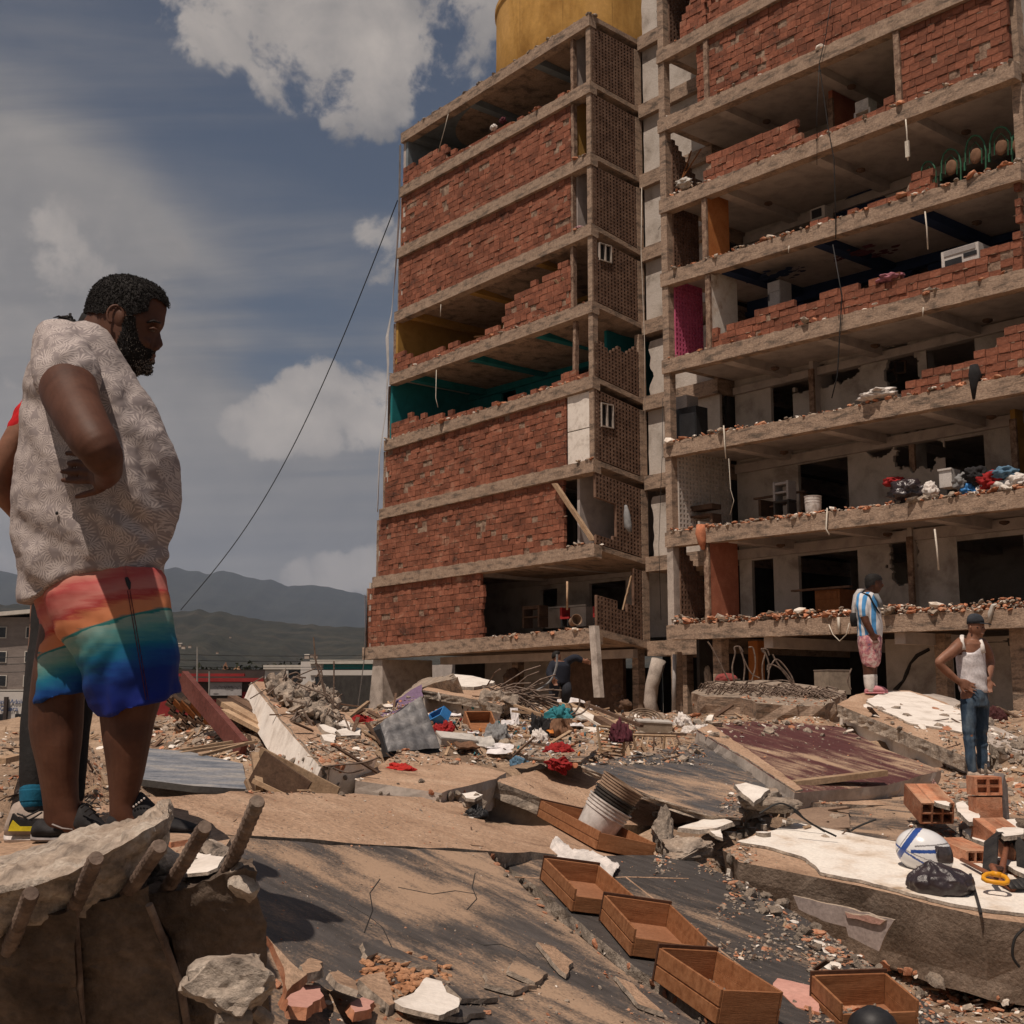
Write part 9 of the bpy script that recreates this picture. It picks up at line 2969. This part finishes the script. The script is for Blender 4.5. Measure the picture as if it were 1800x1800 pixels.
mb.build('bag_pouch', m_blk, o, smooth=True)
mb = MB()
mb.tube([A.pt(1516,1042,-.12), A.pt(1528,1046,-.19), A.pt(1535,1060,-.22), A.pt(1546,1078,-.16)],.02,8, flat=.5)
mb.build('strap', m_blk, o, smooth=True)
mb = MB(); A.body(mb,[(1044,1534,1544,.06),(1056,1540,1550,.08),(1068,1545,1554,.07)],-.1)
mb.build('hung_towel', m_gry, arg, smooth=True)
# ================= man in the white vest
V = Fig(13.3)
vst = thing('person', 'man in white vest, jeans and dark cap with hands on hips, at the right', 'person', V.pt(1718,1368))
mb = MB()
V.body(mb,[(1081,1705,1722,.05),(1086,1701,1728,.075),(1094,1700,1730,.082),(1102,1701,1731,.083),(1108,1702,1731,.08),(1114,1705,1730,.07),(1120,1709,1727,.05),(1123,1714,1723,.03)],0,1,.25)
mb.ball(V.pt(1731,1107,-.02),.016,.014,.018,8,6)
mb.ball(V.pt(1727,1115,-.04),.02,.02,.008,8,6)
V.limb(mb,[(1713,1112,0,9.5),(1710,1124,0,11),(1708,1134,0,14)])
V.body(mb,[(1126,1694,1722,.10),(1132,1684,1730,.14),(1150,1680,1731,.15),(1175,1685,1730,.13),(1200,1690,1732,.12),(1222,1692,1733,.12)],0)
V.limb(mb,[(1690,1129,-.06,10),(1682,1138,-.12,11),(1668,1150,-.16,9.5),(1653,1161,-.20,7.5),(1652,1168,-.20,7),(1666,1182,-.18,7.2),(1680,1194,-.17,5.8),(1687,1199,-.17,5)])
hand(mb, V.pt(1687,1199,-.17), Vector((1,.05,-.45)), Vector((-.2,-.2,-1)),.20,.25,.12,-1)
V.limb(mb,[(1726,1130,.12,9),(1736,1146,.16,8.5),(1741,1165,.16,7.5),(1739,1182,.08,6.8),(1736,1195,0,5.4)])
hand(mb, V.pt(1736,1195,0), Vector((-.15,-.3,-1)), Vector((.8,-.2,0)),.18,.6,.1,1)
V.limb(mb,[(1702,1220,-.08,13),(1703,1270,-.08,10.5),(1705,1320,-.09,8),(1709,1356,-.09,5.4)])
V.limb(mb,[(1724,1220,.08,13),(1725,1270,.08,10.5),(1726,1320,.07,8),(1727,1352,.07,5.4)])
b4 = mb.build('body', m_skin2, vst)
remesh(b4,.0095,3)
mb = MB(); mb.ball(V.pt(1706,1103,-.08),.012,.012,.022,10,6); mb.build('ear', m_skin2, vst, smooth=True)
for q in ((1718,1103),(1727,1103)):
	mb = MB(); mb.ball(V.pt(q[0], q[1],-.078 if q[0] < 1720 else -.045),.011,.008,.005,8,6); mb.build('eye', m_hair, vst, smooth=True)
mb = MB()
V.body(mb,[(lambda px: 1147 - 22 * min(1, abs(px - 1708) / 17) ** 2,1690,1726,.135),(lambda px: 1150 - 14 * min(1, abs(px - 1708) / 20) ** 2,1685,1730,.152),(1150,1679,1732,.163),(1170,1681,1733,.16),(1190,1683,1735,.158),(1208,1685,1737,.158),(1218,1687,1737,.156)],0)
o = mb.build('vest', mat('white_rib_cotton',[(.56,.53,.54),(.66,.63,.64)], scale=6, bump=.2, bscale=50), vst); remesh(o,.010,3)
def vf(p, n):
	px, py = proj(p)
	return .006 * nz(p.x * 10, p.y * 10, p.z * 14) + .006 * math.sin((px * .6 - py) * .28) * max(0,(py - 1170) / 60) - (.03 if (px < 1690 and py < 1150) else 0)
wrinkle(o, vf)
for pts in ([(1691,1117,-.07),(1690,1128,-.14),(1693,1142,-.165)],[(1722,1122,.0),(1726,1134,-.09),(1728,1148,-.1)]):
	mb = MB(); mb.tube([V.pt(*p) for p in pts],[.022,.026,.03],8, flat=.5)
	mb.build('shoulder_strap', m_wcl, vst, smooth=True)
mb = MB()
V.body(mb,[(1211,1688,1736,.15),(1228,1688,1738,.165),(1242,1690,1738,.16)],0)
V.limb(mb,[(1702,1235,-.08,14),(1703,1265,-.08,12.5),(1704,1300,-.08,10.5),(1706,1330,-.09,9),(1709,1354,-.09,7.2)],16)
V.limb(mb,[(1724,1235,.08,14),(1725,1265,.08,12.5),(1725,1300,.07,10.5),(1726,1330,.07,9),(1727,1350,.07,7.2)],16)
o = mb.build('jeans', mat('faded_denim',[(.018,.035,.060),(.035,.062,.10),(.10,.14,.18)], scale=5, bump=.3, bscale=120, fine=.2, stretch=(2,2,.6)), vst); remesh(o,.010,2)
wrinkle(o, lambda p, n: .010 * nz(p.x * 12, p.y * 12, p.z * 9) + .007 * math.sin(p.z * 70 + 4 * nz(p.x * 6, p.z * 4)) * max(0, nz(p.x * 4, p.y * 4, p.z * 3)))
m_tan = mat('pale_suede_shoe',[(.42,.33,.26),(.5,.4,.33)], bump=.2)
shoe(V,[(1701,1358,1370,.03),(1704,1352,1372,.04),(1712,1352,1372,.042),(1722,1360,1372,.045),(1731,1366,1372,.035),(1735,1369,1371,.015)],-.09,(m_tan, m_sole_w), vst,4)
shoe(V,[(1720,1352,1363,.03),(1723,1346,1364,.04),(1730,1347,1364,.042),(1738,1354,1364,.045),(1746,1360,1364,.03)],.07,(m_tan, m_sole_w), vst,4)
m_cap = mat('slate_cap',[(.028,.032,.040),(.045,.05,.06)], scale=8, bump=.2, bscale=120)
mb = MB()
V.body(mb,[(1078.5,1709,1717,.03),(1080,1704,1722,.06),(1084,1700.5,1727,.082),(1090,1699,1730,.09),(1097,1699,1731,.091)],0)
cp = mb.build('cap', m_cap, vst, smooth=True)
mb = MB()
mb.prism([V.pt(1722,1094,-.085), V.pt(1736,1095,-.075), V.pt(1743,1097,0), V.pt(1736,1095,.075), V.pt(1724,1094,.085)],(0,0,-.012))
mb.build('cap_brim', m_cap, cp)
# ================= worker in dark clothes in the shade of the ground floor
Wk = Fig(27)
wk = thing('person', 'person in dark clothes bending with one arm stretched out, in the ground floor shade', 'person', Wk.pt(985,1222))
mb = MB()
Wk.body(mb,[(1146,974,982,.06),(1149,971,985,.1),(1155,970,986,.11),(1161,972,985,.09),(1164,975,983,.06)],0)
Wk.limb(mb,[(979,1160,0,5),(981,1168,0,7)])
Wk.body(mb,[(1162,974,994,.14),(1170,967,1002,.19),(1185,968,1001,.18),(1198,970,999,.17)],0)
Wk.limb(mb,[(996,1164,0,6),(1010,1156,-.1,5.4),(1022,1160,-.1,4.4),(1027,1162,-.1,3.6)])
hand(mb, Wk.pt(1027,1162,-.1), Vector((1,0,-.3)), Vector((0,-.3,1)),.19,.6)
Wk.limb(mb,[(972,1168,-.05,6),(966,1182,-.2,5.2),(972,1194,-.35,4.2)])
hand(mb, Wk.pt(972,1194,-.35), Vector((.5,0,-1)), Vector((1,0,.3)),.19,.7)
Wk.limb(mb,[(976,1196,-.1,9),(974,1212,-.1,7.5),(972,1232,-.1,5.5)])
Wk.limb(mb,[(992,1196,.1,9),(996,1212,-.1,7.5),(994,1232,0,5.5)])
o = mb.build('body', m_skin2, wk); remesh(o,.016,2)
mb = MB()
Wk.body(mb,[(1163,973,995,.155),(1170,965.5,1003,.205),(1185,966,1003,.2),(1202,968,1001,.19)],0)
Wk.limb(mb,[(996,1164,0,7.4),(1010,1156,-.1,6.4),(1021,1160,-.1,5.4)])
Wk.limb(mb,[(972,1168,-.05,7.2),(966,1182,-.2,6.4),(970,1191,-.32,5.2)])
o = mb.build('jacket', mat('dark_navy_jacket',[(.012,.014,.022),(.02,.023,.034)], bump=.3), wk); remesh(o,.018,2)
mb = MB()
Wk.limb(mb,[(976,1198,-.1,10.5),(974,1212,-.1,9),(972,1230,-.1,7.4)])
Wk.limb(mb,[(992,1198,.1,10.5),(996,1212,-.1,9),(994,1230,0,7.4)])
mb.build('trousers', mat('dark_trousers',[(.02,.022,.028),(.032,.034,.042)], bump=.2), wk, smooth=True)
mb = MB(); Wk.body(mb,[(1144,976,982,.06),(1147,971,985,.11),(1153,969.5,984,.12),(1158,970,976,.09)],0)
mb.build('hair', m_hair, wk, smooth=True)
